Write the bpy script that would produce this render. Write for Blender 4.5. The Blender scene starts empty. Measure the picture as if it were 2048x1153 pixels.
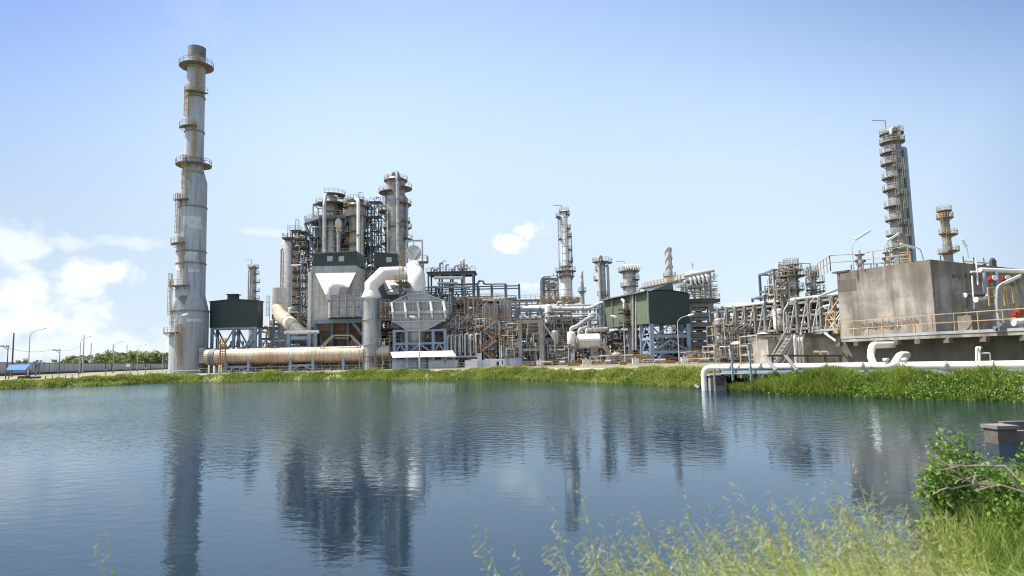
import bpy, math, random
import numpy as np
from math import sin, cos, pi, radians, sqrt
from mathutils import Vector, Matrix

# ---------------------------------------------------------------- camera
scene = bpy.context.scene
F = 1365.0
PITCH = math.atan(143.0 / F)
ROLL = radians(1.26)
EYE = Vector((0, 0, 1.5))
RM = Matrix.Rotation(pi / 2 + PITCH, 3, 'X') @ Matrix.Rotation(-ROLL, 3, 'Z')
cam_d = bpy.data.cameras.new("camera")
cam_d.sensor_width = 36.0
cam_d.lens = 36.0 * F / 2048.0
cam_d.clip_start = 0.1
cam_d.clip_end = 20000
cam_d.dof.use_dof = True
cam_d.dof.focus_distance = 120
cam_d.dof.aperture_fstop = 2.0
cam = bpy.data.objects.new("camera", cam_d)
scene.collection.objects.link(cam)
cam.matrix_world = Matrix.Translation(EYE) @ RM.to_4x4()
scene.camera = cam

def D(px, py):
    return RM @ Vector(((px - 1024) / F, (576.5 - py) / F, -1))
def P(px, py, Y):
    d = D(px, py)
    return EYE + d * (Y / d.y)
def G(px, py, z=0.0):                       # where the ray meets the level z
    d = D(px, py)
    return EYE + d * ((z - EYE.z) / d.z)

# ---------------------------------------------------------------- sky and sun
SUN_AZ, SUN_EL = radians(-90), radians(58)      # azimuth from +Y, clockwise
w = bpy.data.worlds.new("World"); scene.world = w; w.use_nodes = True
nt = w.node_tree; nt.nodes.clear(); N = nt.nodes.new; L = nt.links.new
out = N('ShaderNodeOutputWorld'); bg = N('ShaderNodeBackground'); L(bg.outputs[0], out.inputs[0])
sky = N('ShaderNodeTexSky'); sky.sky_type = 'NISHITA'; sky.sun_disc = False
sky.sun_elevation = SUN_EL; sky.sun_rotation = SUN_AZ
sky.air_density = 1.0; sky.dust_density = 1.4; sky.ozone_density = 1.9; sky.altitude = 10
bg.inputs['Strength'].default_value = 0.15
def math_n(op, a, b=None, c=None, clamp=False):
    n = N('ShaderNodeMath'); n.operation = op; n.use_clamp = clamp
    for i, v in enumerate((a, b, c)):
        if v is None: continue
        if isinstance(v, (int, float)): n.inputs[i].default_value = v
        else: L(v, n.inputs[i])
    return n.outputs[0]
def vmul(v, s):
    n = N('ShaderNodeMix'); n.data_type = 'RGBA'; n.blend_type = 'MULTIPLY'; n.inputs[0].default_value = 1
    L(v, n.inputs[6]); n.inputs[7].default_value = (*s, 1); return n.outputs[2]
tc = N('ShaderNodeTexCoord'); sep = N('ShaderNodeSeparateXYZ'); L(tc.outputs['Generated'], sep.inputs[0])
az = math_n('ARCTAN2', sep.outputs[0], sep.outputs[1]); el = math_n('ARCSINE', sep.outputs[2])
nz = N('ShaderNodeTexNoise'); nz.inputs['Scale'].default_value = 22; nz.inputs['Detail'].default_value = 9
nz.inputs['Roughness'].default_value = 0.62; nz.inputs['Distortion'].default_value = 0.25
L(tc.outputs['Generated'], nz.inputs['Vector'])
noise = math_n('SUBTRACT', nz.outputs['Fac'], 0.5)
# (px, py, half width, half height, strength) of each cloud
CLOUDS = [(14, 482, 70, 38, .85), (135, 483, 42, 18, .6), (262, 484, 60, 16, .5), (190, 545, 74, 27, .95),
          (160, 575, 42, 20, .7), (20, 585, 62, 50, .85), (70, 640, 120, 42, .75), (160, 695, 260, 34, .5),
          (1018, 482, 44, 22, 1.0), (1050, 462, 34, 20, .9), (1488, 610, 40, 10, .5), (1060, 572, 50, 12, .5), (530, 465, 60, 9, .3), (395, 40, 60, 70, .15)]
total = None
for (cx, cy, hw, hh, st) in CLOUDS:
    d = D(cx, cy).normalized(); a0 = math.atan2(d.x, d.y); e0 = math.asin(d.z)
    sa, se = hw / F, hh / F
    u = math_n('DIVIDE', math_n('SUBTRACT', az, a0), sa); v = math_n('DIVIDE', math_n('SUBTRACT', el, e0), se)
    q = math_n('SQRT', math_n('ADD', math_n('MULTIPLY', u, u), math_n('MULTIPLY', v, v)))
    q = math_n('ADD', q, math_n('MULTIPLY', noise, 3.2))
    mr = N('ShaderNodeMapRange'); mr.interpolation_type = 'SMOOTHSTEP'
    L(q, mr.inputs[0]); mr.inputs[1].default_value = 1.15; mr.inputs[2].default_value = 0.25
    mr.inputs[3].default_value = 0; mr.inputs[4].default_value = st
    total = mr.outputs[0] if total is None else math_n('MAXIMUM', total, mr.outputs[0])
# thin white veil towards the horizon, thicker on the left where the photograph has it
veil = N('ShaderNodeMapRange'); veil.interpolation_type = 'SMOOTHERSTEP'
L(el, veil.inputs[0]); veil.inputs[1].default_value = radians(30); veil.inputs[2].default_value = radians(6)
veil.inputs[3].default_value = 0; veil.inputs[4].default_value = 0.92
va = N('ShaderNodeMapRange'); va.interpolation_type = 'SMOOTHSTEP'
L(az, va.inputs[0]); va.inputs[1].default_value = radians(48); va.inputs[2].default_value = radians(-25)
va.inputs[3].default_value = 0.88; va.inputs[4].default_value = 1.0
veilf = math_n('MULTIPLY', veil.outputs[0], va.outputs[0])
SKYTINT = (1.36, 1.19, 1.07)
base = vmul(sky.outputs[0], SKYTINT)
m1 = N('ShaderNodeMix'); m1.data_type = 'RGBA'; L(veilf, m1.inputs[0]); L(base, m1.inputs[6]); m1.inputs[7].default_value = (2.5, 3.05, 3.6, 1)
m2 = N('ShaderNodeMix'); m2.data_type = 'RGBA'; L(total, m2.inputs[0]); L(m1.outputs[2], m2.inputs[6]); m2.inputs[7].default_value = (4.3, 4.4, 4.5, 1)
# sky deepens overhead and to the right, the lens vignette put into its colour
dd_ = math_n('SQRT', math_n('ADD', math_n('POWER', math_n('DIVIDE', math_n('SUBTRACT', az, radians(3)), radians(42)), 2.0), math_n('POWER', math_n('DIVIDE', math_n('SUBTRACT', el, radians(5)), radians(40)), 2.0)))
dp = N('ShaderNodeMapRange'); dp.interpolation_type = 'SMOOTHSTEP'; L(dd_, dp.inputs[0]); dp.inputs[1].default_value = .42; dp.inputs[2].default_value = 1.22
m3 = N('ShaderNodeMix'); m3.data_type = 'RGBA'; 
ka = N('ShaderNodeMapRange'); ka.interpolation_type = 'SMOOTHSTEP'; L(az, ka.inputs[0]); ka.inputs[1].default_value = radians(-100); ka.inputs[2].default_value = radians(-50)
kb = N('ShaderNodeMapRange'); kb.interpolation_type = 'SMOOTHSTEP'; L(az, kb.inputs[0]); kb.inputs[1].default_value = radians(150); kb.inputs[2].default_value = radians(95)
kr = N('ShaderNodeMapRange'); kr.interpolation_type = 'SMOOTHSTEP'; L(az, kr.inputs[0]); kr.inputs[1].default_value = radians(20); kr.inputs[2].default_value = radians(44); kr.inputs[4].default_value = .95
ke = N('ShaderNodeMapRange'); ke.interpolation_type = 'SMOOTHSTEP'; L(el, ke.inputs[0]); ke.inputs[1].default_value = radians(-2); ke.inputs[2].default_value = radians(27)
L(math_n('MULTIPLY', math_n('MULTIPLY', dp.outputs[0], math_n('MAXIMUM', ke.outputs[0], kr.outputs[0])), math_n('MULTIPLY', ka.outputs[0], kb.outputs[0])), m3.inputs[0]); m3.inputs[6].default_value = (1, 1, 1, 1); m3.inputs[7].default_value = (.34, .44, .62, 1)
m4 = N('ShaderNodeMix'); m4.data_type = 'RGBA'; m4.blend_type = 'MULTIPLY'; m4.inputs[0].default_value = 1; L(m2.outputs[2], m4.inputs[6]); L(m3.outputs[2], m4.inputs[7])
L(m4.outputs[2], bg.inputs['Color'])

sd = bpy.data.lights.new("sun", 'SUN'); sd.energy = 4.9; sd.angle = radians(0.5); sd.color = (1.0, 0.945, 0.86)
sun = bpy.data.objects.new("sun", sd); scene.collection.objects.link(sun)
to_sun = Vector((sin(SUN_AZ) * cos(SUN_EL), cos(SUN_AZ) * cos(SUN_EL), sin(SUN_EL)))
sun.rotation_euler = to_sun.to_track_quat('Z', 'Y').to_euler(); sun.location = (-60, 20, 120)
vs = scene.view_settings; vs.view_transform = 'Standard'; vs.look = 'None'; vs.gamma = 1; vs.exposure = 0.82
scene.cycles.use_denoising = True; scene.cycles.filter_width = 1.15
scene.cycles.max_bounces = 5; scene.cycles.diffuse_bounces = 2; scene.cycles.glossy_bounces = 3
scene.cycles.transmission_bounces = 2; scene.cycles.caustics_reflective = False; scene.cycles.caustics_refractive = False

# ---------------------------------------------------------------- materials
def mat(name, c1, c2=None, scale=1.0, rough=0.6, metal=0.0, streak=None, streak_amt=0.5, stretch=(1, 1, 1), bump=0.0,
        panel=None, lo=0.35, hi=0.65, rust=None, rust_amt=0.5, rscale=0.35):
    m = bpy.data.materials.new(name); m.use_nodes = True; t = m.node_tree
    b = t.nodes['Principled BSDF']; b.inputs['Roughness'].default_value = rough; b.inputs['Metallic'].default_value = metal
    n = t.nodes.new; l = t.links.new
    geo = n('ShaderNodeNewGeometry')
    def noise_(sc, st, det=5):
        mp = n('ShaderNodeMapping'); mp.inputs['Scale'].default_value = st; l(geo.outputs['Position'], mp.inputs[0])
        x = n('ShaderNodeTexNoise'); x.inputs['Scale'].default_value = sc; x.inputs['Detail'].default_value = det
        x.inputs['Roughness'].default_value = 0.6
        l(mp.outputs[0], x.inputs['Vector']); return x.outputs['Fac']
    def rng(v, a, bb, o=0.0, p=1.0):
        r = n('ShaderNodeMapRange'); l(v, r.inputs[0]); r.inputs[1].default_value = a; r.inputs[2].default_value = bb
        r.inputs[3].default_value = o; r.inputs[4].default_value = p; return r.outputs[0]
    def mix(f, a, bb, bt='MIX'):
        x = n('ShaderNodeMix'); x.data_type = 'RGBA'; x.blend_type = bt
        if isinstance(f, float): x.inputs[0].default_value = f
        else: l(f, x.inputs[0])
        for i, v in ((6, a), (7, bb)):
            if isinstance(v, tuple): x.inputs[i].default_value = (*v, 1)
            else: l(v, x.inputs[i])
        return x.outputs[2]
    col = mix(rng(noise_(scale, stretch), lo, hi), c1, c2 or tuple(x * 0.8 for x in c1))
    if streak:
        f = rng(noise_(1.6, (1, 1, 0.07), 6), 0.5, 0.72, 0, streak_amt)
        col = mix(f, col, streak)
    if rust:
        f = rng(noise_(rscale, (1, 1, 0.5), 8), 0.5, 0.66, 0, rust_amt)
        col = mix(f, col, rust)
    if panel:                                   # sheet joints: thin darker lines at a real spacing
        pz, ph, pc = panel
        sp = n('ShaderNodeSeparateXYZ'); l(geo.outputs['Position'], sp.inputs[0])
        def line(v, step, wd):
            a = n('ShaderNodeMath'); a.operation = 'DIVIDE'; l(v, a.inputs[0]); a.inputs[1].default_value = step
            fr = n('ShaderNodeMath'); fr.operation = 'FRACT'; l(a.outputs[0], fr.inputs[0])
            c = n('ShaderNodeMath'); c.operation = 'LESS_THAN'; l(fr.outputs[0], c.inputs[0]); c.inputs[1].default_value = wd / step
            return c.outputs[0]
        if ph: 
            ad = n('ShaderNodeMath'); ad.operation = 'ADD'; l(sp.outputs[0], ad.inputs[0]); l(sp.outputs[1], ad.inputs[1])
            k = n('ShaderNodeMath'); k.operation = 'MULTIPLY'; l(line(ad.outputs[0], ph, ph * .14), k.inputs[0]); k.inputs[1].default_value = pc
            col = mix(k.outputs[0], col, tuple(x * 0.35 for x in c1))
        if pz:
            k = n('ShaderNodeMath'); k.operation = 'MULTIPLY'; l(line(sp.outputs[2], pz, 0.1), k.inputs[0]); k.inputs[1].default_value = pc
            col = mix(k.outputs[0], col, tuple(x * 0.35 for x in c1))
    l(col, b.inputs['Base Color'])
    if bump:
        bp = n('ShaderNodeBump'); bp.inputs['Strength'].default_value = bump; bp.inputs['Distance'].default_value = 0.05
        l(noise_(scale * 4, stretch), bp.inputs['Height']); l(bp.outputs[0], b.inputs['Normal'])
    return m
RUST = (0.22, 0.10, 0.04)
M = {
 'stack': mat('stack_steel', (0.42, 0.47, 0.53), (0.33, 0.37, 0.42), .12, .55, .0, streak=(0.19, 0.13, 0.08), streak_amt=.75, rust=(0.31, 0.29, 0.25), rust_amt=.65, rscale=.1),
 'patch': mat('patch_paint', (0.60, 0.63, 0.66), (0.46, 0.48, 0.51), .8, streak=(0.3, 0.3, 0.3), streak_amt=.8),
 'soot': mat('sooty_steel', (0.13, 0.13, 0.13), (0.2, 0.2, 0.2), .5),
 'galv': mat('galvanised_sheet', (0.44, 0.44, 0.43), (0.32, 0.31, 0.29), .7, .42, .35, streak=(0.2, 0.17, 0.13), streak_amt=.5),
 'clad': mat('insulation_cladding', (0.45, 0.45, 0.42), (0.28, 0.27, 0.25), .5, .45, .3, streak=(0.17, 0.13, 0.08), streak_amt=.5, panel=(1.3, 0, .35)),
 'cladd': mat('dull_grey_green_cladding', (0.24, 0.26, 0.26), (0.15, 0.16, 0.16), .6, .5, .2, streak=(0.15, 0.12, 0.08), streak_amt=.5, panel=(1.3, 0, .35)),
 'silver': mat('silver_cladding', (0.54, 0.53, 0.50), (0.38, 0.37, 0.34), .8, .4, .3, panel=(1.2, 0, .25)),
 'white': mat('white_paint', (0.78, 0.77, 0.73), (0.66, 0.65, 0.60), .5, .5, streak=(0.5, 0.42, 0.3), streak_amt=.25),
 'cream': mat('cream_duct', (0.68, 0.60, 0.45), (0.54, 0.47, 0.34), .35, .36, streak=(0.34, 0.24, 0.13), streak_amt=.5, rust=(0.30, 0.17, 0.07), rust_amt=.6, rscale=.2),
 'panelw': mat('weathered_panel', (0.62, 0.60, 0.55), (0.50, 0.48, 0.43), .4, .6, streak=(0.33, 0.28, 0.2), streak_amt=.45, panel=(1.5, 1.2, .4)),
 'panelg': mat('grey_panel', (0.40, 0.41, 0.42), (0.31, 0.31, 0.31), .4, .55, streak=(0.25, 0.19, 0.13), streak_amt=.45, panel=(1.7, 2.2, .35)),
 'rustp': mat('rusty_plate', (0.30, 0.20, 0.11), (0.19, 0.12, 0.07), .5, .8, streak=(0.12, 0.07, 0.04), streak_amt=.6, panel=(2.4, 2.4, .35)),
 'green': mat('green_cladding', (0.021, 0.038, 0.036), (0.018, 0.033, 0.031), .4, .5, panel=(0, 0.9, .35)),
 'greenlit': mat('green_cladding_sunlit', (0.115, 0.150, 0.095), (0.10, 0.13, 0.085), .4, .6, panel=(0.9, 0, .25)),  # same green cladding made paler, sunlight on the side wall put into its colour
 'bluesteel': mat('blue_steel', (0.12, 0.18, 0.24), (0.09, 0.13, 0.17), .5, .5, rust=RUST, rust_amt=.35),
 'palesteel': mat('pale_blue_steel', (0.27, 0.34, 0.42), (0.2, 0.26, 0.33), .5, .5, rust=(.2, .15, .1), rust_amt=.3),
 'grey': mat('grey_steel', (0.44, 0.43, 0.40), (0.30, 0.29, 0.27), .8, .5, rust=RUST, rust_amt=.5),
 'concd': mat('dark_concrete', (0.22, 0.205, 0.18), (0.13, 0.12, 0.11), .6, .9, streak=(0.08, 0.07, 0.06), streak_amt=.5),
 'dark': mat('dark_steel', (0.055, 0.055, 0.055), (0.09, 0.075, 0.06), .8, .7),
 'yellow': mat('ochre_rail_paint', (0.50, 0.37, 0.19), (0.36, 0.25, 0.12), .8, .6, rust=RUST, rust_amt=.5, rscale=.8),
 'orange': mat('orange_rust_paint', (0.52, 0.24, 0.06), (0.33, 0.15, 0.06), .8, .7),
 'redbrown': mat('red_oxide', (0.22, 0.085, 0.045), (0.13, 0.06, 0.04), .6, .8),
 'conc': mat('concrete_frame', (0.37, 0.34, 0.30), (0.25, 0.23, 0.2), .5, .9, streak=(0.13, 0.12, 0.1), streak_amt=.4, bump=.2),
 'grating': mat('grating', (0.12, 0.115, 0.11), (0.17, 0.14, 0.10), 1.0, .8),
 'pole': mat('pole_grey', (0.42, 0.45, 0.47), None, 1, .45, .2),
 'woodpole': mat('utility_pole', (0.10, 0.085, 0.07), (0.14, 0.12, 0.1), 1, .9),
 'lens': mat('lamp_cover', (0.8, 0.8, 0.76), None, 1, .3),
 'roofw': mat('white_roof_sheet', (0.82, 0.82, 0.82), (0.75, 0.75, 0.75), .5, .4),
 'cabin': mat('cabin_wall', (0.50, 0.53, 0.56), (0.42, 0.45, 0.49), .5, .5, streak=(.3, .28, .25), streak_amt=.3),
 'cabinb': mat('blue_cabin_panel', (0.25, 0.34, 0.48), (0.2, 0.28, 0.4), .5, .5),
 'tarp': mat('blue_tarp', (0.06, 0.18, 0.62), (0.05, 0.14, 0.5), .6, .5),
 'red': mat('red_paint', (0.30, 0.03, 0.02), (0.16, 0.025, 0.02), 1, .4),
 'glass': mat('dark_glass', (0.03, 0.04, 0.05), None, 1, .1),
 'sign': mat('blue_sign', (0.04, 0.22, 0.42), None, 1, .4),
 'wall': mat('precast_wall', (0.56, 0.56, 0.55), (0.44, 0.44, 0.43), .3, .9, streak=(0.2, 0.2, 0.19), streak_amt=.5),
 'bark': mat('bark', (0.12, 0.09, 0.06), (0.08, 0.06, 0.04), 3, .9),
 'twig': mat('pale_twig', (0.42, 0.34, 0.25), (0.3, 0.23, 0.16), 6, .8),
}
def duct_weather():
    m = M['cream']; t = m.node_tree; n = t.nodes.new; l = t.links.new; b = t.nodes['Principled BSDF']; src = b.inputs['Base Color'].links[0].from_socket
    g_ = n('ShaderNodeNewGeometry'); sp = n('ShaderNodeSeparateXYZ'); l(g_.outputs['Position'], sp.inputs[0]); x = n('ShaderNodeTexNoise'); x.inputs['Scale'].default_value = .9; x.inputs['Detail'].default_value = 6
    mp = n('ShaderNodeMapping'); mp.inputs['Scale'].default_value = (2.2, 1, .15); l(g_.outputs['Position'], mp.inputs[0]); l(mp.outputs[0], x.inputs['Vector'])
    a = n('ShaderNodeMath'); a.operation = 'MULTIPLY_ADD'; l(x.outputs['Fac'], a.inputs[0]); a.inputs[1].default_value = 3.2; l(sp.outputs[2], a.inputs[2])
    r = n('ShaderNodeMapRange'); l(a.outputs[0], r.inputs[0]); r.inputs[1].default_value = 5.3; r.inputs[2].default_value = 3.0; r.inputs[3].default_value = 0; r.inputs[4].default_value = .95
    mx = n('ShaderNodeMix'); mx.data_type = 'RGBA'; l(r.outputs[0], mx.inputs[0]); l(src, mx.inputs[6]); mx.inputs[7].default_value = (.27, .13, .045, 1); l(mx.outputs[2], b.inputs['Base Color'])
duct_weather()
def leafmat(name, c1, c2, sc=.6, trans=.3):
    m = bpy.data.materials.new(name); m.use_nodes = True; t = m.node_tree; n = t.nodes.new; l = t.links.new
    b = t.nodes['Principled BSDF']; b.inputs['Roughness'].default_value = .55
    oi = n('ShaderNodeNewGeometry'); x = n('ShaderNodeTexNoise'); x.inputs['Scale'].default_value = sc; x.inputs['Detail'].default_value = 4
    l(oi.outputs['Position'], x.inputs['Vector'])
    ri = n('ShaderNodeMath'); ri.operation = 'MULTIPLY_ADD'; l(oi.outputs['Random Per Island'], ri.inputs[0]); ri.inputs[1].default_value = .5; l(x.outputs['Fac'], ri.inputs[2])
    r = n('ShaderNodeMapRange'); l(ri.outputs[0], r.inputs[0]); r.inputs[1].default_value = .45; r.inputs[2].default_value = 1.05
    mx = n('ShaderNodeMix'); mx.data_type = 'RGBA'; l(r.outputs[0], mx.inputs[0]); mx.inputs[6].default_value = (*c1, 1); mx.inputs[7].default_value = (*c2, 1)
    l(mx.outputs[2], b.inputs['Base Color'])
    tr = n('ShaderNodeBsdfTranslucent'); l(mx.outputs[2], tr.inputs['Color'])
    ms = n('ShaderNodeMixShader'); ms.inputs[0].default_value = trans; l(b.outputs[0], ms.inputs[1]); l(tr.outputs[0], ms.inputs[2])
    l(ms.outputs[0], t.nodes['Material Output'].inputs[0]); return m
M['bankgrass'] = leafmat('bank_grass', (0.06, 0.13, 0.016), (0.31, 0.38, 0.065), .35, .4)
M['farbankgrass'] = leafmat('far_bank_grass', (0.10, 0.17, 0.025), (0.42, 0.46, 0.10), .3, .4)
M['tallgrass'] = leafmat('tall_grass', (0.30, 0.42, 0.07), (0.62, 0.68, 0.22), 2.0, .4)
M['seed'] = leafmat('seed_heads', (0.30, 0.34, 0.12), (0.52, 0.50, 0.24), 3.0, .4)
M['leaf'] = leafmat('shrub_leaf', (0.04, 0.12, 0.012), (0.20, 0.34, 0.04), 3.0, .35)
M['crown1'] = leafmat('tree_leaf_bright', (0.13, 0.19, 0.05), (0.26, 0.32, 0.11), .15, .25)
M['crown2'] = leafmat('tree_leaf_dark', (0.08, 0.12, 0.06), (0.16, 0.20, 0.10), .15, .25)

# ---------------------------------------------------------------- mesh builder
ORG = {}
def unit(v):
    l = sqrt(v[0] * v[0] + v[1] * v[1] + v[2] * v[2]) or 1.0
    return (v[0] / l, v[1] / l, v[2] / l)
class MB:
    def __init__(s): s.v = []; s.f = []
    def box(s, x0, x1, y0, y1, z0, z1):
        n = len(s.v)
        s.v += [(x0, y0, z0), (x1, y0, z0), (x1, y1, z0), (x0, y1, z0), (x0, y0, z1), (x1, y0, z1), (x1, y1, z1), (x0, y1, z1)]
        s.f += [(n, n + 3, n + 2, n + 1), (n + 4, n + 5, n + 6, n + 7), (n, n + 1, n + 5, n + 4), (n + 1, n + 2, n + 6, n + 5), (n + 2, n + 3, n + 7, n + 6), (n + 3, n, n + 4, n + 7)]
        return s
    def bar(s, p, q, w=.1, h=None):
        h = h or w; p = Vector(p); q = Vector(q); d = q - p
        if d.length < 1e-5: return s
        d.normalize(); up = Vector((0, 0, 1)) if abs(d.z) < .95 else Vector((0, 1, 0))
        a = d.cross(up).normalized() * (w / 2); b = a.cross(d).normalized() * (h / 2); n = len(s.v)
        for c in (p, q):
            s.v += [tuple(c - a - b), tuple(c + a - b), tuple(c + a + b), tuple(c - a + b)]
        s.f += [(n, n + 1, n + 2, n + 3), (n + 7, n + 6, n + 5, n + 4), (n, n + 4, n + 5, n + 1), (n + 1, n + 5, n + 6, n + 2), (n + 2, n + 6, n + 7, n + 3), (n + 3, n + 7, n + 4, n)]
        return s
    def tube(s, pts, r, n=8, fr=0.0, cap=True):
        pts = [Vector(p) for p in pts]
        if fr: pts = fillet(pts, fr)
        if not isinstance(r, (list, tuple)): r = [r] * len(pts)
        k0 = len(s.v); a = None
        for i, p in enumerate(pts):
            if i == 0: d = pts[1] - p
            elif i == len(pts) - 1: d = p - pts[i - 1]
            else: d = (pts[i + 1] - p).normalized() + (p - pts[i - 1]).normalized()
            if d.length < 1e-6: d = Vector((0, 0, 1))
            d.normalize()
            if a is None: a = d.orthogonal().normalized()
            else:
                a = a - d * a.dot(d); a = a.normalized() if a.length > 1e-6 else d.orthogonal().normalized()
            b = d.cross(a); sc = 1.0
            if 0 < i < len(pts) - 1: sc = 1.0 / max(.6, (pts[i + 1] - p).normalized().dot(d))
            for j in range(n):
                t = 2 * pi * j / n
                s.v.append(tuple(p + (a * cos(t) + b * sin(t)) * r[i] * (sc if fr == 0 else 1)))
        for i in range(len(pts) - 1):
            for j in range(n):
                q = k0 + i * n; j2 = (j + 1) % n
                s.f.append((q + j, q + j2, q + n + j2, q + n + j))
        if cap:
            s.f.append(tuple(k0 + n - 1 - j for j in range(n))); q = k0 + (len(pts) - 1) * n; s.f.append(tuple(q + j for j in range(n)))
        return s
    def lathe(s, c, prof, n=24, a0=0.0, a1=2 * pi):
        full = abs(a1 - a0 - 2 * pi) < 1e-6; m = n if full else n + 1; k0 = len(s.v)
        for r, z in prof:
            for j in range(m):
                t = a0 + (a1 - a0) * j / n
                s.v.append((c[0] + r * sin(t), c[1] - r * cos(t), z))
        for i in range(len(prof) - 1):
            for j in range(n):
                q = k0 + i * m; j2 = (j + 1) % m
                s.f.append((q + j, q + j2, q + m + j2, q + m + j))
        return s
    def rect_ring(s, c, r0, r1, z0, z1, a0=0.0, a1=2 * pi, n=24):
        return s.lathe(c, [(r0, z0), (r1, z0), (r1, z1), (r0, z1), (r0, z0)], n, a0, a1)
    def prism(s, poly, y0, y1):            # polygon in XZ (list of (x, z)), pushed along Y
        k = len(s.v); n = len(poly)
        s.v += [(x, y0, z) for x, z in poly] + [(x, y1, z) for x, z in poly]
        s.f.append(tuple(k + i for i in range(n))); s.f.append(tuple(k + 2 * n - 1 - i for i in range(n)))
        for i in range(n):
            j = (i + 1) % n; s.f.append((k + i, k + n + i, k + n + j, k + j))
        return s
    def hexa(s, a, b):                     # two quads (bottom, top), any corners
        k = len(s.v); s.v += [tuple(p) for p in a] + [tuple(p) for p in b]
        s.f += [(k + 3, k + 2, k + 1, k), (k + 4, k + 5, k + 6, k + 7)] + [(k + i, k + (i + 1) % 4, k + 4 + (i + 1) % 4, k + 4 + i) for i in range(4)]
        return s
    def rail(s, pts, h=1.1, w=.07, step=1.8, closed=False):
        pts = [Vector(p) for p in pts]
        if closed: pts.append(pts[0])
        for i in range(len(pts) - 1):
            a, b = pts[i], pts[i + 1]; L_ = (b - a).length; k = max(1, round(L_ / step))
            for j in range(k + (1 if i == len(pts) - 2 else 0)):
                p = a.lerp(b, j / k); s.bar(p, p + Vector((0, 0, h)), w)
            for z in (h, h * .55): s.bar(a + Vector((0, 0, z)), b + Vector((0, 0, z)), w * .9)
        return s
    def ladder(s, p, z1, wdt=.5, cage=True, out=(0, -1), w=.07):
        p = Vector(p); o = Vector((out[0], out[1], 0)).normalized(); sd_ = Vector((-o.y, o.x, 0))
        z0 = p.z; up = Vector((0, 0, z1 - z0))
        for k in (-1, 1):
            q = p + sd_ * (k * wdt / 2); s.bar(q, q + up, w)
        n = max(2, int((z1 - z0) / .45))
        for i in range(n):
            q = p + Vector((0, 0, (i + .5) * (z1 - z0) / n)); s.bar(q - sd_ * wdt / 2, q + sd_ * wdt / 2, w * .7)
        if cage and z1 - z0 > 3:
            c = p + o * .35; zs = z0 + 2.2
            pts = [c + (sd_ * sin(t) + o * cos(t)) * .42 for t in (-1.9, -.95, 0, .95, 1.9)]
            for q in pts: s.bar((q.x, q.y, zs), (q.x, q.y, z1), w * .7)
            m = max(1, int((z1 - zs) / 1.2))
            for i in range(m + 1):
                z = zs + (z1 - zs) * i / m
                for a, b in zip(pts, pts[1:]): s.bar((a.x, a.y, z), (b.x, b.y, z), w * .7)
        return s
    def build(s, name, m, parent=None, label=None, smooth=True, kind=None):
        org = ORG[parent.name] if parent else Vector((0, 0, 0))
        me = bpy.data.meshes.new(name)
        V_ = np.array(s.v, dtype=np.float64) - np.array(org)[None, :]
        me.from_pydata(V_.tolist(), [], s.f); me.update()
        me.materials.append(M[m] if isinstance(m, str) else m)
        if smooth:
            me.polygons.foreach_set('use_smooth', [True] * len(me.polygons)); me.set_sharp_from_angle(angle=radians(38))
        o = bpy.data.objects.new(name, me); scene.collection.objects.link(o)
        if parent: o.parent = parent
        ORG[o.name] = org
        if label: o['label'] = label
        if kind: o['kind'] = kind
        return o
def fillet(pts, fr, k=4):
    out_ = [pts[0]]
    for i in range(1, len(pts) - 1):
        a, p, b = pts[i - 1], pts[i], pts[i + 1]; u = a - p; v = b - p; r = min(fr, u.length * .45, v.length * .45)
        u.normalize(); v.normalize()
        if abs(u.dot(v)) > .995: out_.append(p); continue
        q0 = p + u * r; q1 = p + v * r
        for j in range(k + 1):
            t = j / k; out_.append(q0 * (1 - t) ** 2 + p * 2 * t * (1 - t) + q1 * t ** 2)
    out_.append(pts[-1]); return out_
def thing(name, label, cat, loc=(0, 0, 0), group=None, kind=None):
    o = bpy.data.objects.new(name, None); o.empty_display_size = .5; scene.collection.objects.link(o)
    o.location = loc; ORG[o.name] = Vector(loc); tag(o, label, cat, group, kind); return o
def tag(o, label=None, cat=None, group=None, kind=None):
    if label: o['label'] = label
    if cat: o['category'] = cat
    if group: o['group'] = group
    if kind: o['kind'] = kind
    return o
def solo(mb, name, m, loc, label, cat, group=None, smooth=True):     # a thing that is one mesh, origin at its base
    k = bpy.data.objects.new('tmp', None); ORG['tmp'] = Vector(loc); mb_o = mb.build(name, m, None, smooth=smooth)
    bpy.data.objects.remove(k); mb_o.data.transform(Matrix.Translation(-Vector(loc))); mb_o.location = loc; ORG[mb_o.name] = Vector(loc)
    return tag(mb_o, label, cat, group)
def copy_tree(o, loc=None, rz=None, sc=None, label=None, parent=None):
    c = o.copy(); scene.collection.objects.link(c)
    if parent: c.parent = parent
    for ch in [x for x in KIDS.get(o.name, [])]: copy_tree(ch, parent=c)
    if loc is not None: c.location = loc
    if rz is not None: c.rotation_euler.z = rz
    if sc is not None: c.scale = (sc, sc, sc) if isinstance(sc, (int, float)) else sc
    if label: c['label'] = label
    return c
KIDS = {}
def index_kids(o):
    for ch in list(o.children): KIDS.setdefault(o.name, []).append(ch); index_kids(ch)
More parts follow.
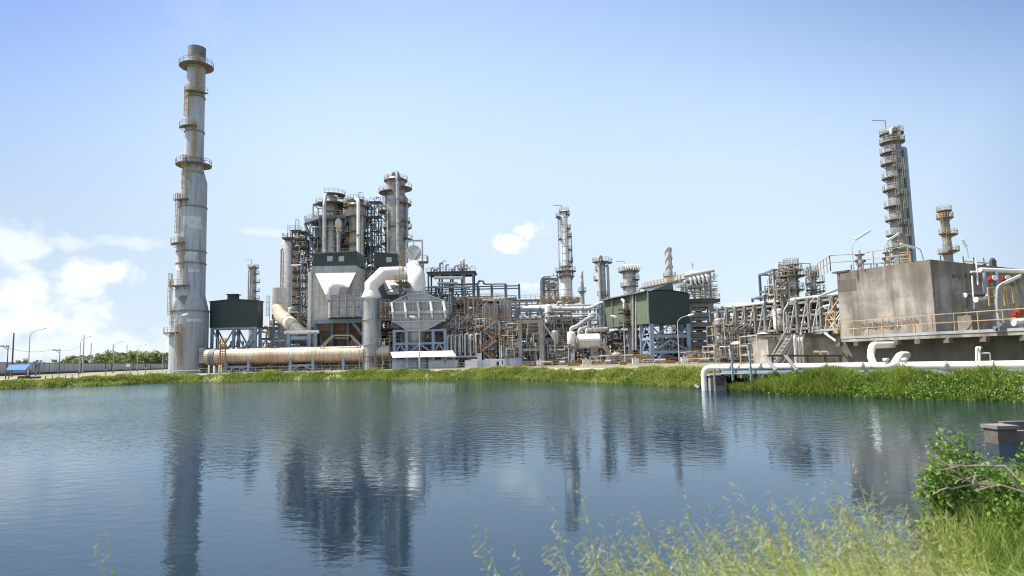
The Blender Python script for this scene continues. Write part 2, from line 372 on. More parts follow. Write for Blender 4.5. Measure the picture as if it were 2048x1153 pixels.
# ---------------------------------------------------------------- ground, pond, banks
SHORE = [(60, -14), (30, -10), (14, -3), (8.5, 1.6), (6.2, 3.6), (3.2, 4.4), (0, 4.6), (-4, 4.2), (-12, 0), (-40, -14), (-90, -10), (-130, 20), (-112, 58), (-86, 80), (-67.5, 91),
         (-60, 98), (-54.6, 107), (-49, 109), (-43.8, 106), (-34, 104), (-24.2, 101), (-12, 94), (-1.5, 85.5), (4, 75), (8.6, 66), (12.2, 57), (14.2, 50), (14.6, 46.8),
         (16.2, 41.2), (18.9, 36.6), (21.6, 32.3), (23.8, 29.2), (27, 26), (27.5, 22), (25, 19.5), (20, 18), (15.5, 16.6), (13.5, 14.5), (11.4, 11), (9.6, 8), (10.5, 5.5), (16, 2), (34, -4)]
SHORE = [(2.6, 4.5)] + SHORE[6:37] + [(12.0, 13.2), (8.2, 10.4), (5.7, 8.6), (4.3, 6.8), (3.5, 5.4)]
_c = Vector((-6, 46))
ang = [(math.atan2(y - _c.y, x - _c.x), sqrt((x - _c.x) ** 2 + (y - _c.y) ** 2)) for x, y in SHORE]
ang.sort(); A_ = np.array([a for a, _ in ang]); R_ = np.array([r for _, r in ang])
NS = 420; th = np.linspace(-pi, pi, NS, endpoint=False)
Rs = np.interp(th, np.concatenate([A_ - 2 * pi, A_, A_ + 2 * pi]), np.tile(R_, 3))
rn = random.Random(4)
Rs = np.convolve(np.concatenate([Rs[-2:], Rs, Rs[:2]]), [.1, .2, .4, .2, .1], 'valid')
Rs += np.array([.25 * sin(t * 37) + .2 * sin(t * 91 + 1) for t in th])
WZ = -0.9
def shore_pt(t, d=0.0):
    r = np.interp(t, np.concatenate([th, [pi]]), np.concatenate([Rs, [Rs[0]]])) + d
    return _c.x + cos(t) * r, _c.y + sin(t) * r
g = MB()
rings = [(-14, -2.6), (-3, -2.0), (-.4, -1.15), (0.3, -.8), (1.1, -.25), (2.2, -.02), (4, 0.0), (12, 0.02), (40, 0.0), (120, 0), (500, 0), (2500, 0), (9000, 0)]
for d, z in rings:
    for i, t in enumerate(th):
        g.v.append((_c.x + cos(t) * (Rs[i] + d), _c.y + sin(t) * (Rs[i] + d), z))
for k in range(len(rings) - 1):
    for i in range(NS):
        j = (i + 1) % NS; g.f.append((k * NS + i, (k + 1) * NS + i, (k + 1) * NS + j, k * NS + j))
g.f.append(tuple(range(NS)))
gm = mat('dry_ground', (0.27, 0.23, 0.15), (0.18, 0.19, 0.08), .25, .95, rust=(0.13, 0.17, 0.05), rust_amt=.9, rscale=.25, bump=.3)
M['ground'] = gm
g.build('ground', 'ground', kind='structure')
wt = MB(); wt.f.append((0, 1, 2, 3)); wt.v += [(-175, -40, WZ), (60, -40, WZ), (60, 130, WZ), (-175, 130, WZ)]
wm = bpy.data.materials.new('pond_water'); wm.use_nodes = True; t_ = wm.node_tree; b_ = t_.nodes['Principled BSDF']
b_.inputs['Base Color'].default_value = (0.010, 0.027, 0.045, 1); b_.inputs['Roughness'].default_value = .04; b_.inputs['IOR'].default_value = 1.33
def wn(scale, st, rot=0.0, det=3):
    gp = t_.nodes.new('ShaderNodeNewGeometry'); mp = t_.nodes.new('ShaderNodeMapping'); mp.inputs['Scale'].default_value = st; mp.inputs['Rotation'].default_value = (0, 0, rot)
    t_.links.new(gp.outputs['Position'], mp.inputs[0]); x = t_.nodes.new('ShaderNodeTexNoise'); x.inputs['Scale'].default_value = scale
    x.inputs['Detail'].default_value = det; x.inputs['Roughness'].default_value = .5; t_.links.new(mp.outputs[0], x.inputs['Vector']); return x.outputs['Fac']
def wop(op, a, b):
    n_ = t_.nodes.new('ShaderNodeMath'); n_.operation = op
    for i, v in enumerate((a, b)):
        if isinstance(v, (int, float)): n_.inputs[i].default_value = v
        else: t_.links.new(v, n_.inputs[i])
    return n_.outputs[0]
mr_ = t_.nodes.new('ShaderNodeMapRange'); t_.links.new(wn(.045, (1, .6, 1), .5), mr_.inputs[0]); mr_.inputs[1].default_value = .42; mr_.inputs[2].default_value = .62; mr_.inputs[3].default_value = .35; mr_.inputs[4].default_value = 1.0
WAVE = wop('ADD', wop('MULTIPLY', wn(2.1, (1, 1.5, 1), .35, 3), .65), wop('MULTIPLY', wn(6.5, (1, 1.35, 1), -.3, 2), .16))
sy_ = t_.nodes.new('ShaderNodeSeparateXYZ'); gy_ = t_.nodes.new('ShaderNodeNewGeometry'); t_.links.new(gy_.outputs['Position'], sy_.inputs[0])
calm_ = t_.nodes.new('ShaderNodeMapRange'); t_.links.new(sy_.outputs[1], calm_.inputs[0]); calm_.inputs[1].default_value = 14; calm_.inputs[2].default_value = 30; calm_.inputs[3].default_value = .24; calm_.inputs[4].default_value = 2.0
hh_ = wop('MULTIPLY', wop('MULTIPLY', WAVE, mr_.outputs[0]), calm_.outputs[0])
bp_ = t_.nodes.new('ShaderNodeBump'); bp_.inputs['Strength'].default_value = 1.0; bp_.inputs['Distance'].default_value = 0.045
t_.links.new(hh_, bp_.inputs['Height']); t_.links.new(bp_.outputs[0], b_.inputs['Normal'])
fr_ = t_.nodes.new('ShaderNodeFresnel'); fr_.inputs['IOR'].default_value = 1.33; t_.links.new(bp_.outputs[0], fr_.inputs['Normal'])
gl_ = t_.nodes.new('ShaderNodeBsdfGlossy'); gl_.inputs['Roughness'].default_value = .05; gl_.inputs['Color'].default_value = (.80, .91, 1, 1); t_.links.new(bp_.outputs[0], gl_.inputs['Normal'])
df_ = t_.nodes.new('ShaderNodeBsdfDiffuse'); df_.inputs['Color'].default_value = (0.010, 0.022, 0.036, 1)
wmx = t_.nodes.new('ShaderNodeMixShader'); t_.links.new(fr_.outputs[0], wmx.inputs[0]); t_.links.new(df_.outputs[0], wmx.inputs[1]); t_.links.new(gl_.outputs[0], wmx.inputs[2]); t_.links.new(wmx.outputs[0], t_.nodes['Material Output'].inputs[0])
M['water'] = wm
wt.build('water', 'water', smooth=False, kind='structure')

# sandy service track behind the bank, and a low far ridge
tk = MB()
tp = [(-120, 104, 5), (-70, 118, 5), (-52, 123, 6), (-30, 118, 5), (-6, 104, 5), (8, 92, 5), (18, 72, 4), (24, 58, 3), (30, 48, 2.5), (40, 40, 2.5)]
for x, y, w_ in tp: tk.v += [(x - .3 * w_, y - .4 * w_, .03), (x + .5 * w_, y + .8 * w_, .03)]
for i in range(len(tp) - 1): tk.f.append((2 * i, 2 * i + 2, 2 * i + 3, 2 * i + 1))
M['track'] = mat('sandy_track', (0.50, 0.45, 0.35), (0.40, 0.36, 0.27), .5, .95)
tk.build('path', 'track', smooth=False, kind='structure')
yd = MB(); yd.box(-75, 75, 132, 330, -.3, .05)
M['yard'] = mat('plant_yard_concrete', (0.30, 0.28, 0.25), (0.22, 0.2, 0.18), .1, .9)
yd.build('plant_yard', 'yard', smooth=False, kind='structure')
hl = MB(); n0 = 24
for i in range(n0 + 1):
    x = -4200 + i * 95; h = 60 * (sin(i * .5) * .3 + .9) * max(0, 1 - (i / n0) ** 2)
    hl.v += [(x, 3600, -2), (x, 3800, h), (x, 4200, -2)]
for i in range(n0):
    hl.f += [(3 * i, 3 * i + 3, 3 * i + 4, 3 * i + 1), (3 * i + 1, 3 * i + 4, 3 * i + 5, 3 * i + 2)]
M['hill'] = mat('far_hill', (0.16, 0.22, 0.24), (0.13, 0.19, 0.2), .01, 1)
hl.build('hills', 'hill', kind='structure')

# ---------------------------------------------------------------- grass
def blades(name, m, pts, H, W, seed, lean=.35, segs=3, label=None, cat=None):
    """pts (n,3) roots; H, W arrays; curved tapering blades as one mesh"""
    r = np.random.default_rng(seed); n = len(pts); a = r.uniform(0, 2 * pi, n); face = r.uniform(0, 2 * pi, n)
    ln = r.uniform(.1, 1, n) * lean * H
    dx, dy = np.cos(a) * ln, np.sin(a) * ln; sx, sy = np.cos(face) * W / 2, np.sin(face) * W / 2
    V_ = np.zeros((n, 2 * segs + 1, 3)); 
    for k in range(segs):
        t = k / segs; wdt = 1 - t * .6
        for s_, o_ in ((-1, 0), (1, 1)):
            V_[:, 2 * k + o_, 0] = pts[:, 0] + dx * t * t + s_ * sx * wdt
            V_[:, 2 * k + o_, 1] = pts[:, 1] + dy * t * t + s_ * sy * wdt
            V_[:, 2 * k + o_, 2] = pts[:, 2] + H * (t - .15 * t * t)
    V_[:, -1, 0] = pts[:, 0] + dx; V_[:, -1, 1] = pts[:, 1] + dy; V_[:, -1, 2] = pts[:, 2] + H * .85
    b0 = (np.arange(n) * (2 * segs + 1))[:, None]
    quads = np.concatenate([b0 + np.array([2 * k, 2 * k + 1, 2 * k + 3, 2 * k + 2]) for k in range(segs - 1)], 0)
    tri = b0 + np.array([2 * segs - 2, 2 * segs - 1, 2 * segs])
    me = bpy.data.meshes.new(name); me.vertices.add(n * (2 * segs + 1)); me.vertices.foreach_set('co', V_.ravel())
    nl = quads.size + tri.size; me.loops.add(nl); me.loops.foreach_set('vertex_index', np.concatenate([quads.ravel(), tri.ravel()]).astype(np.int32))
    me.polygons.add(len(quads) + len(tri))
    st = np.concatenate([np.arange(len(quads)) * 4, quads.size + np.arange(len(tri)) * 3]).astype(np.int32)
    me.polygons.foreach_set('loop_start', st); me.update(calc_edges=True); me.validate()
    me.materials.append(M[m]); o = bpy.data.objects.new(name, me); scene.collection.objects.link(o)
    tag(o, label, cat, kind='stuff'); return o
def ground_z(d):
    return np.interp(d, [a for a, _ in rings], [b for _, b in rings])
rg = np.random.default_rng(11)
def bank_points(y0, y1, dens, dmin, dmax, xmax=70):
    P_ = []
    tt = rg.uniform(-pi, pi, int(dens)); dd = dmin + (dmax - dmin) * rg.beta(1.2, 1.6, int(dens))
    x = _c.x + np.cos(tt) * (np.interp(tt, np.concatenate([th, [pi]]), np.concatenate([Rs, [Rs[0]]])) + dd)
    y = _c.y + np.sin(tt) * (np.interp(tt, np.concatenate([th, [pi]]), np.concatenate([Rs, [Rs[0]]])) + dd)
    k = (y > y0) & (y < y1) & (x > -.85 * y - 6) & (x < .85 * y + 4) & (x < xmax)
    return np.stack([x[k], y[k], ground_z(dd[k]) - .03], 1), dd[k]
def clumpy(p, s=1.7, ph=0.0):
    return .5 + .5 * np.sin(p[:, 0] * s + ph) * np.sin(p[:, 1] * s * .8 + 1.3 + ph) * .9 + .35 * np.sin(p[:, 0] * s * .31 + 2) + .25 * np.sin(p[:, 0] * s * 2.9) * np.sin(p[:, 1] * s * 2.3)
# right-hand bank (near), far bank
p, d_ = bank_points(20, 52, 420000, -.5, 3.4)
out_x = (p[:, 0] > 14.2) & (p[:, 0] < 18.2) & (p[:, 1] > 48.4) & (p[:, 1] < 51.6)
p = p[~out_x]
cl = np.clip(clumpy(p, 1.3), .1, 1.5); keep = rg.uniform(0, 1, len(p)) < np.clip(.35 + cl, 0, 1); p = p[keep]; cl = cl[keep]
keep = rg.uniform(0, 1, len(p)) < np.interp(p[:, 1], [44, 52], [1, .12]); p = p[keep]; cl = cl[keep]
blades('bank_grass', 'bankgrass', p, (.45 + .72 * cl * rg.uniform(.5, 1.2, len(p))) * np.interp(p[:, 1], [40, 51], [1, .55]), rg.uniform(.03, .07, len(p)), 5, .7, 3, 'long bright green grass hanging over the near right pond bank', 'grass')
p, d_ = bank_points(46, 125, 290000, -.6, 4.4)
out_x = (p[:, 0] > 13.6) & (p[:, 0] < 18.2) & (p[:, 1] < 51.6); k_ = ~out_x & (rg.uniform(0, 1, len(p)) < np.interp(p[:, 1], [46, 54], [.1, 1])); p = p[k_]; d_ = d_[k_]
cl = np.clip(clumpy(p, 1.1) * 1.15, .02, 1.6); keep = rg.uniform(0, 1, len(p)) < np.clip(.32 + cl, 0, 1) * np.clip(1.3 - d_ / 4.4, .12, 1); p = p[keep]; cl = cl[keep]
blades('far_bank_grass', 'farbankgrass', p, .26 + .5 * cl * rg.uniform(.6, 1.2, len(p)), rg.uniform(.08, .2, len(p)), 6, .7, 2, 'low green grass strip along the far pond edge below the plant', 'grass')
# leafy weeds on the right bank
def leaves(name, m, C, size, seed, parent=None, label=None, kind=None, aspect=2.0, build=True):
    r = np.random.default_rng(seed); n = len(C); u = r.normal(size=(n, 3)); u /= np.linalg.norm(u, axis=1)[:, None]
    v = np.cross(u, r.normal(size=(n, 3))); v /= np.linalg.norm(v, axis=1)[:, None]
    s = (size * r.uniform(.6, 1.4, n))[:, None]; C = np.asarray(C)
    V_ = np.stack([C - u * s, C + v * s / aspect, C + u * s, C - v * s / aspect], 1)
    me = bpy.data.meshes.new(name); me.vertices.add(n * 4); me.vertices.foreach_set('co', V_.ravel()); me.loops.add(n * 4)
    me.loops.foreach_set('vertex_index', np.arange(n * 4, dtype=np.int32)); me.polygons.add(n); me.polygons.foreach_set('loop_start', np.arange(n, dtype=np.int32) * 4)
    me.update(calc_edges=True); me.materials.append(M[m])
    o = bpy.data.objects.new(name, me); scene.collection.objects.link(o)
    if parent: o.parent = parent
    ORG[o.name] = ORG[parent.name] if parent else Vector((0, 0, 0))
    if label: o['label'] = label
    if kind: o['kind'] = kind
    return o
p, d_ = bank_points(24, 45, 130000, -.5, 1.5)
keep = (np.sin(p[:, 0] * 1.1) * np.sin(p[:, 1] * .9) > -.1); p = p[keep]
p = p + np.stack([rg.uniform(-.3, .3, len(p)), rg.uniform(-.3, .3, len(p)), rg.uniform(.1, .62, len(p))], 1)
tag(leaves('bank_weeds', 'leaf', p, .06, 9), 'leafy green weeds spilling over the right bank into the water', 'weeds', kind='stuff')

# ---------------------------------------------------------------- tall foreground grass with seed heads
def tall_grass():
    r = random.Random(21); bl = MB(); sd_ = MB()
    def stem(x, y, z, h, a, ln, head, w=.006):
        pts = []; K = 7
        for i in range(K + 1):
            t = i / K; pts.append((x + cos(a) * ln * t ** 2.2, y + sin(a) * ln * t ** 2.2, z + h * (t - .12 * t * t)))
        for i in range(K): bl.bar(pts[i], pts[i + 1], w * (1 - .6 * i / K))
        if head:
            p0 = Vector(pts[-3]); p1 = Vector(pts[-1]); dr = (p1 - p0)
            for k in range(20):
                q = p0 + dr * (k / 15) * 1.15; sp_ = .055 * (1 - k / 22)
                aa = r.uniform(0, 2 * pi); e = q + Vector((cos(aa) * sp_ + dr.x * .15, sin(aa) * sp_ + dr.y * .15, -r.uniform(.0, .05) + .02))
                sd_.bar(q, e, .0016); e2 = e + (e - q) * .5; sd_.bar(e, e2, .0036, .003)
    def leafb(x, y, z, h, a, ln, w):
        K = 6; f = r.uniform(0, pi); k0 = len(bl.v)
        for i in range(K + 1):
            t = i / K; ww = w * (1 - t ** 1.5) * .5 + .0006; cx_, cy_ = x + cos(a) * ln * t * t, y + sin(a) * ln * t * t; cz = z + h * (t - .38 * t ** 3)
            bl.v += [(cx_ + sin(f) * ww, cy_ - cos(f) * ww, cz), (cx_ - sin(f) * ww, cy_ + cos(f) * ww, cz)]
        for i in range(K): bl.f.append((k0 + 2 * i, k0 + 2 * i + 1, k0 + 2 * i + 3, k0 + 2 * i + 2))
    # tops of the grass as the eye sees them: height rises to the right
    def top(px): return float(np.interp(px, [960, 1100, 1200, 1300, 1450, 1600, 1750, 1850, 2048], [1130, 1150, 1120, 1095, 1075, 1050, 1035, 1060, 1080]))
    for _ in range(9500):
        px = 1060 + 1050 * r.random() ** .75; Y = r.uniform(3.0, 5.4) if px > 1250 else r.uniform(3.0, 4.2)
        q = P(px, top(px) + r.uniform(-12, 100), Y); z0 = -.55; h = max(.25, (q.z - z0)) 
        leafb(q.x + .08, q.y, z0, h * r.uniform(.9, 1.2), r.uniform(pi * .6, pi * 1.35), h * r.uniform(.15, .75), r.uniform(.003, .009))
    for _ in range(230):
        px = 1130 + 800 * r.random() ** .8; Y = r.uniform(3.0, 5.0); q = P(px, top(px) + r.uniform(-25, 70), Y); z0 = -.55; h = q.z - z0
        if h > .2: stem(q.x + .15, q.y, z0, h * 1.12, r.uniform(pi * .75, pi * 1.25), r.uniform(.08, .35), True)
    for (px, py, Y) in [(1168, 1010, 3.2), (1120, 1072, 3.1), (965, 1100, 3.1), (985, 1112, 3.2), (1375, 1015, 3.6), (1290, 1078, 3.3), (1560, 1040, 3.8), (1660, 1000, 4.2), (1720, 965, 4.4), (225, 1128, 3.0), (205, 1140, 3.05), (1040, 1140, 3.1), (1480, 1068, 3.4)]:
        q = P(px, py, Y); stem(q.x + .12, q.y, -.55, (q.z + .55) * 1.13, pi, .12, True, .007)
    a = bl.build('tall_grass', 'tallgrass', smooth=False); tag(a, 'tall feathery pale green grass in the blurred near corner of the pond', 'grass', kind='stuff')
    b = sd_.build('seed_heads', 'seed', a, smooth=False); b['kind'] = 'stuff'
tall_grass()
# deeper green grass under the shrub on the right
pp = []
r_ = np.random.default_rng(31)
n_ = 26000; tx = r_.uniform(0, 1, n_); yy = r_.uniform(3.4, 9.5, n_); xx = r_.uniform(0, 1, n_)
xs_edge = np.interp(yy, [3.4, 5, 7, 8.6, 9.5], [2.4, 2.95, 4.15, 5.5, 7.0]); x_ = xs_edge + xx ** 1.3 * 3.2
pp = np.stack([x_, yy, np.full(n_, -.85) + .5 * xx], 1)
blades('shore_grass', 'bankgrass', pp, r_.uniform(.35, 1.0, n_) ** 1.1, r_.uniform(.005, .012, n_), 33, .7, 4, 'thick green grass at the water edge under the leaning shrub', 'grass')

# ---------------------------------------------------------------- leaning shrub with bare twigs
def shrub():
    r = random.Random(8); q0 = Vector((5.0, 6.3, -.8)); root = thing('shrub', 'leafy shrub with pale bare twigs leaning over the water', 'shrub', q0)
    tw = MB(); C = []
    def branch(p, d, L_, rad, depth, leafy):
        K = 5; q = Vector(p); pts = [q.copy()]
        for i in range(K):
            d = (d + Vector((r.uniform(-.25, .25), r.uniform(-.25, .25), r.uniform(-.18, .22)))).normalized(); q = q + d * L_ / K; pts.append(q.copy())
            if depth > 0 and i > 0:
                for _ in range(2): branch(q, (d + Vector((r.uniform(-.9, .9), r.uniform(-.9, .9), r.uniform(-.5, .8)))).normalized(), L_ * r.uniform(.35, .6), rad * .5, depth - 1, leafy)
            if leafy and depth <= 1:
                for _ in range(6): C.append(tuple(q + Vector((r.gauss(0, .05), r.gauss(0, .05), r.gauss(0, .05)))))
        tw.tube(pts, [max(.002, rad * (1 - .12 * i)) for i in range(len(pts))], 5)
    for _ in range(10):
        branch(q0 + Vector((r.uniform(-.6, .9), r.uniform(-1.0, 1.3), 0)), Vector((r.uniform(-.5, .35), r.uniform(-.3, .3), r.uniform(.7, 1))).normalized(), r.uniform(.55, 1.05), .010, 2, True)
    tw.build('branches', 'twig', root)
    leaves('leaves', 'leaf', [tuple(Vector(c) - q0) for c in C], .026, 5, root, kind=None)
    bare = MB()
    for pts in ([(2048, 985, 6.2), (2000, 972, 6.2), (1945, 972, 6.1), (1900, 978, 6.0), (1860, 935, 5.9)], [(1965, 970, 6.1), (1930, 930, 6.1), (1880, 932, 6.0), (1838, 912, 5.9)],
                [(2010, 930, 6.3), (1960, 928, 6.2), (1915, 937, 6.1), (1872, 940, 6.0), (1830, 918, 6.0)], [(1895, 936, 6), (1868, 915, 6), (1848, 908, 6)], [(1960, 972, 6.1), (1925, 955, 6.1), (1905, 945, 6.0)], [(2060, 1010, 6.3), (2015, 940, 6.3), (2010, 930, 6.3)]):
        bare.tube([P(*q) + Vector((r.uniform(-.03, .03), 0, r.uniform(-.02, .02))) for q in pts], [.009 * (1 - .17 * i) for i in range(len(pts))], 6)
    for _ in range(14):
        px = r.uniform(1850, 2040); Y = r.uniform(5.9, 6.3); q = P(px, r.uniform(925, 985), Y); d = Vector((r.uniform(-1, .2), r.uniform(-.3, .3), r.uniform(-.3, .6))).normalized() * r.uniform(.08, .22)
        bare.tube([q, q + d * .5 + Vector((0, 0, .01)), q + d], [.005, .004, .002], 5)
    bare.build('bare_branch', 'twig', root)
shrub()
# concrete weir on the right
M['darkw'] = mat('old_weir_concrete', (0.17, 0.15, 0.125), (0.09, 0.08, 0.065), 1.5, .95, streak=(.05, .045, .035), streak_amt=.7, bump=.4)
wr = thing('concrete_weir', 'low weathered concrete outlet weir standing in the pond at the right edge', 'weir', P(2010, 888, 16.5))
m_ = MB(); a = P(1966, 860, 17.6); b = P(2004, 880, 17.6); m_.box(a.x + .36, b.x + .4, 17.6, 18.1, -1.6, a.z); m_.build('pier', 'darkw', wr, smooth=False)
m_ = MB(); m_.box(a.x + .32, b.x + .43, 17.54, 18.16, a.z + .003, a.z + .09); m_.build('cap', 'concd', wr, smooth=False)
m_ = MB(); zt = P(2020, 868, 17).z; m_.box(b.x + .403, b.x + 9, 17.7, 17.9, -1.6, zt - .02); m_.box(b.x + 1.2, b.x + 9, 19.2, 19.4, -1.6, zt + .06); m_.build('wall', 'darkw', wr, smooth=False)

# ---------------------------------------------------------------- trees behind the wall
def tree(loc, h, rad, m, seed, lab, grp):
    r = np.random.default_rng(seed); root = thing('tree', lab, 'tree', loc, grp)
    t = MB(); t.tube([(loc[0], loc[1], -.1), (loc[0] + .2, loc[1], h * .3), (loc[0] - .1, loc[1], h * .62)], [rad * .07, rad * .05, rad * .02], 6)
    for k in range(5):
        a = k * 1.3 + seed; t.tube([(loc[0] + .1, loc[1], h * (.25 + .07 * k)), (loc[0] + cos(a) * rad * .6, loc[1] + sin(a) * rad * .6, h * (.5 + .07 * k))], [rad * .03, rad * .01], 5)
    t.build('trunk', 'bark', root)
    nb = 13; C = []
    cc = np.stack([r.normal(0, rad * .42, nb), r.normal(0, rad * .42, nb), h * r.uniform(.3, .93, nb)], 1)
    for c in cc:
        k = 75; s_ = rad * r.uniform(.2, .42); q = r.normal(size=(k, 3)); q /= np.linalg.norm(q, axis=1)[:, None]
        C.append(c + q * s_ * r.uniform(.5, 1.05, (k, 1)) * np.array([1, 1, .75]))
    leaves('crown', m, np.concatenate(C), .42, seed, root, aspect=1.4); return root
protos = []
for i, (m, lab) in enumerate((('crown1', 'bright'), ('crown2', 'dark'), ('crown1', 'loose'), ('crown2', 'tall dark'))):
    protos.append(tree((-150 - 10 * i, 420, 0), 11 + 2 * i, 4.6 + .4 * i, m, 3 + i, 'tree', 'trees beyond the boundary wall'))
for o in protos: index_kids(o)
rt = random.Random(77); used = set(); k = 0
kinds = ['bright bushy', 'dark rounded', 'pale loose', 'tall dark']
def nearest_mark(px):
    return min([(58, 'the tall curved lamp at the far left'), (120, 'the leaning crossarm pole'), (167, 'the double lamp poles'), (226, 'the paired grey masts'), (282, 'the faint curved lamp'), (330, 'the base of the tall chimney'), (8, 'the blue tarpaulin shed')], key=lambda t: abs(t[0] - px))[1]
for px in [52, 80, 92, 106, 117, 128, 136, 144, 152, 160, 168, 175, 182, 189, 196, 203, 209, 215, 221, 228, 234, 240, 247, 253, 260, 266, 272, 279, 285, 291, 298, 303, 309, 315, 320, 326, 331, 337, 343, 125, 172, 200, 231, 262, 290, 318]:
    Y = rt.uniform(520, 640) if k % 2 else rt.uniform(470, 520)
    kd = rt.choice([0, 0, 0, 1, 2, 2, 3]); top = float(np.interp(px, [50, 90, 130, 180, 240, 300, 345], [724, 716, 717, 708, 703, 706, 707])) + rt.uniform(-5, 9)
    if k < 3: top = 717 + 3 * k
    q = P(px, top, Y); sc = q.z / [11, 13, 15, 17][kd]; sc = max(.35, sc)
    pos = ['left of', 'right of', 'just behind', 'in front of', 'close beside', 'a little past', 'between others near', 'low down by'][k % 8]
    lab = f'{kinds[kd]} tree {pos} {nearest_mark(px)}'
    adj = ['small', 'broad', 'slim', 'ragged', 'squat', 'spreading']; j = 0
    while lab in used: lab = f'{adj[j % 6]} {kinds[kd]} tree {pos} {nearest_mark(px)}' + (' in the row behind' if j >= 6 else ''); j += 1
    used.add(lab)
    if k < 4: o = protos[k]; 
    if k < 4: o.location = (q.x, q.y, 0); o['label'] = 'the ' + lab; o.scale = (max(.35, q.z / [11, 13, 15, 17][k]),) * 3
    else: copy_tree(protos[kd], (q.x, q.y, 0), rt.uniform(0, 6), (sc * 1.25, sc * 1.25, sc), lab)
    k += 1
# ---------------------------------------------------------------- process towers
def W(px, w_, Y, py=650): return P(px + w_ / 2, py, Y).x - P(px - w_ / 2, py, Y).x
def Zp(px, py, Y): return P(px, py, Y).z
def platform(root, c, z, r, ext, a0, a1, gm='grating', rm='yellow', lab=None, th_=.18, rail=True):
    """ring-shaped walkway round a vessel with its guard rail and brackets"""
    n = max(5, int((a1 - a0) / .35)); m_ = MB(); m_.rect_ring(c, r + .03, r + ext, z - th_, z, a0, a1, n)
    for k in range(0, n + 1, 2):
        t = a0 + (a1 - a0) * k / n; u = (sin(t), -cos(t)); m_.bar((c[0] + u[0] * r, c[1] + u[1] * r, z - .9), (c[0] + u[0] * (r + ext * .9), c[1] + u[1] * (r + ext * .9), z - th_), .09)
    o = m_.build('platform', gm, root)
    if lab: o['label'] = lab
    if rail:
        m_ = MB(); pts = [(c[0] + (r + ext - .06) * sin(a0 + (a1 - a0) * k / n), c[1] - (r + ext - .06) * cos(a0 + (a1 - a0) * k / n), z) for k in range(n + 1)]
        m_.rail(pts, 1.15, .075, 1.5); m_.build('railing', rm, o)
    return o
def dome(r, z, k=6, sq=.5):
    return [(r * cos(pi / 2 * i / k), z + r * sq * sin(pi / 2 * i / k)) for i in range(k + 1)][1:]
def tower(name, label, cat, px, Y, prof, mt='clad', plats=(), lads=(), risers=(), goose=None, group=None, domed=True, bands=2.4, pybase=730, railm='yellow', pyx=None, davit=None):
    """prof: (py, width px) from top to bottom; plats (py, a0deg, a1deg, ext); lads (py0, py1, adeg); risers (adeg, radius, gap, py0, py1, mat)"""
    pyx = pyx or (prof[0][0] + pybase) / 2 * .4 + prof[-1][0] * .6
    c = P(px, pyx, Y); cx = (c.x, Y); R0 = [(W(px, w_, Y) / 2, Zp(px, py, Y)) for py, w_ in prof]
    zb = 0.0
    root = thing(name, label, cat, (c.x, Y, 0), group)
    pr = [(R0[-1][0], zb)] + [(r, z) for r, z in reversed(R0)]
    if pr[0][1] >= pr[1][1]: pr = pr[1:]
    def rad(z):
        for (ra, za), (rb, zb_) in zip(pr, pr[1:]):
            if za <= z <= zb_: return ra + (rb - ra) * (z - za) / max(1e-3, zb_ - za)
        return pr[-1][0]
    m_ = MB(); top = pr[-1]; prof3 = list(pr)
    if domed: prof3 += dome(top[0], top[1])
    m_.lathe(cx, prof3, 28)
    if not domed: m_.lathe(cx, [(top[0], top[1]), (top[0] * .9, top[1]), (top[0] * .88, top[1] - 1.5), (0.01, top[1] - 1.6)], 28)
    m_.build('shell', mt, root)
    if bands:
        m_ = MB(); z = bands
        while z < top[1]:
            r = rad(z); m_.rect_ring(cx, r - .01, r + .045, z, z + .13, n=28); z += bands
        m_.build('seam_bands', 'grey', root)
    for pl in plats:
        py, a0, a1, ext = pl[:4]; z = Zp(px, py, Y); platform(root, cx, z, rad(z), ext, radians(a0), radians(a1), rm=railm)
    for py0, py1, ad in lads:
        z0, z1 = sorted((Zp(px, py0, Y), Zp(px, py1, Y))); r = max(rad(z0), rad(z1)) + .18; t = radians(ad)
        m_ = MB(); m_.ladder((cx[0] + r * sin(t), cx[1] - r * cos(t), z0), z1 + .9, .55, True, (sin(t), -cos(t)), .075); m_.build('ladder', railm, root)
    for ri in risers:
        ad, rr, gap, py0, py1, mm = ri; z0, z1 = sorted((Zp(px, py0, Y), Zp(px, py1, Y))); t = radians(ad); R_o = max(rad(z0), rad(z1)) + rr + gap; R_i = rad(z1) - .05
        u = (sin(t), -cos(t)); m_ = MB()
        m_.tube([(cx[0] + u[0] * R_o, cx[1] + u[1] * R_o, z0), (cx[0] + u[0] * R_o, cx[1] + u[1] * R_o, z1), (cx[0] + u[0] * R_i, cx[1] + u[1] * R_i, z1 + .01)], rr, 8, rr * 1.6)
        m_.build('riser_pipe', mm, root)
    if goose:
        ad, rr, h = goose; t = radians(ad); u = (sin(t), -cos(t)); R_o = rad(top[1]) + rr + .15; zt = top[1] + top[0] * .4
        m_ = MB(); m_.tube([(cx[0], cx[1], zt - .3), (cx[0], cx[1], zt + h), (cx[0] + u[0] * R_o, cx[1] + u[1] * R_o, zt + h), (cx[0] + u[0] * R_o, cx[1] + u[1] * R_o, zt - max(6, (zt) * .55))], rr, 10, R_o * .48)
        m_.build('overhead_pipe', 'silver', root)
    if davit:
        dx, h = davit; m_ = MB(); z = top[1]; x = cx[0] - top[0] * .7; m_.bar((x, cx[1], z), (x, cx[1], z + h), .16); m_.bar((x, cx[1], z + h), (x + dx, cx[1], z + h + .05), .14); m_.build('davit', 'grey', root)
    return root, cx, rad
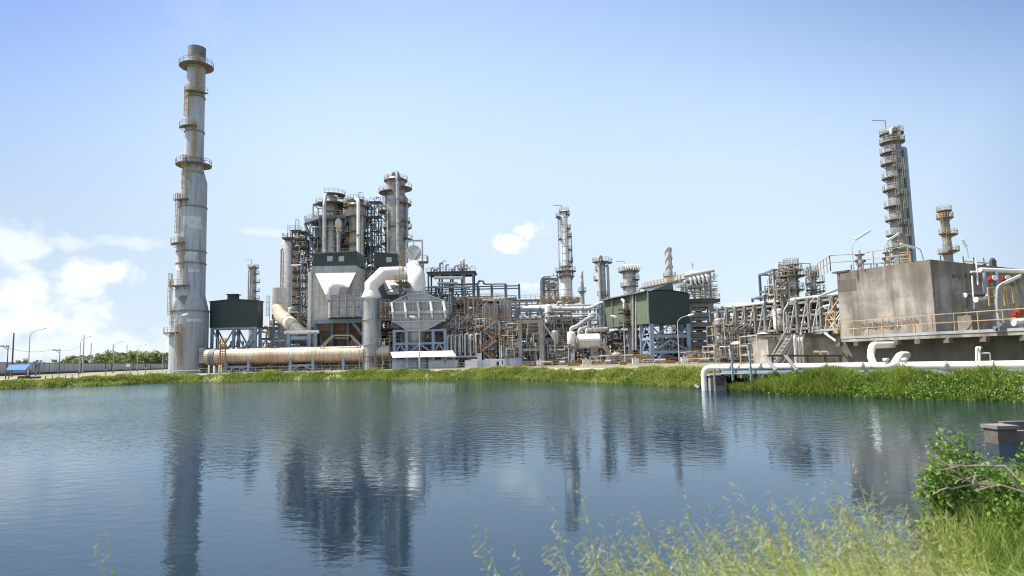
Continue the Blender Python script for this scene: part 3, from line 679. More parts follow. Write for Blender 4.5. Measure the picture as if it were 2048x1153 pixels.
# ------------------------------------------------ the tall chimney
Yc = 150
root, cx, rad = tower('chimney', 'tallest grey steel chimney with ochre ladders, standing left of the green shed', 'chimney', 376.5, Yc,
    [(97, 36), (118, 36), (330, 36), (341, 37), (366, 53), (592, 56), (622, 70), (738, 72)], 'stack', domed=False, bands=None, pyx=735, pybase=740)
CH = root
def chz(py): return Zp(376.5 + (740 - py) * 21 / 640, py, Yc)
# exact profile along the leaning image axis
for o in list(scene.objects):
    if o.parent is CH: bpy.data.objects.remove(o)
pr = [(W(376, w_, Yc) / 2, chz(py)) for py, w_ in [(742, 72), (624, 71), (592, 56), (415, 53.5), (366, 53), (341, 38), (330, 37), (97, 35)]]
pr[0] = (pr[0][0], 0)
def rad(z):
    for (ra, za), (rb, zb_) in zip(pr, pr[1:]):
        if za <= z <= zb_: return ra + (rb - ra) * (z - za) / max(1e-3, zb_ - za)
    return pr[-1][0]
m_ = MB(); m_.lathe(cx, pr, 48); tz = pr[-1][1]; tr_ = pr[-1][0]; m_.lathe(cx, [(tr_, tz), (tr_ - .2, tz), (tr_ - .2, tz - 4), (.01, tz - 4.1)], 48); m_.build('shell', 'stack', CH)
m_ = MB(); z0 = chz(119); m_.lathe(cx, [(tr_ + .02, z0), (tr_ + .02, tz - .02)], 48); m_.build('soot_band', 'soot', CH, 'sooty dark top band')
m_ = MB(); z0 = chz(345); z1 = chz(368); m_.lathe(cx, [(rad(z1) + .02, z1), (rad(z0) + .02, z0)], 48); M['conepale'] = mat('cone_stain', (0.36, 0.33, 0.26), (0.25, 0.23, 0.19), .4); m_.build('reducer_cone', 'conepale', CH, 'stained tapering cone')
for py in (197, 266, 320, 417, 505, 529, 624):
    z = chz(py); r = rad(z); m_ = MB(); m_.rect_ring(cx, r - .02, r + .16, z - .1, z + .1, n=40); m_.build('flange', 'soot', CH)
def on_stack(dpx, z, off=0.0):
    r = rad(z); s_ = max(-.98, min(.98, (dpx * Yc / F) / r)); t = math.asin(s_); return t
def patch(d0, d1, py0, py1, m='patch'):
    za, zb_ = chz(py1), chz(py0); m_ = MB(); a0, a1 = on_stack(d0, za), on_stack(d1, za)
    m_.lathe(cx, [(rad(za) + .03, za), (rad(zb_) + .03, zb_)], 8, a0, a1); m_.build('repaired_patch', m, CH)
patch(-7, 24, 438, 456); patch(-18, -2, 470, 480); patch(6, 25, 452, 462); patch(2, 20, 508, 515); patch(-2, 17, 515, 524); patch(-22, -6, 532, 545); patch(7, 24, 541, 548)
patch(10, 32, 640, 646); patch(-33, 0, 641, 644); patch(-3, 6, 604, 612, 'soot'); patch(-8, 8, 594, 604, 'soot')
z = chz(134); platform(CH, cx, z, rad(z), 1.75, 0, 2 * pi); z = chz(331); platform(CH, cx, z, rad(z), 1.75, 0, 2 * pi)
segs = [(128, 190, 10), (190, 258, -7), (258, 322, 8), (328, 405, -4), (402, 490, -15), (490, 560, -4), (560, 652, -22), (660, 735, 0)]
for i, (p0, p1, dp) in enumerate(segs):
    za, zb_ = chz(p1), chz(p0); t = on_stack(dp, za); r = max(rad(za), rad(zb_)) + .2
    m_ = MB(); m_.ladder((cx[0] + r * sin(t), cx[1] - r * cos(t), za), zb_ + 1, .7, True, (sin(t), -cos(t)), .09); m_.build('ladder', 'yellow', CH)
for py, d0, d1 in ((190, -6, 17), (258, -17, 8), (405, -18, 2), (490, -26, -3), (574, -24, 8), (666, -33, -6)):
    z = chz(py); platform(CH, cx, z, rad(z), 1.25, on_stack(d0, z), on_stack(d1, z) + .1)
# louvred breeching where the duct enters the stack
m_ = MB(); a = P(403, 727, 147.5); b = P(416, 696, 147.5); m_.box(a.x, b.x, 146.6, 150, a.z, b.z); m_.build('duct_breeching', 'soot', CH, smooth=False)
m_ = MB()
for k in range(7): z = a.z + (b.z - a.z) * (k + .5) / 7; m_.box(a.x - .05, b.x - .3, 146.3, 146.6, z - .15, z + .15)
m_.build('stiffener_ribs', 'grey', CH, smooth=False)

# ------------------------------------------------ frames
def XY(px, Y, py=690): return P(px, py, Y).x
def steel(root, xs, ys, zs, s, m='palesteel', brace=(), bm=None, nm='column', beams=True, diag='K'):
    for x in xs:
        for y in ys:
            q = MB(); q.box(x - s / 2, x + s / 2, y - s / 2, y + s / 2, 0, zs[-1]); q.build(nm, m, root, smooth=False)
    if beams:
        q = MB(); b = s * .78
        for z in zs:
            for y in ys: q.box(xs[0] + s / 2, xs[-1] - s / 2, y - b / 2, y + b / 2, z - b - .02, z - .02)
            for x in xs: 
                for ya, yb in zip(ys, ys[1:]): q.box(x - b / 2, x + b / 2, ya + s / 2, yb - s / 2, z - b - .02, z - .02)
        q.build('beams', bm or m, root, smooth=False)
    if brace:
        q = MB(); zz = [0] + list(zs)
        for i in brace:
            za, zb_ = zz[i], zz[i + 1]
            for y in (ys[0], ys[-1]):
                for xa, xb in zip(xs, xs[1:]):
                    mx = (xa + xb) / 2
                    if diag == 'K': q.bar((xa, y, za + .3), (mx, y, zb_ - .4), s * .5); q.bar((xb, y, za + .3), (mx, y, zb_ - .4), s * .5)
                    elif diag == 'V': q.bar((xa, y, zb_ - .3), (mx, y, za + .3), s * .5); q.bar((xb, y, zb_ - .3), (mx, y, za + .3), s * .5)
                    else: q.bar((xa, y, za + .3), (xb, y, zb_ - .4), s * .5)
        q.build('bracing', bm or m, root, smooth=False)
ORTH = ['x', 'z', 'y']
PM = ['silver', 'silver', 'galv', 'white', 'silver', 'grey', 'redbrown', 'conc', 'white', 'yellow', 'clad', 'galv', 'white']
def rpipe(r, x0, x1, y0, y1, z0, z1, n=4, rr=(.1, .14, .2, .28), front=.6):
    p = Vector((r.uniform(x0, x1), y0 + (y1 - y0) * r.random() ** (1 / max(.2, 1 - front)) if False else r.uniform(y0, y1), r.uniform(z0, z1))); pts = [p.copy()]; last = None
    for i in range(r.randint(2, n)):
        ax = r.choice([a for a in 'xxzzy' if a != last]); last = ax; q = pts[-1].copy()
        if ax == 'x': q.x = r.uniform(x0, x1)
        elif ax == 'y': q.y = r.uniform(y0, y1)
        else: q.z = r.uniform(z0, z1)
        if (q - pts[-1]).length > .6: pts.append(q)
    if len(pts) < 2: pts.append(pts[0] + Vector((0, 0, -1.5)))
    rad_ = r.choice(rr); m_ = MB(); m_.tube(pts, rad_, 7, rad_ * 2.2); return m_, pts, rad_
def valve_mb(m_, p, s=.35):
    p = Vector(p); m_.box(p.x - s, p.x + s, p.y - s * .6, p.y + s * .6, p.z - s * .6, p.z + s * .6); m_.bar(p, p + Vector((0, 0, s * 2.6)), s * .35); m_.rect_ring((p.x, p.y), .02, s * .9, p.z + s * 2.5, p.z + s * 2.75, n=10)
def module(label, px0, px1, pyt, Y, dep, lev, seed, npipe=26, fm='conc', cs=.55, nx=3, group='pipework modules of the process area', name='process_module', pyb=None, rails=True, vessels=1, stair=False, brace=(), rr=(.07, .1, .15, .22), mats=None, cat='process unit', vert=0, dark=0, braced='K'):
    r = random.Random(seed); x0, x1 = XY(px0, Y), XY(px1, Y); y0, y1 = Y, Y + dep; zt = Zp((px0 + px1) / 2, pyt, Y)
    root = thing(name, label, cat, ((x0 + x1) / 2, Y + dep / 2, 0), group)
    zs = [zt * (k + 1) / lev for k in range(lev)]; xs = [x0 + (x1 - x0) * k / (nx - 1) for k in range(nx)]
    steel(root, xs, [y0, y1], zs, cs, fm, brace, diag=braced)
    for i, z in enumerate(zs):
        a = r.uniform(0, .3); m_ = MB(); m_.box(x0 + (x1 - x0) * a * r.randint(0, 1) + cs / 2 + .02, x1 - cs / 2 - .02, y0 - .5, y0 + dep * r.uniform(.35, .8), z - .005, z + .07); d_ = m_.build('deck', 'grating', root, smooth=False)
        if rails and r.random() < .8:
            m_ = MB(); xa = x0 + (x1 - x0) * r.uniform(0, .4); xb = x1 - (x1 - xa) * r.uniform(0, .3); m_.rail([(xa, y0 - .45, z + .07), (xb, y0 - .45, z + .07)], 1.1, .07, 1.5); m_.build('railing', 'yellow', d_)
    mats = mats or PM
    for k in range(npipe):
        zl = r.choice([0] + zs[:-1]) if r.random() < .6 else 0; 
        m_, pts, rd = rpipe(r, x0, x1, y0 - .8, y0 + dep * .7, zl + .3, min(zt * 1.04, zl + zt * r.uniform(.25, .7) + 1), 5, rr); m_.build('pipe', r.choice(mats), root)
    for k in range(vert):
        x = x0 + (x1 - x0) * (k + .5 + r.uniform(-.3, .3)) / vert; h = zt * r.uniform(.5, 1.05); rd = r.choice((.07, .09, .12, .15)); m_ = MB(); y = y0 - r.uniform(.7, 1.5)
        m_.tube([(x, y0 + 2, .6 + h * .1), (x, y, .6 + h * .1), (x, y, h), (x, y0 + 2, h)], rd, 7, rd * 2.5); m_.build('pipe', r.choice(['galv', 'grey', 'silver', 'conc']), root)
    for k in range(vessels):
        z = r.choice([0] + zs[:-1]) + .2; x = r.uniform(x0 + 1, x1 - 2); rd = r.uniform(.6, 1.1); L_ = r.uniform(2.5, 5); m_ = MB(); y = y0 + dep * .25
        z = min(z, zt - 2 * rd - .3)
        if r.random() < .5:
            m_.tube([(x, y, z + rd + .4), (x + .25, y, z + rd + .4), (x + L_ - .25, y, z + rd + .4), (x + L_, y, z + rd + .4)], [rd * .55, rd, rd, rd * .55], 14); m_.box(x + .6, x + .9, y - .5, y + .5, z, z + .8); m_.box(x + L_ - .9, x + L_ - .6, y - .5, y + .5, z, z + .8)
        else: m_.lathe((x, y), [(rd * .9, z), (rd, z + .3), (rd, z + L_)] + dome(rd, z + L_), 14)
        m_.build('vessel', r.choice(['silver', 'white', 'clad', 'redbrown']), root)
    for k in range(7): m_ = MB(); valve_mb(m_, (r.uniform(x0, x1), y0 - r.uniform(0, .8), r.choice([0] + zs) + .7), r.uniform(.16, .3)); m_.build('valve', r.choice(['grey', 'redbrown', 'dark', 'galv']), root, smooth=False)
    m_ = MB(); hh = zt * 1.02
    for k in range(int(14 * (x1 - x0) * (1 if zt > 6 else .5))):
        x = r.uniform(x0, x1); y = y0 - r.uniform(.1, 1.3) if r.random() < .6 else r.uniform(y0, y1); z = r.uniform(.3, hh); L_ = r.uniform(.6, 3.5); t = r.choice((.07, .1, .13, .16)); q = r.random()
        if q < .3: m_.bar((x, y, z), (x, y, min(hh, z + L_)), t)
        elif q < .8: m_.bar((x, y, z), (min(x1 + .3, x + L_), y, z), t)
        elif q < .9: m_.bar((x, y, z), (min(x1, x + L_), y, min(hh, z + L_)), t)
        else: m_.box(x, x + .35, y, y + .3, z, z + .4)
    q = m_.build('small_bore_piping', ('silver', 'white', 'grey')[seed % 3], root, smooth=False); q['kind'] = 'stuff'
    m_ = MB()
    for k in range(int(1.6 * (x1 - x0))):
        x = r.uniform(x0, x1 - 2); y = y0 - r.uniform(.3, 1.3); z = r.choice(zs[:-1] + [.1]); w_ = r.uniform(1, 2.6)
        for h in (.55, 1.1): m_.bar((x, y, z + h), (x + w_, y, z + h), .075)
        for i in range(3): m_.bar((x + w_ * i / 2, y, z), (x + w_ * i / 2, y, z + 1.1), .07)
    q = m_.build('guard_rails', 'yellow', root, smooth=False); q['kind'] = 'stuff'
    if dark:
        for k in range(dark):
            x = r.uniform(x0, x1 - 2); z = r.choice([0] + zs[:-1]) + .1; m_ = MB(); m_.box(x, x + r.uniform(2, 5), y1 - 2, y1 - .5, z, z + zt / lev * r.uniform(.5, .95)); m_.build('equipment_cabinet', r.choice(['dark', 'redbrown', 'dark', 'grey']), root, smooth=False)
    return root, (x0, x1, y0, y1, zt, zs)
def stair_flight(m_, p, q, w_, out=(0, -1, 0)):
    p = Vector(p); q = Vector(q); o = Vector((0, w_, 0))
    for k in (0, 1): m_.bar(p + o * k, q + o * k, .09, .3)
    n = max(3, int(abs(q.z - p.z) / .3))
    for i in range(n): c = p.lerp(q, (i + .5) / n); m_.box(c.x - .14, c.x + .14, p.y, p.y + w_, c.z - .03, c.z + .03)
def stair_rail(m_, p, q, w_, s=.07):
    p = Vector(p); q = Vector(q); o = Vector((0, w_, 0))
    for k in (0, 1):
        for h in (.55, 1.1): m_.bar(p + o * k + Vector((0, 0, h)), q + o * k + Vector((0, 0, h)), s)
        for i in range(5): c = p.lerp(q, i / 4) + o * k; m_.bar(c, c + Vector((0, 0, 1.1)), s)

# ------------------------------------------------ green clad shed left, on blue steel legs
Y0 = 152
x0, x1 = XY(418, Y0), XY(514, Y0); zt, zb_, zr = Zp(418, 603, Y0), Zp(466, 655, Y0), Zp(462, 599, Y0)
SH = thing('elevated_shed', 'dark green clad shed on blue steel legs directly right of the tall chimney', 'shed', ((x0 + x1) / 2, Y0 + 4, 0))
m_ = MB(); m_.prism([(x0, zb_), (x1, zb_), (x1, zt - .15), ((x0 + x1) / 2, zr - .12), (x0, zt - .15)], Y0, Y0 + 3.4); m_.build('wall', 'green', SH, smooth=False)
m_ = MB(); xm = (x0 + x1) / 2
for a, b in (((x0 - .2, zt - .12), (xm, zr)), ((xm, zr), (x1 + .2, zt - .12))): m_.prism([(a[0], a[1] - .1), (b[0], b[1] - .1), (b[0], b[1] + .12), (a[0], a[1] + .1)], Y0 - .2, Y0 + 3.6)
rf = m_.build('roof', 'green', SH, smooth=False)
m_ = MB(); vx = XY(460, Y0 + 3); m_.box(vx, vx + 1.9, Y0 + 1, Y0 + 3, zr - .5, zr + 1.1); m_.box(vx - .2, vx + 2.3, Y0 + .8, Y0 + 3.2, zr + 1.103, zr + 1.3); m_.build('roof_vent', 'green', rf, smooth=False)
steel(SH, [x0 + .5, xm, x1 - .5], [Y0 + .3, Y0 + 3.1], [zb_ * .5, zb_], .55, 'palesteel', (1,), diag='V')
m_ = MB()
for k in range(7): x = x0 + 1 + k * 1.4; m_.tube([(x, Y0 + 3, zb_ * .5 + .4 + .2 * (k % 3)), (x + 1.2, Y0 + 3, zb_ * .5 + .4 + .2 * (k % 3)), (x + 1.2, Y0 + 3, zb_ * .5 + 2)], .22, 7, .3)
m_.build('duct_stubs', 'silver', SH)
m_ = MB(); m_.box(x0 + .8, x1 - .8, Y0 + 4, Y0 + 7, zb_ * .5 + .05, zb_ * .5 + .3); m_.build('deck', 'redbrown', SH, smooth=False)
m_ = MB(); m_.box(x0 + 1.5, x1 - 2.5, Y0 + 3.5, Y0 + 7, .2, zb_ * .42); m_.build('equipment_cabinet', 'dark', SH, smooth=False)

# ------------------------------------------------ big horizontal flue duct
Yd = 146.5; za, zb2 = Zp(600, 727, Yd), Zp(600, 695, Yd); rd = (zb2 - za) / 2; zc = (za + zb2) / 2; xa, xb = XY(414, Yd), XY(780, Yd)
DU = thing('flue_duct', 'long cream rust-streaked horizontal flue duct running from the chimney base', 'duct', ((xa + xb) / 2, Yd, 0))
m_ = MB(); m_.tube([(xa, Yd, zc), (xb, Yd, zc)], rd, 36); m_.build('shell', 'cream', DU)
m_ = MB()
for k in range(46):
    x = xa + 1.6 + (xb - xa - 1.6) * k / 46; m_.tube([(x, Yd, zc), (x + .06, Yd, zc)], rd + .03, 36, cap=True)
m_.build('stiffener_rings', 'cream', DU)
for px in (728, 752):
    x = XY(px, Yd); m_ = MB(); m_.tube([(x - .25, Yd, zc), (x + .25, Yd, zc)], rd + .22, 30); m_.build('flange', 'grey', DU)
x = XY(428, Yd); m_ = MB(); m_.tube([(x - .6, Yd, zc), (x + .6, Yd, zc)], rd + .12, 30); m_.build('expansion_joint', 'soot', DU)
for px in (459, 503, 586, 630, 690):
    x = XY(px, Yd); m_ = MB(); m_.box(x - .25, x + .25, Yd - rd * .95, Yd - rd * .6, 0, zc - .3); m_.box(x - .25, x + .25, Yd + rd * .6, Yd + rd * .95, 0, zc - .3); m_.box(x - .3, x + .3, Yd - rd * .97, Yd + rd * .97, za - .5, za - .02); m_.build('saddle', 'palesteel', DU, smooth=False)
for a, b in ((459, 503), (586, 630)):
    xa_, xb_ = XY(a, Yd), XY(b, Yd); m_ = MB(); m_.bar((xa_, Yd - rd * .8, .2), ((xa_ + xb_) / 2, Yd - rd * .8, za - .3), .22); m_.bar((xb_, Yd - rd * .8, .2), ((xa_ + xb_) / 2, Yd - rd * .8, za - .3), .22); m_.bar((xa_, Yd - rd * .8, za - .4), (xb_, Yd - rd * .8, za - .4), .3); m_.build('bracing', 'palesteel', DU, smooth=False)
m_ = MB(); m_.bar((XY(640, Yd), Yd - 1.5, zb2 + .05), (XY(658, Yd), Yd - 1.5, Zp(660, 671, Yd)), .25)
pts = [P(640, 695, Yd - 1), P(665, 671, Yd - 1), P(700, 671, Yd - 1), P(722, 694, Yd - 1)]; m_ = MB()
for a, b in zip(pts, pts[1:]): m_.bar(a, b, .25); m_.bar(a + Vector((0, 1.6, 0)), b + Vector((0, 1.6, 0)), .25); m_.bar(a + Vector((.4, 0, -.6)), b + Vector((-.4, 0, -.6)), .15)
m_.build('pipe_arch', 'conc', DU, smooth=False)
# ochre caged ladder standing before the duct
LD = thing('access_ladder', 'ochre caged access ladder standing before the left end of the flue duct', 'ladder', (XY(446, 143.5), 143.5, 0))
m_ = MB(); zt = Zp(446, 678, 143.5); m_.ladder((XY(446, 143.5), 143.6, 0), zt, 1.1, False, (0, -1), .16); m_.build('ladder_rails', 'orange', LD, smooth=False)
m_ = MB(); x = XY(446, 143.5)
for k in range(9): z = za + k * (zt - za) / 8; m_.bar((x - .8, 142.6, z), (x + .8, 142.6, z), .09); m_.bar((x - .8, 142.6, z), (x - .8, 143.6, z), .09); m_.bar((x + .8, 142.6, z), (x + .8, 143.6, z), .09)
for dx in (-.8, -.27, .27, .8): m_.bar((x + dx, 142.6, za), (x + dx, 142.6, zt), .09)
m_.build('cage', 'yellow', LD, smooth=False)
m_ = MB(); m_.box(x - 1.2, x + 1.2, 142.5, 144.2, zt - 2.2, zt - 2.05); m_.build('platform', 'redbrown', LD, smooth=False)

# ------------------------------------------------ tall plain vessel with slanting duct (left of the precipitator)
VD = thing('bypass_duct', 'pale vertical vent drum with a cream duct slanting down to the right below it', 'duct', (XY(557, 158), 158, 0))
Y1 = 158; c = (XY(557, Y1), Y1); r = W(557, 27, Y1) / 2; m_ = MB(); m_.lathe(c, [(r, Zp(557, 622, Y1)), (r, Zp(557, 577, Y1)), (r - .15, Zp(557, 577, Y1)), (r - .15, Zp(557, 585, Y1))], 28); m_.build('drum', 'silver', VD)
m_ = MB(); a = P(557, 612, Y1); b = P(562, 632, Y1 - 1); d_ = P(606, 672, 151); m_.tube([a, b, b.lerp(d_, .5), d_], [r * .99, r * 1.02, r, r * .98], 28); m_.build('slanting_duct', 'cream', VD)
for t in (.3, .62): q = b.lerp(d_, t); e = (d_ - b).normalized(); m_ = MB(); m_.tube([q - e * .1, q + e * .1], r + .1, 28); m_.build('flange', 'grey', VD)
m_ = MB(); m_.bar((c[0], Y1 + .5, 0), (c[0], Y1 + .5, Zp(557, 622, Y1)), .7); m_.bar((c[0] - 2, Y1 + 1, 0), (c[0] - 1, Y1, Zp(557, 620, Y1)), .4); m_.build('support_post', 'palesteel', VD, smooth=False)
m_ = MB(); m_.ladder((c[0] - r - .6, Y1, Zp(557, 650, Y1)), Zp(557, 592, Y1), .7, True, (-1, -.4), .08); m_.build('ladder', 'grey', VD)
# portal support frame it lands on
PF = thing('portal_frame', 'blue grey steel portal frame with rounded white cap beam above the duct', 'frame', (XY(605, 149), 150, 0))
xa, xb = XY(574, 149), XY(623, 149); zt = Zp(600, 665, 149)
for x in (xa + .4, xb - .4, xb + .9):
    m_ = MB(); m_.box(x - .35, x + .35, 148.6, 149.3, 0, zt); m_.build('column', 'palesteel', PF, smooth=False)
m_ = MB(); m_.tube([(xa - .6, 149, zt), (xb + 1.6, 149, zt)], .42, 10); m_.build('cap_beam', 'white', PF)
m_ = MB(); zz = zt * .62; m_.box(xa + .8, xb - .8, 148.7, 149.2, zt - 1.6, zt - .9); m_.box(xa + .8, xb - .8, 148.7, 149.2, zz - .3, zz + .2); m_.box(xa - 1.8, xa - .3, 148.7, 149.1, zt - 1.9, zt - 1.5); m_.build('beams', 'palesteel', PF, smooth=False)

# ------------------------------------------------ vessel with stair tower (563-610)
Yv = 200
tower('reactor_vessel', 'broad pale smooth vessel beside the dark stair tower, left of the big reactor group', 'tower', 583, Yv, [(486, 38), (610, 38)], 'silver', plats=[(492, 20, 200, 1.2), (540, 30, 160, 1.2)], bands=None, pyx=560, risers=[(-50, .25, .2, 500, 640, 'galv')])
module('dark stair tower wrapped in ochre rails at the right flank of the pale vessel', 582, 611, 464, 190, 6, 17, 5, 40, 'dark', .3, 3, None, 'stair_tower', vessels=0, cat='stair tower', rr=(.08, .12, .18))
HD = thing('head_deck', 'flat railed platform with davit frame above the pale vessel', 'platform', (XY(587, 198), 200, 0)); zt = Zp(587, 477, 198)
m_ = MB(); xa, xb = XY(566, 198), XY(608, 198); m_.box(xa, xb, 196, 203, zt - .5, zt); m_.build('deck', 'dark', HD, smooth=False)
m_ = MB(); m_.rail([(xa, 196, zt), (xb, 196, zt), (xb, 203, zt), (xa, 203, zt)], 1.2, .09, 1.5, True); m_.rail([(xa + 2, 196.5, zt + 2.3), (xb - 1, 196.5, zt + 2.3)], 1.2, .09); m_.build('railing', 'grey', HD, smooth=False)
m_ = MB(); m_.box(xa + 2, xb - 1, 196.6, 202, zt + 2.1, zt + 2.28); 
for x in (xa + 2.2, xb - 1.3): m_.bar((x, 197, zt), (x, 197, zt + 2.1), .2)
for dx, h in ((1, 3), (3.3, 4.6), (4.2, 4.4)): m_.bar((xa + dx, 198, zt), (xa + dx, 198, zt + h + 1), .12)
m_.bar((xa + 3.3, 198, zt + 5.6), (xa + 4.2, 198, zt + 5.4), .12); m_.build('upper_deck', 'dark', HD, smooth=False)
for px in (568, 606):
    x = XY(px, 198); m_ = MB(); m_.box(x - .25, x + .25, 202, 202.5, 0, zt - .5); m_.build('column', 'dark', HD, smooth=False)
# ------------------------------------------------ reactor group behind the precipitator
Yr = 195
tower('regenerator', 'wide grey reactor with angled blue deck and twin dome pipes behind the green hut', 'tower', 664, Yr, [(462, 34), (474, 60), (520, 66), (600, 80)], 'clad', plats=[(520, -160, 160, 2.0), (494, -150, 150, 1.4)], lads=[(494, 520, -40)], pyx=500, bands=2.0)
rt2, cxr, radr = tower('riser_column', 'slim grey column with big curved white overhead pipe at the top of the reactor group', 'tower', 664, 190, [(396, 22), (440, 22), (470, 22)], 'silver', plats=[(391, -20, 150, 2.2), (409, -180, 180, 3.0), (424, -180, 180, .8)], pyx=430, bands=1.2, railm='grey')
# it stands on the deck
RD = thing('truss_deck', 'angled blue steel truss deck wrapped round the reactor with slanted struts', 'deck', (XY(664, 192), 192, 0)); zt = Zp(664, 438, 190)
A = [P(607, 441, 190), P(636, 436, 184), P(690, 436, 184), P(717, 442, 190)]
xs = [a.x for a in A]; m_ = MB(); k = 0
poly = [(xs[0], 191), (xs[1], 185), (xs[2], 185), (xs[3], 191), (xs[3], 202), (xs[0], 202)]
n = len(poly); m_.v += [(x, y, zt - .9) for x, y in poly] + [(x, y, zt) for x, y in poly]; m_.f += [tuple(range(n))[::-1], tuple(range(n, 2 * n))] + [(i, (i + 1) % n, n + (i + 1) % n, n + i) for i in range(n)]
m_.build('deck', 'bluesteel', RD, smooth=False)
m_ = MB(); m_.rail([(x, y, zt) for x, y in poly], 1.2, .09, 1.5, True); m_.build('railing', 'yellow', RD, smooth=False)
m_ = MB()
for (ax, ay), (bx, by) in (((xs[0], 191.3), (XY(632, 190), 190)), ((xs[1], 185.3), (XY(648, 190), 189)), ((xs[2], 185.3), (XY(676, 190), 189)), ((xs[3], 191.3), (XY(700, 190), 190)), ((xs[0] + 2, 198), (XY(634, 190), 194))):
    m_.bar((ax, ay, zt - .9), (bx, by, zt - 10), .55)
m_.build('struts', 'bluesteel', RD, smooth=False)
for px, y in ((632, 191), (648, 188.5), (678, 188.5), (700, 191)):
    x = XY(px, y, 500); q = MB(); q.box(x - .35, x + .35, y - .35, y + .35, 0, zt - .9); q.build('column', 'bluesteel', RD, smooth=False)
def bigpipe(name, label, pts, r, m='silver', fr=2.2, cuffs=(), group=None, cat='pipe'):
    pts = [P(*p) for p in pts]; root = thing(name, label, cat, (pts[-1].x, pts[-1].y, 0), group); m_ = MB(); m_.tube(pts, r, 18, fr); m_.build('pipe_run', m, root)
    for (px, py, Y, ax) in cuffs:
        q = P(px, py, Y); e = Vector((0, 0, .18)) if ax == 'z' else Vector((.18, 0, 0)); m_ = MB(); m_.tube([q - e, q + e], r + .13, 18); m_.build('flange', 'grey', root)
    return root
bigpipe('overhead_pipe', 'thick white curved pipe dropping from the reactor head to the green hut roof', [(668, 392, 190), (652, 388, 187), (649, 400, 183), (649, 515, 183)], .5, 'silver', 2.2, [(649, 440, 183, 'z'), (649, 480, 183, 'z')])
bigpipe('slide_valve_pipe', 'grey pipe with swollen rusty valve body beside the reactor deck', [(677, 445, 184), (677, 515, 184)], .45, 'clad', 1, [(677, 448, 184, 'z'), (677, 462, 184, 'z')])
m_ = MB(); q = P(677, 447, 184); solo(m_.lathe((q.x, 184), [(.5, q.z - 1.6), (.85, q.z - .8), (.9, q.z + .5), (.5, q.z + 1.2)], 18), 'bulging_valve', 'cream', (q.x, 184, 0), 'rust brown bulging valve body high on the grey pipe', 'valve')
tower('stripper_vessel', 'domed cream vessel with white pipe looping from its top, right of the reactor deck', 'tower', 713, 188, [(414, 40), (438, 40), (448, 30), (600, 34)], 'clad', plats=[(415, -140, 140, .9), (436, -160, 160, 1.3), (466, -130, 130, 1.2), (490, -130, 130, 1.2), (408, 0, 360, .3)], lads=[(438, 466, 35)], pyx=470, bands=1.6, risers=[(40, .4, .2, 430, 520, 'galv')])
bigpipe('overhead_pipe', 'white pipe rising over the dome of the cream vessel then dropping beside it', [(708, 412, 188), (708, 399, 187), (717, 399, 184), (717, 520, 183)], .5, 'white', 2.0, [(717, 470, 183, 'z')])
TP = thing('crown_platform', 'round platform with davit above the cream domed vessel', 'platform', (XY(711, 188, 410), 188, 0)); q = P(711, 401, 188); platform(TP, (q.x, 188), q.z, .2, 2.2, 0, 2 * pi, rm='grey')
m_ = MB(); m_.bar((q.x + .9, 188, q.z), (q.x + .9, 188, q.z + 2.3), .14); m_.bar((q.x + .9, 188, q.z + 2.3), (q.x + 2.3, 188, q.z + 2), .14); m_.bar((q.x, 188, q.z - 2.5), (q.x, 188, q.z), .5); m_.build('davit', 'grey', TP, smooth=False)
module('crowded reactor pipework with ochre decks below the blue truss deck', 618, 700, 442, 189, 6, 9, 12, 46, 'bluesteel', .3, 4, None, 'reactor_structure', vessels=3, cat='steel structure')
module('cluster of small vessels and railed decks standing on the blue truss deck', 624, 700, 408, 193, 5, 10, 17, 60, 'grey', .3, 4, None, 'reactor_structure', vessels=6, cat='steel structure')
module('pipe-filled frame behind the cream domed vessel head', 700, 742, 412, 194, 5, 10, 18, 40, 'bluesteel', .3, 3, None, 'reactor_structure', vessels=3, cat='steel structure')
module('tall open blue lattice stair tower between the domed vessel and the tallest column', 735, 763, 404, 190, 6, 11, 14, 20, 'bluesteel', .3, 3, None, 'lattice_tower', vessels=0, brace=tuple(range(11)), cat='steel structure', rr=(.08, .12, .18))
module('dense blue steel and pipes under the domed cream vessel', 696, 736, 440, 192, 6, 8, 15, 30, 'bluesteel', .3, 3, None, 'reactor_structure', vessels=2, cat='steel structure')
module('narrow ochre railed decks stacked at the left edge of the reactor', 604, 626, 520, 186, 6, 8, 16, 24, 'bluesteel', .3, 2, None, 'side_structure', vessels=1, cat='steel structure')
# tallest column of the group
tower('distillation_column', 'tallest column of the reactor group with full-height white side pipe', 'tower', 792, 190, [(362, 38), (392, 38), (394, 43), (600, 46)], 'clad',
      plats=[(362, -180, 180, .7), (378, 40, 150, 2.0), (386, -150, -10, 2.2), (410, 30, 150, 1.4), (424, -150, -40, 2.0), (445, 40, 120, 1.0), (456, -180, 180, .4), (455, 100, 150, 1.4), (488, -120, -40, 1.0), (480, 50, 130, 1.6)],
      lads=[(362, 386, -30), (386, 424, -60), (424, 456, -35), (410, 445, 75), (456, 488, 70)], pyx=470, bands=1.5, risers=[(65, .28, .3, 400, 560, 'galv'), (-30, .22, .2, 430, 560, 'silver')])
bigpipe('overhead_pipe', 'dark hooped pipe over the tallest column continuing down its front as a white pipe', [(787, 362, 190), (787, 346, 189), (795, 346, 187), (795, 362, 186)], .62, 'soot', 1.8)
bigpipe('downcomer_pipe', 'long straight white pipe running down the front of the tallest column', [(795, 361, 186), (796, 520, 186)], .45, 'silver', 1, [(796, 398, 186, 'z'), (796, 432, 186, 'z'), (796, 446, 186, 'z'), (796, 480, 186, 'z')])
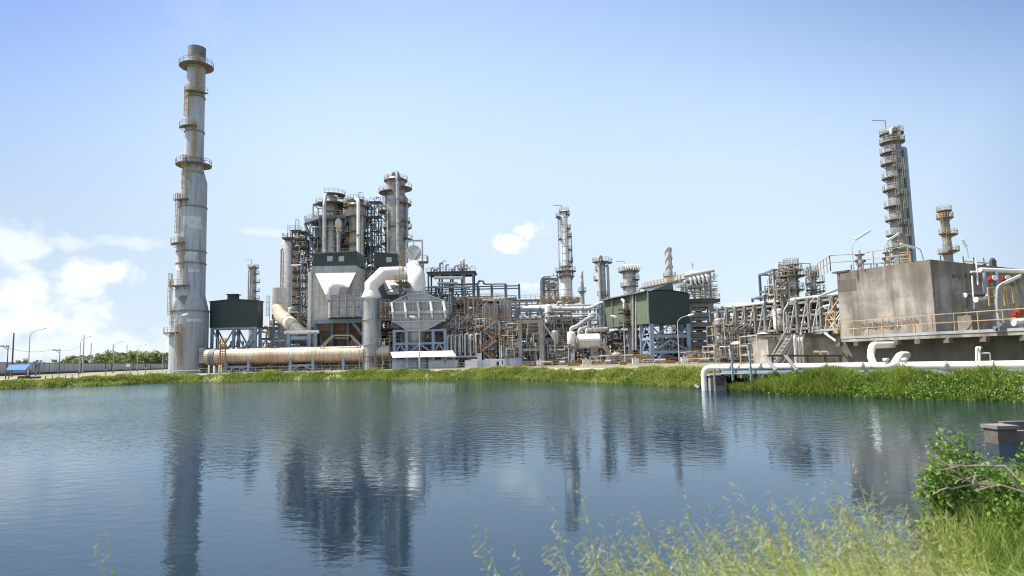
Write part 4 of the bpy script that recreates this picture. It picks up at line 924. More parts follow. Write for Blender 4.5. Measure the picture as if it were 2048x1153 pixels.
# green huts
def hut(label, px0, px1, t0, t1, b, Y, wins):
    x0, x1 = XY(px0, Y, 520), XY(px1, Y, 520); root = thing('roof_hut', label, 'hut', ((x0 + x1) / 2, Y + 3, 0)); zb = Zp(px0, b, Y)
    m_ = MB(); m_.prism([(x0, zb), (x1, zb), (x1, Zp(px1, t1, Y)), (x0, Zp(px0, t0, Y))], Y, Y + 7); m_.build('wall', 'green', root, smooth=False)
    for px, py in wins:
        q = P(px, py, Y); m_ = MB(); m_.box(q.x - .62, q.x + .62, Y - .12, Y - .003, q.z - .6, q.z + .6); f = m_.build('window', 'pole', root, smooth=False)
        m_ = MB(); m_.box(q.x - .48, q.x + .48, Y - .16, Y - .123, q.z - .46, q.z + .46); m_.build('pane', 'panelg', f, smooth=False)
    m_ = MB(); m_.bar((x0, Y - .15, Zp(px0, t0, Y) + .05), (x1, Y - .15, Zp(px1, t1, Y) + .05), .2); m_.build('eaves_trim', 'soot', root, smooth=False)
    for x in (x0 + .4, x1 - .4):
        m_ = MB(); m_.box(x - .3, x + .3, Y + 5, Y + 5.6, 0, zb - .003); m_.build('column', 'bluesteel', root, smooth=False)
hut('larger dark green clad hut with two small square windows on the precipitator roof', 628, 714, 508, 503, 533, 158, [(660, 518), (683, 518)])
hut('smaller dark green clad hut with one window behind the white elbow duct', 749, 797, 505, 509, 533, 160, [(778, 520)])
# precipitator tower body
Yp = 156
EP = thing('precipitator', 'pale panelled precipitator casing with funnel-shaped front and rusty lower hoppers', 'precipitator', (XY(668, Yp), Yp + 6, 0))
xa, xb = XY(624, Yp), XY(713, Yp); zt = Zp(668, 533, Yp); zk = Zp(624, 655, Yp); 
m_ = MB(); m_.prism([(xa, zk), (XY(655, Yp), Zp(655, 640, Yp)), (xb, Zp(713, 640, Yp)), (xb, zt), (xa, zt)], Yp, Yp + 12); m_.build('casing', 'panelw', EP, smooth=False)
m_ = MB(); m_.box(xa - .2, xb + .1, Yp - .25, Yp - .003, Zp(668, 547, Yp), zt + .05); m_.build('top_band', 'panelg', EP, smooth=False)
zf0, zf1 = Zp(668, 547, Yp), Zp(668, 600, Yp - 4)
a = [Vector((XY(655, Yp - 5), Yp - 5.0, zf1)), Vector((XY(686, Yp - 5), Yp - 5.0, zf1)), Vector((XY(686, Yp), Yp - .003, zf1)), Vector((XY(655, Yp), Yp - .003, zf1))]
b = [Vector((XY(630, Yp), Yp - .35, zf0)), Vector((XY(712, Yp), Yp - .35, zf0)), Vector((XY(712, Yp), Yp - .003, zf0)), Vector((XY(630, Yp), Yp - .003, zf0))]
m_ = MB(); m_.hexa(a, b); m_.build('inlet_funnel', 'panelw', EP, smooth=False)
m_ = MB(); m_.box(xa - .9, xa - .25, Yp - .6, Yp + .2, 0, Zp(624, 545, Yp)); m_.build('corner_post', 'white', EP, smooth=False)
zbx0, zbx1 = Zp(690, 634, Yp - 5), Zp(690, 591, Yp - 5); x0, x1 = XY(661, Yp - 5), XY(738, Yp - 5)
m_ = MB(); m_.box(x0, x1, Yp - 5.2, Yp - .003, zbx0, zbx1); m_.hexa([(XY(655, Yp), Yp - .003, zbx0), (x0 - .003, Yp - 5.2, zbx0), (x0 - .003, Yp - .01, zbx0), (XY(655, Yp), Yp - .002, zbx0)], [(XY(655, Yp), Yp - .003, zbx1), (x0 - .003, Yp - 5.2, zbx1), (x0 - .003, Yp - .01, zbx1), (XY(655, Yp), Yp - .002, zbx1)]); bx = m_.build('inlet_box', 'panelg', EP, smooth=False)
m_ = MB()
for k in range(6): x = x0 + (x1 - x0) * k / 5; m_.box(x - .13, x + .13, Yp - 5.5, Yp - 5.203, zbx0 - .2, zbx1 + .3)
for z in (zbx0 + .1, (zbx0 * .5 + zbx1 * .5), zbx1 - .9, zbx1): m_.box(x0, x1, Yp - 5.45, Yp - 5.21, z - .1, z + .1)
m_.build('stiffener_ribs', 'grey', bx, smooth=False)
m_ = MB(); m_.rail([(x0, Yp - 5.2, zbx1), (x1, Yp - 5.2, zbx1)], 1.1, .07); m_.build('railing', 'grey', bx, smooth=False)
m_ = MB(); q = P(689, 588, Yp - 4); m_.box(q.x - .9, q.x + .9, Yp - 5, Yp - 3, zbx1, zbx1 + 1.8); m_.build('junction_box', 'conc', EP, smooth=False)
for i, (p0, p1) in enumerate(((634, 664), (664, 695), (695, 722))):
    xx0, xx1 = XY(p0, Yp), XY(p1, Yp); zz1 = Zp(668, 641, Yp); zz0 = Zp(668, 690, Yp); xm = (xx0 + xx1) / 2
    m_ = MB(); m_.hexa([(xm - .6, Yp + 3, zz0 - .8), (xm + .6, Yp + 3, zz0 - .8), (xm + .6, Yp + 5, zz0 - .8), (xm - .6, Yp + 5, zz0 - .8)], [(xx0, Yp + .2, zz1 - 1.6), (xx1 - .1, Yp + .2, zz1 - 1.6), (xx1 - .1, Yp + 8, zz1 - 1.6), (xx0, Yp + 8, zz1 - 1.6)]); m_.build('ash_hopper', 'rustp', EP, smooth=False)
m_ = MB(); m_.box(XY(634, Yp), XY(730, Yp), Yp + .15, Yp + 8, Zp(668, 662, Yp), Zp(668, 636, Yp) - .5); m_.build('lower_casing', 'rustp', EP, smooth=False)
for px in (632, 664, 696, 726):
    x = XY(px, Yp - 1); m_ = MB(); m_.box(x - .3, x + .3, Yp - 1.2, Yp - .6, 0, Zp(px, 641, Yp - 1)); m_.build('column', 'bluesteel', EP, smooth=False)
m_ = MB(); m_.box(XY(628, Yp - 2), XY(742, Yp - 2), Yp - 1.9, Yp - 1.3, zbx0 - 1.2, zbx0 - .3); m_.build('box_beam', 'palesteel', EP, smooth=False); m_ = MB(); m_.bar((XY(704, Yp - 2), Yp - 1.6, zbx0 - 1), (XY(725, Yp - 2), Yp - 1.6, Zp(725, 672, Yp)), .55); m_.bar((XY(718, 147), 147.6, zbx0 + .2), (XY(729, 147), 147.6, Zp(729, 592, 147)), .35); m_.build('bracing', 'palesteel', EP, smooth=False)
module('pipework and ochre decks in the gap between the two green huts', 714, 749, 535, 166, 8, 8, 31, 34, 'bluesteel', .35, 3, None, 'gap_structure', vessels=2, cat='steel structure')
E2 = thing('second_precipitator', 'far pale panelled casing with bright sloping funnel seen beneath the white elbow duct', 'precipitator', (XY(790, 172), 176, 0))
m_ = MB(); x0, x1 = XY(752, 170), XY(835, 170); m_.box(x0, x1, 170, 180, Zp(790, 640, 170), Zp(790, 535, 170)); m_.build('casing', 'panelg', E2, smooth=False)
m_ = MB(); z1, z0 = Zp(790, 548, 170), Zp(790, 590, 166)
m_.hexa([(XY(775, 165), 165, z0), (XY(812, 165), 165, z0), (XY(812, 170), 169.99, z0), (XY(775, 170), 169.99, z0)], [(XY(758, 170), 169.6, z1), (XY(832, 170), 169.6, z1), (XY(832, 170), 169.99, z1), (XY(758, 170), 169.99, z1)]); m_.build('inlet_funnel', 'panelw', E2, smooth=False)
m_ = MB()
for px in (756, 800, 832): x = XY(px, 171); m_.box(x - .3, x + .3, 171, 171.6, 0, Zp(790, 641, 170))
m_.build('legs', 'bluesteel', E2, smooth=False)

# ------------------------------------------------ vertical grey scrubber duct with white elbow
Yw = 146; c = (XY(743, Yw), Yw); r = W(743, 31, Yw) / 2
WD = thing('scrubber_duct', 'grey vertical drum with conical collar and thick white elbow duct turning right', 'duct', (c[0], Yw, 0))
m_ = MB(); m_.lathe(c, [(r, 0), (r, Zp(743, 591, Yw))], 36); m_.build('drum', 'galv', WD)
for py in (640, 594, 690):
    z = Zp(743, py, Yw); m_ = MB(); m_.rect_ring(c, r - .02, r + .2, z - .12, z + .12, n=36); m_.build('flange', 'palesteel', WD)
m_ = MB(); z = Zp(743, 590, Yw); r2 = W(743, 27, Yw) / 2; m_.lathe(c, [(r + .05, z - .9), (r * 1.28, z - .55), (r * 1.28, z - .45), (r2, z + 1.0)], 36); m_.build('collar', 'white', WD)
m_ = MB(); pts = [P(743, 588, Yw), P(743, 571, Yw), P(766, 548, Yw + 1), P(803, 547, Yw + 3.5), P(812, 547, Yw + 5)]; m_.tube(pts, r2, 36); el_ = m_.build('elbow_duct', 'white', WD)
m_ = MB(); q = P(780, 547.6, Yw + 2); m_.tube([q, q + Vector((.14, .01, 0))], r2 + .1, 36); m_.build('seam_ring', 'soot', el_)
for k in range(3):
    x = c[0] + (-r - .15 if k == 0 else r + .15 if k == 1 else r * .55); y = Yw - (0 if k < 2 else r * .9); m_ = MB(); m_.box(x - .16, x + .16, y - .16, y + .16, 0, Zp(743, 594, Yw)); m_.build('support_post', 'palesteel', WD, smooth=False)
# second white duct with round blind
W2 = thing('downcomer_duct', 'thick white duct turning straight down above the ribbed octagonal casing', 'duct', (XY(830, 148), 148, 0)); r3 = W(832, 36, 147) / 2
m_ = MB(); m_.tube([P(826, 540, 158), P(829, 539, 151), P(833, 556, 147.6), P(834, 586, 147.6)], r3, 36, 3.2); m_.build('duct', 'white', W2)
m_ = MB(); a_ = P(834, 587, 147.6); m_.box(a_.x - r3 - .35, a_.x + r3 + .35, 145.2, 150, a_.z - 1.1, a_.z + .3); m_.build('seat_box', 'panelg', W2, smooth=False)
BF = thing('round_blind', 'large round grey blanking plate hanging in a square steel frame above the white duct', 'blanking plate', (XY(827, 149), 149, 0)); q = P(827, 506, 149); rr_ = W(827, 31, 149) / 2
m_ = MB(); m_.tube([(q.x, 148.9, q.z), (q.x, 149.2, q.z)], rr_, 36); m_.build('disc', 'silver', BF)
m_ = MB(); x0, x1 = XY(811, 149, 500), XY(844, 149, 500); z1 = Zp(827, 481, 149); z0 = Zp(827, 580, 149)
for x in (x0, x1): m_.bar((x, 149.6, z0), (x, 149.6, z1), .3)
m_.bar((x0, 149.6, z1), (x1, 149.6, z1), .35); m_.bar((q.x, 149.3, z1), (q.x, 149.2, q.z + rr_ - .3), .2); m_.build('hoist_frame', 'galv', BF, smooth=False)
m_ = MB(); m_.bar((q.x - rr_ * .85, 148.8, q.z + .6), (q.x, 148.75, q.z - rr_), .17); m_.bar((q.x + rr_ * .85, 148.8, q.z + .6), (q.x, 148.75, q.z - rr_), .17); m_.build('stay_bars', 'white', BF, smooth=False)
BP = thing('damper_platform', 'ochre railed platform on dark brackets where the white elbow duct meets the second duct', 'platform', (XY(806, 144), 145, 0)); z = Zp(806, 565, 144); x0, x1 = XY(791, 144), XY(818, 144)
m_ = MB(); m_.hexa([(x0 + 1.5, 143.5, z - .9), (x1, 143.5, z - .9), (x1, 147, z - .9), (x0 + 1.5, 147, z - .9)], [(x0, 142.6, z), (x1, 142.6, z), (x1, 147, z), (x0, 147, z)]); m_.build('deck', 'dark', BP, smooth=False)
m_ = MB(); m_.rail([(x0, 147, z), (x0, 142.6, z), (x1, 142.6, z)], 1.3, .1, 1.0); m_.build('railing', 'yellow', BP, smooth=False)
m_ = MB(); x = XY(800, 143); m_.ladder((XY(803, 143), 143.2, z), Zp(803, 508, 143), .9, True, (0, -1), .12); m_.rail([(XY(797, 143), 143, Zp(803, 522, 143)), (XY(811, 143), 143, Zp(803, 522, 143))], 2, .12, .9); m_.build('ladder', 'yellow', BP, smooth=False)
m_ = MB()
for px in (803, 816): x = XY(px, 145); m_.bar((x, 145, z - .9), (x + (1.3 if px == 803 else -1), 145, Zp(px, 600, 145)), .2)
m_.bar((XY(770, 145), 145, Zp(770, 583, 145)), (XY(805, 145), 145, Zp(805, 572, 145)), .18); m_.build('brackets', 'dark', BP, smooth=False)
R2 = thing('frame_platform', 'small ochre railed landing at the right of the round blanking plate', 'platform', (XY(848, 149), 149, 0)); z = Zp(848, 524, 149); m_ = MB(); x0, x1 = XY(838, 149), XY(856, 149); m_.box(x0, x1, 148, 151, z - .15, z); m_.build('deck', 'grating', R2, smooth=False)
m_ = MB(); m_.rail([(x0, 148, z), (x1, 148, z), (x1, 151, z)], 1.3, .09, .8); m_.bar((x1 - .8, 149, 0), (x1 - .8, 149, z), .2); m_.build('railing', 'yellow', R2, smooth=False)

# ------------------------------------------------ octagonal ribbed casing on blue legs
Ys = 145
OC = thing('catalyst_casing', 'grey ribbed octagonal casing on blue steel legs under the second white duct', 'casing', (XY(836, Ys), Ys + 5, 0))
pg = [(818, 588), (850, 588), (891, 604), (893, 637), (868, 653), (848, 661), (816, 661), (801, 651), (785, 640), (783, 604)]
poly = [(XY(px, Ys, py), Zp(836, py, Ys)) for px, py in pg][::-1]
m_ = MB(); m_.prism(poly, Ys, Ys + 11); m_.build('casing', 'panelg', OC, smooth=False)
m_ = MB()
for i in range(len(poly)):
    a_, b_ = poly[i], poly[(i + 1) % len(poly)]; m_.bar((a_[0], Ys - .12, a_[1]), (b_[0], Ys - .12, b_[1]), .24)
for py in (604, 625, 643):
    z = Zp(836, py, Ys); m_.box(XY(783, Ys) - (.6 if py == 625 else 0), XY(892, Ys) + (.6 if py == 625 else 0), Ys - (.75 if py == 625 else .3), Ys - .003, z - (.28 if py == 625 else .14), z + (.28 if py == 625 else .14))
for k in range(1, 12):
    px = 783 + k * 9.2; x = XY(px, Ys); zz = sorted([z_ for z_ in [Zp(836, 604, Ys), Zp(836, 643, Ys)]]); m_.box(x - .07, x + .07, Ys - .22, Ys - .004, zz[0], zz[1])
m_.build('stiffener_ribs', 'pole', OC, smooth=False)
m_ = MB()
for k in range(5):
    x = XY(787 + k * 26, Ys); z0, z1 = Zp(836, 625, Ys), Zp(836, 605, Ys); m_.bar((x - .35, Ys - .3, z1), (x + .1, Ys - 1.3, z0), .3, .5); m_.bar((x, Ys - .9, z0), (x + .1, Ys - .3, Zp(836, 636, Ys)), .25, .5)
m_.build('gusset_ribs', 'white', OC, smooth=False)
m_ = MB(); x0 = XY(766, Ys + 2); z0, z1 = Zp(780, 637, Ys), Zp(780, 603, Ys); m_.box(x0, XY(783, Ys) - .003, Ys + 2, Ys + 9, z0, z1); m_.build('side_box', 'panelg', OC, smooth=False)
zc = Zp(836, 659, Ys)
steel(OC, [XY(p_, Ys) for p_ in (788, 813, 866, 890)], [Ys + .5, Ys + 10], [zc * .34, zc * .67, zc * 1.0], .6, 'palesteel', (1,), bm='palesteel')
q = (XY(832, Ys + 5), Ys + 4); m_ = MB(); m_.lathe(q, [(2.1, 0), (2.1, zc * .55), (2.9, zc * .98)], 28); m_.build('outlet_cone', 'galv', OC)
for (px, py) in ((776, 625), (776, 640), (776, 612)):
    z = Zp(px, py, Ys); m_ = MB(); x0, x1 = XY(764, Ys), XY(781, Ys); m_.box(x0, x1, Ys - 1, Ys + 2, z - .12, z); d_ = m_.build('side_platform', 'grating', OC, smooth=False); m_ = MB(); m_.rail([(x0, Ys + 2, z), (x0, Ys - 1, z), (x1, Ys - 1, z)], 1.2, .09, .9); m_.build('railing', 'yellow', d_, smooth=False)
# duct side walkway near the flanges
FP = thing('flange_platform', 'ochre railed scaffold platform around the flanged right end of the flue duct', 'platform', (XY(752, 143), 143, 0)); x0, x1 = XY(722, 143), XY(782, 143)
m_ = MB(); 
for z in (Zp(750, 713, 143), Zp(750, 722, 143)): m_.box(x0, x1, 141.8, 144, z - .12, z)
m_.build('deck', 'grating', FP, smooth=False)
m_ = MB(); z = Zp(750, 713, 143); m_.rail([(x0, 141.8, z), (x1, 141.8, z)], 1.3, .09, 1.2)
for k in range(5): x = x0 + (x1 - x0) * k / 4; m_.bar((x, 141.9, 0), (x, 141.9, z), .13)
z = Zp(765, 692, 143); m_.rail([(XY(750, 143), 141.8, z), (x1, 141.8, z)], 1.4, .09, 1.2); m_.build('railing', 'yellow', FP, smooth=False)

# ------------------------------------------------ site huts and white roof
WS = thing('open_shelter', 'long low shelter with bright white sloping roof in front of the blue legs', 'shelter', (XY(846, 138), 139, 0)); z0, z1 = Zp(846, 714, 136.5), Zp(846, 703, 140)
m_ = MB(); a_, b_ = XY(781, 140), XY(905, 140); c_, d_ = XY(785, 136.5), XY(912, 136.5)
m_.hexa([(c_, 136.5, z0 - .1), (d_, 136.5, z0 - .1), (b_, 140, z1 - .1), (a_, 140, z1 - .1)], [(c_, 136.5, z0), (d_, 136.5, z0), (b_, 140, z1), (a_, 140, z1)]); m_.build('roof', 'roofw', WS, smooth=False)
for k in range(6):
    x = c_ + .5 + (d_ - c_ - 1) * k / 5; m_ = MB(); m_.box(x - .08, x + .08, 136.7, 136.86, 0, z0 - .1); m_.build('post', 'grey', WS, smooth=False)
def cabin(label, px0, px1, pyt, Y, dep, m, feats=()):
    x0, x1 = XY(px0, Y, 730), XY(px1, Y, 730); zt = Zp((px0 + px1) / 2, pyt, Y); root = thing('site_cabin', label, 'cabin', ((x0 + x1) / 2, Y + dep / 2, 0))
    m_ = MB(); m_.box(x0, x1, Y, Y + dep, 0, zt); m_.build('wall', m, root, smooth=False)
    m_ = MB(); m_.box(x0 - .15, x1 + .15, Y - .2, Y + dep + .1, zt + .003, zt + .16); m_.build('roof', 'soot' if m != 'white' else 'roofw', root, smooth=False)
    for nm, pa, pb, ya, yb, mm in feats:
        m_ = MB(); m_.box(XY(pa, Y, 730), XY(pb, Y, 730), Y - .05, Y - .003, Zp(pa, yb, Y), Zp(pa, ya, Y)); m_.build(nm, mm, root, smooth=False)
cabin('bluish grey flat cabin beneath the left half of the white shelter roof', 784, 853, 720, 139, 3, 'cabinb', [('door', 834, 841, 724, 738, 'soot'), ('window', 800, 806, 723, 729, 'panelg')])
cabin('pale grey cabin with black eaves beneath the right half of the white shelter roof', 857, 914, 721, 138, 3, 'cabin', [('vent', 889, 892, 722, 725, 'glass'), ('floodlight', 909, 914, 722, 725, 'white')])
cabin('white cabin with two dark narrow windows at the foot of the orange stairs', 990, 1011, 720, 141, 4, 'white', [('window', 993, 998, 724, 732, 'glass'), ('window', 1004, 1006, 722, 730, 'glass')])
cabin('pale blue panelled container cabin right of the white two-window cabin', 1010, 1043, 717, 140, 4, 'cabin', [('door', 1012, 1019, 719, 736, 'cabinb'), ('panel', 1024, 1030, 719, 736, 'pole'), ('panel', 1032, 1042, 719, 736, 'cabinb')])
TK = thing('tarp_fence', 'bright white sheeted barrier in front of the lowest pipework', 'barrier', (XY(958, 137), 137, 0)); m_ = MB(); rr0 = random.Random(2); x = XY(929, 137)
while x < XY(990, 137): wd = rr0.uniform(.6, 1.3); m_.box(x, x + wd - .03, 137 + rr0.uniform(0, .2), 137.6, 0, rr0.uniform(1.5, 1.9)); x += wd
m_.build('sheeting', 'white', TK, smooth=False); m_ = MB(); m_.box(XY(954, 136.7), XY(963, 136.7), 136.5, 136.9, .2, 2.9); m_.build('notice_board', 'cabin', TK, smooth=False)
m_ = MB(); m_.rail([(XY(929, 136), 136.2, 0), (XY(990, 136), 136.2, 0)], 1.2, .06, 1.2); m_.build('railing', 'pole', TK, smooth=False)
# ------------------------------------------------ pipe racks in the middle
def rack(label, px0, px1, Y0_, Y1_, pyt, lev, npipe, seed, m='bluesteel', n=7, dep=7, cs=.5, name='pipe_rack', zt=None, rails=False, brace=False, rads=(.1, .14, .2, .3), mats=('silver', 'white', 'galv', 'clad', 'conc'), zmin=.45):
    r = random.Random(seed); A = Vector((XY(px0, Y0_), Y0_, 0)); B = Vector((XY(px1, Y1_), Y1_, 0)); zt = zt or Zp((px0 + px1) / 2, pyt, (Y0_ + Y1_) / 2); d = (B - A).normalized(); nrm = Vector((-d.y, d.x, 0)) * dep
    if nrm.y < 0: nrm = -nrm
    root = thing(name, label, 'pipe rack', (A + B) / 2, 'pipe racks crossing the plant'); zs = [zt * (zmin + (1 - zmin) * k / max(1, lev - 1)) for k in range(lev)]
    for i in range(n):
        p = A.lerp(B, i / (n - 1)); m_ = MB()
        for q in (p, p + nrm): m_.box(q.x - cs / 2, q.x + cs / 2, q.y - cs / 2, q.y + cs / 2, 0, zt + .2)
        for z in zs: m_.bar(p + Vector((0, 0, z)) - nrm * .06, p + nrm * 1.06 + Vector((0, 0, z)), cs * .8)
        m_.build('bent', m, root, smooth=False)
    m_ = MB()
    for z in zs:
        for o in (Vector(), nrm): m_.bar(A + o + Vector((0, 0, z - .3)), B + o + Vector((0, 0, z - .3)), cs * .6)
    m_.build('beams', m, root, smooth=False)
    if brace:
        for i in range(n - 1):
            a, b = A.lerp(B, i / (n - 1)), A.lerp(B, (i + .8) / (n - 1)); m_ = MB(); m_.bar(a + Vector((0, -.2, zs[0] + .2)), b + Vector((0, -.2, zt - .2)), cs * .5); m_.build('brace', 'pole', root, smooth=False)
    for k in range(npipe):
        z = r.choice(zs) + .25; rd = r.choice(rads); o = nrm * r.uniform(0, 1); a_, b_ = sorted((r.uniform(-.03, .35), r.uniform(.6, 1.03)))
        pts = [A.lerp(B, a_) + o + Vector((0, 0, z + rd)), A.lerp(B, b_) + o + Vector((0, 0, z + rd))]
        if r.random() < .35: pts.append(pts[-1] + Vector((0, 0, -z * r.uniform(.2, .6))))
        if r.random() < .25: t_0 = r.uniform(.3, .6); q = pts[0].lerp(pts[1], t_0); q2 = pts[0].lerp(pts[1], t_0 + .08); pts = [pts[0], q, q + Vector((0, -1.2, .8)), q2 + Vector((0, -1.2, .8)), q2] + pts[1:]
        m_ = MB(); m_.tube(pts, rd, 8, rd * 2); m_.build('pipe', r.choice(mats), root)
    if rails:
        m_ = MB(); m_.rail([A + Vector((0, -.6, zt + .3)), B + Vector((0, -.6, zt + .3))], 1.2, .09, 1.3); m_.build('railing', 'yellow', root, smooth=False)
        m_ = MB(); m_.bar(A + Vector((0, -.3, zt + .25)), B + Vector((0, -.3, zt + .25)), 1.0, .12); m_.build('walkway', 'grating', root, smooth=False)
    return root
rack('upper blue steel rack topped by a dark fat pipe left of the white column', 845, 1041, 196, 196, 572, 3, 7, 41, n=8, cs=.55, mats=('soot', 'clad', 'silver'), rads=(.2, .3, .45))
rack('long light pipe rack edged with ochre rails across the middle of the plant', 890, 1150, 182, 182, 603, 4, 30, 42, 'grey', 12, 9, rails=True, zmin=.55)
rack('pipe rack carrying the thick white main toward the green clad building', 1038, 1206, 172, 172, 615, 3, 18, 43, 'palesteel', 8, 8, zmin=.6, mats=('silver', 'white'))
rack('low rack deep inside the plant below the ochre rail rack', 880, 1200, 190, 190, 650, 3, 22, 44, 'redbrown', 10, 9, zmin=.4, mats=('redbrown', 'silver', 'conc', 'white'))
bigpipe('header_pipe', 'thick white header pipe stretching along the middle rack and lifting at its right end', [(1045, 617, 170), (1180, 617, 170), (1200, 607, 171), (1209, 606, 172)], .42, 'white', 1.0, [(1080, 617, 170, 'x'), (1120, 617, 170, 'x'), (1165, 617, 170, 'x')])
bigpipe('header_pipe', 'white pipe with rounded end hanging under the rack left of the green building', [(1112, 634, 166), (1162, 634, 166), (1166, 634, 172)], .33, 'white', 1.0)
bigpipe('header_pipe', 'second slimmer white pipe just above the round-ended one left of the green building', [(1116, 629, 168), (1186, 628, 168)], .24, 'silver', 1.0)
# ochre framed box panels along the upper rack (fan bays)
FB = [(902, 'first'), (925, 'second'), (950, 'third'), (975, 'fourth')]
for i in range(10):
    px = 1032 + i * 14 if i >= 4 else 905 + i * 24; Yb = 179; q = P(px, 599, Yb); lab = f'ochre louvred cooler bay, number {i + 1} from the left on the long middle rack'
    words = ['leftmost', 'second', 'third', 'fourth', 'fifth', 'sixth', 'seventh', 'eighth', 'ninth', 'rightmost'][i]
    root = thing('cooler_bay', f'{words} of the ten ochre railed cooler bays in a row on the middle rack', 'cooler', (q.x, Yb, 0), 'cooler bays along the middle rack'); wd = 11 if i >= 4 else 20; x0, x1 = XY(px - wd / 2, Yb), XY(px + wd / 2, Yb)
    m_ = MB(); m_.box(x0 + .15, x1 - .15, Yb, Yb + 4, q.z - .75, q.z + .45); m_.build('casing', 'grey', root, smooth=False); m_ = MB()
    for k in range(5): z = q.z - .75 + k * .3; m_.box(x0 - .05, x1 + .05, Yb - .2, Yb - .003, z, z + .1)
    
    for k in range(5): x = x0 + (x1 - x0) * k / 4; m_.bar((x, Yb - .22, q.z - .8), (x, Yb - .22, q.z + .8), .1)
    m_.build('louvre', 'yellow', root, smooth=False)
# air cooler deck top left of the rack
AC = thing('cooler_deck', 'raised blue steel deck with white bundles and a small stub stack beside the round plate', 'deck', (XY(905, 190), 193, 0))
xa, xb = XY(858, 190), XY(948, 190); zt = Zp(903, 546, 190)
steel(AC, [xa + (xb - xa) * k / 4 for k in range(5)], [190, 197], [zt * .62, zt * .8, zt], .45, 'bluesteel', (1,))
m_ = MB(); m_.box(xa - .5, xb + .8, 189.5, 198, zt + .02, zt + .4); m_.build('deck', 'dark', AC, smooth=False)
m_ = MB(); m_.rail([(xa - .5, 189.5, zt + .4), (xb + .8, 189.5, zt + .4)], 1.1, .08, 1.6); m_.build('railing', 'grey', AC, smooth=False)
for (p0, p1, py, rr_, mm) in ((868, 925, 556, .45, 'white'), (875, 915, 567, .4, 'silver'), (858, 940, 575, .35, 'clad')):
    m_ = MB(); m_.tube([P(p0, py, 188.8), P(p1, py, 188.8)], rr_, 12); m_.build('bundle', mm, AC)
rr0 = random.Random(9)
for k in range(14):
    px = 862 + k * 6; m_ = MB(); q = P(px, 543, 192); h = rr0.uniform(.6, 2.2) + (1.5 if k in (3, 4, 10) else 0); m_.tube([(q.x, 192, zt + .4), (q.x, 192, zt + .4 + h), (q.x + .9, 192, zt + .4 + h)], rr0.choice([.12, .2, .3]), 7, .3); m_.build('valve_stub', rr0.choice(['silver', 'grey', 'white', 'galv']), AC)
tower('stub_stack', 'short white-capped stub stack standing on the blue cooler deck', 'stack', 926, 194, [(519, 7), (540, 8)], 'white', plats=[(538, -180, 180, .8)], pyx=530, bands=1.0)
# modules: middle process area
module('grey concrete framed unit with railings at the foot of the octagonal casing', 893, 940, 632, 152, 10, 4, 51, 34, 'grey', .35, 4, vert=6, vessels=1)
module('looping silver pipe manifold left of the orange zigzag stairs', 935, 985, 640, 150, 9, 4, 52, 26, 'grey', .4, 4, vert=9, vessels=1)
module('tall pale framed unit rising behind the orange zigzag stairs', 938, 1012, 600, 160, 12, 5, 53, 50, 'conc', .45, 5, vert=4, rr=(.08, .14, .2, .3))
module('concrete framed pipe unit between the stairs and the big concrete portal', 990, 1040, 645, 150, 10, 5, 54, 34, 'grey', .35, 3, vert=8)
module('stacked pipework packed inside the big concrete portal', 1040, 1088, 648, 148, 9, 6, 55, 60, 'conc', .4, 3, rails=False, vert=6)
module('dim rust coloured unit behind the portal under the white main pipes', 1085, 1150, 640, 165, 14, 5, 56, 36, 'redbrown', .5, 4, dark=8)
module('upper frames and ochre rails rising over the middle pipework', 930, 1035, 598, 164, 8, 7, 48, 60, 'grey', .3, 7, rr=(.08, .12, .18))
module('horizontal silver bundles stacked on the low frames right of the orange stairs', 1000, 1037, 650, 147, 3, 6, 49, 50, 'grey', .22, 6, rr=(.08, .12, .18))
module('frames and valves standing under the white main header', 1090, 1145, 625, 160, 6, 5, 47, 50, 'grey', .28, 4, rr=(.08, .12, .18))
module('rusty decks and exchangers behind the middle of the plant', 955, 1100, 640, 176, 12, 5, 57, 40, 'redbrown', .5, 6, dark=12)
module('low valves and ochre frames left of the white drum', 1095, 1145, 690, 148, 8, 3, 58, 28, 'grey', .25, 4)
module('ochre railed staging behind the white horizontal drum', 1130, 1215, 665, 160, 9, 4, 59, 34, 'dark', .4, 4)
module('deep steelwork between the casing legs and the process frames', 845, 960, 640, 175, 14, 5, 60, 44, 'dark', .5, 5, dark=10)
module('pipework seen between the blue legs of the octagonal casing', 775, 900, 665, 160, 6, 4, 61, 30, 'dark', .35, 4, dark=6)
module('low piping beneath the long flue duct', 470, 640, 712, 150, 4, 1, 62, 30, 'grey', .2, 8, vessels=0, rr=(.1, .14, .2))
module('more low piping under the right half of the flue duct', 640, 780, 715, 150, 4, 1, 63, 26, 'redbrown', .2, 7, vessels=2, rr=(.1, .14, .2))
module('grey blue steelwork and pipes between the green shed and the slanting duct', 520, 566, 655, 162, 10, 4, 64, 38, 'palesteel', .4, 3, brace=(1, 2))
module('dense pipework behind the slanting cream duct', 545, 626, 628, 176, 12, 6, 65, 52, 'dark', .4, 4, dark=8, rr=(.12, .18, .25))
module('narrow frame of pipes hugging the left side of the precipitator', 600, 626, 560, 170, 8, 7, 66, 26, 'bluesteel', .3, 2)
module('upper pipework behind the octagonal casing shoulder', 850, 905, 590, 168, 8, 6, 67, 34, 'bluesteel', .4, 3)
module('broad dark steelwork filling the space below the blue cooler deck', 860, 960, 600, 186, 12, 5, 68, 40, 'bluesteel', .5, 5, dark=6)
module('dim pipework in the bay beneath the small green hut', 745, 800, 640, 164, 5, 5, 69, 26, 'dark', .4, 3, dark=4)
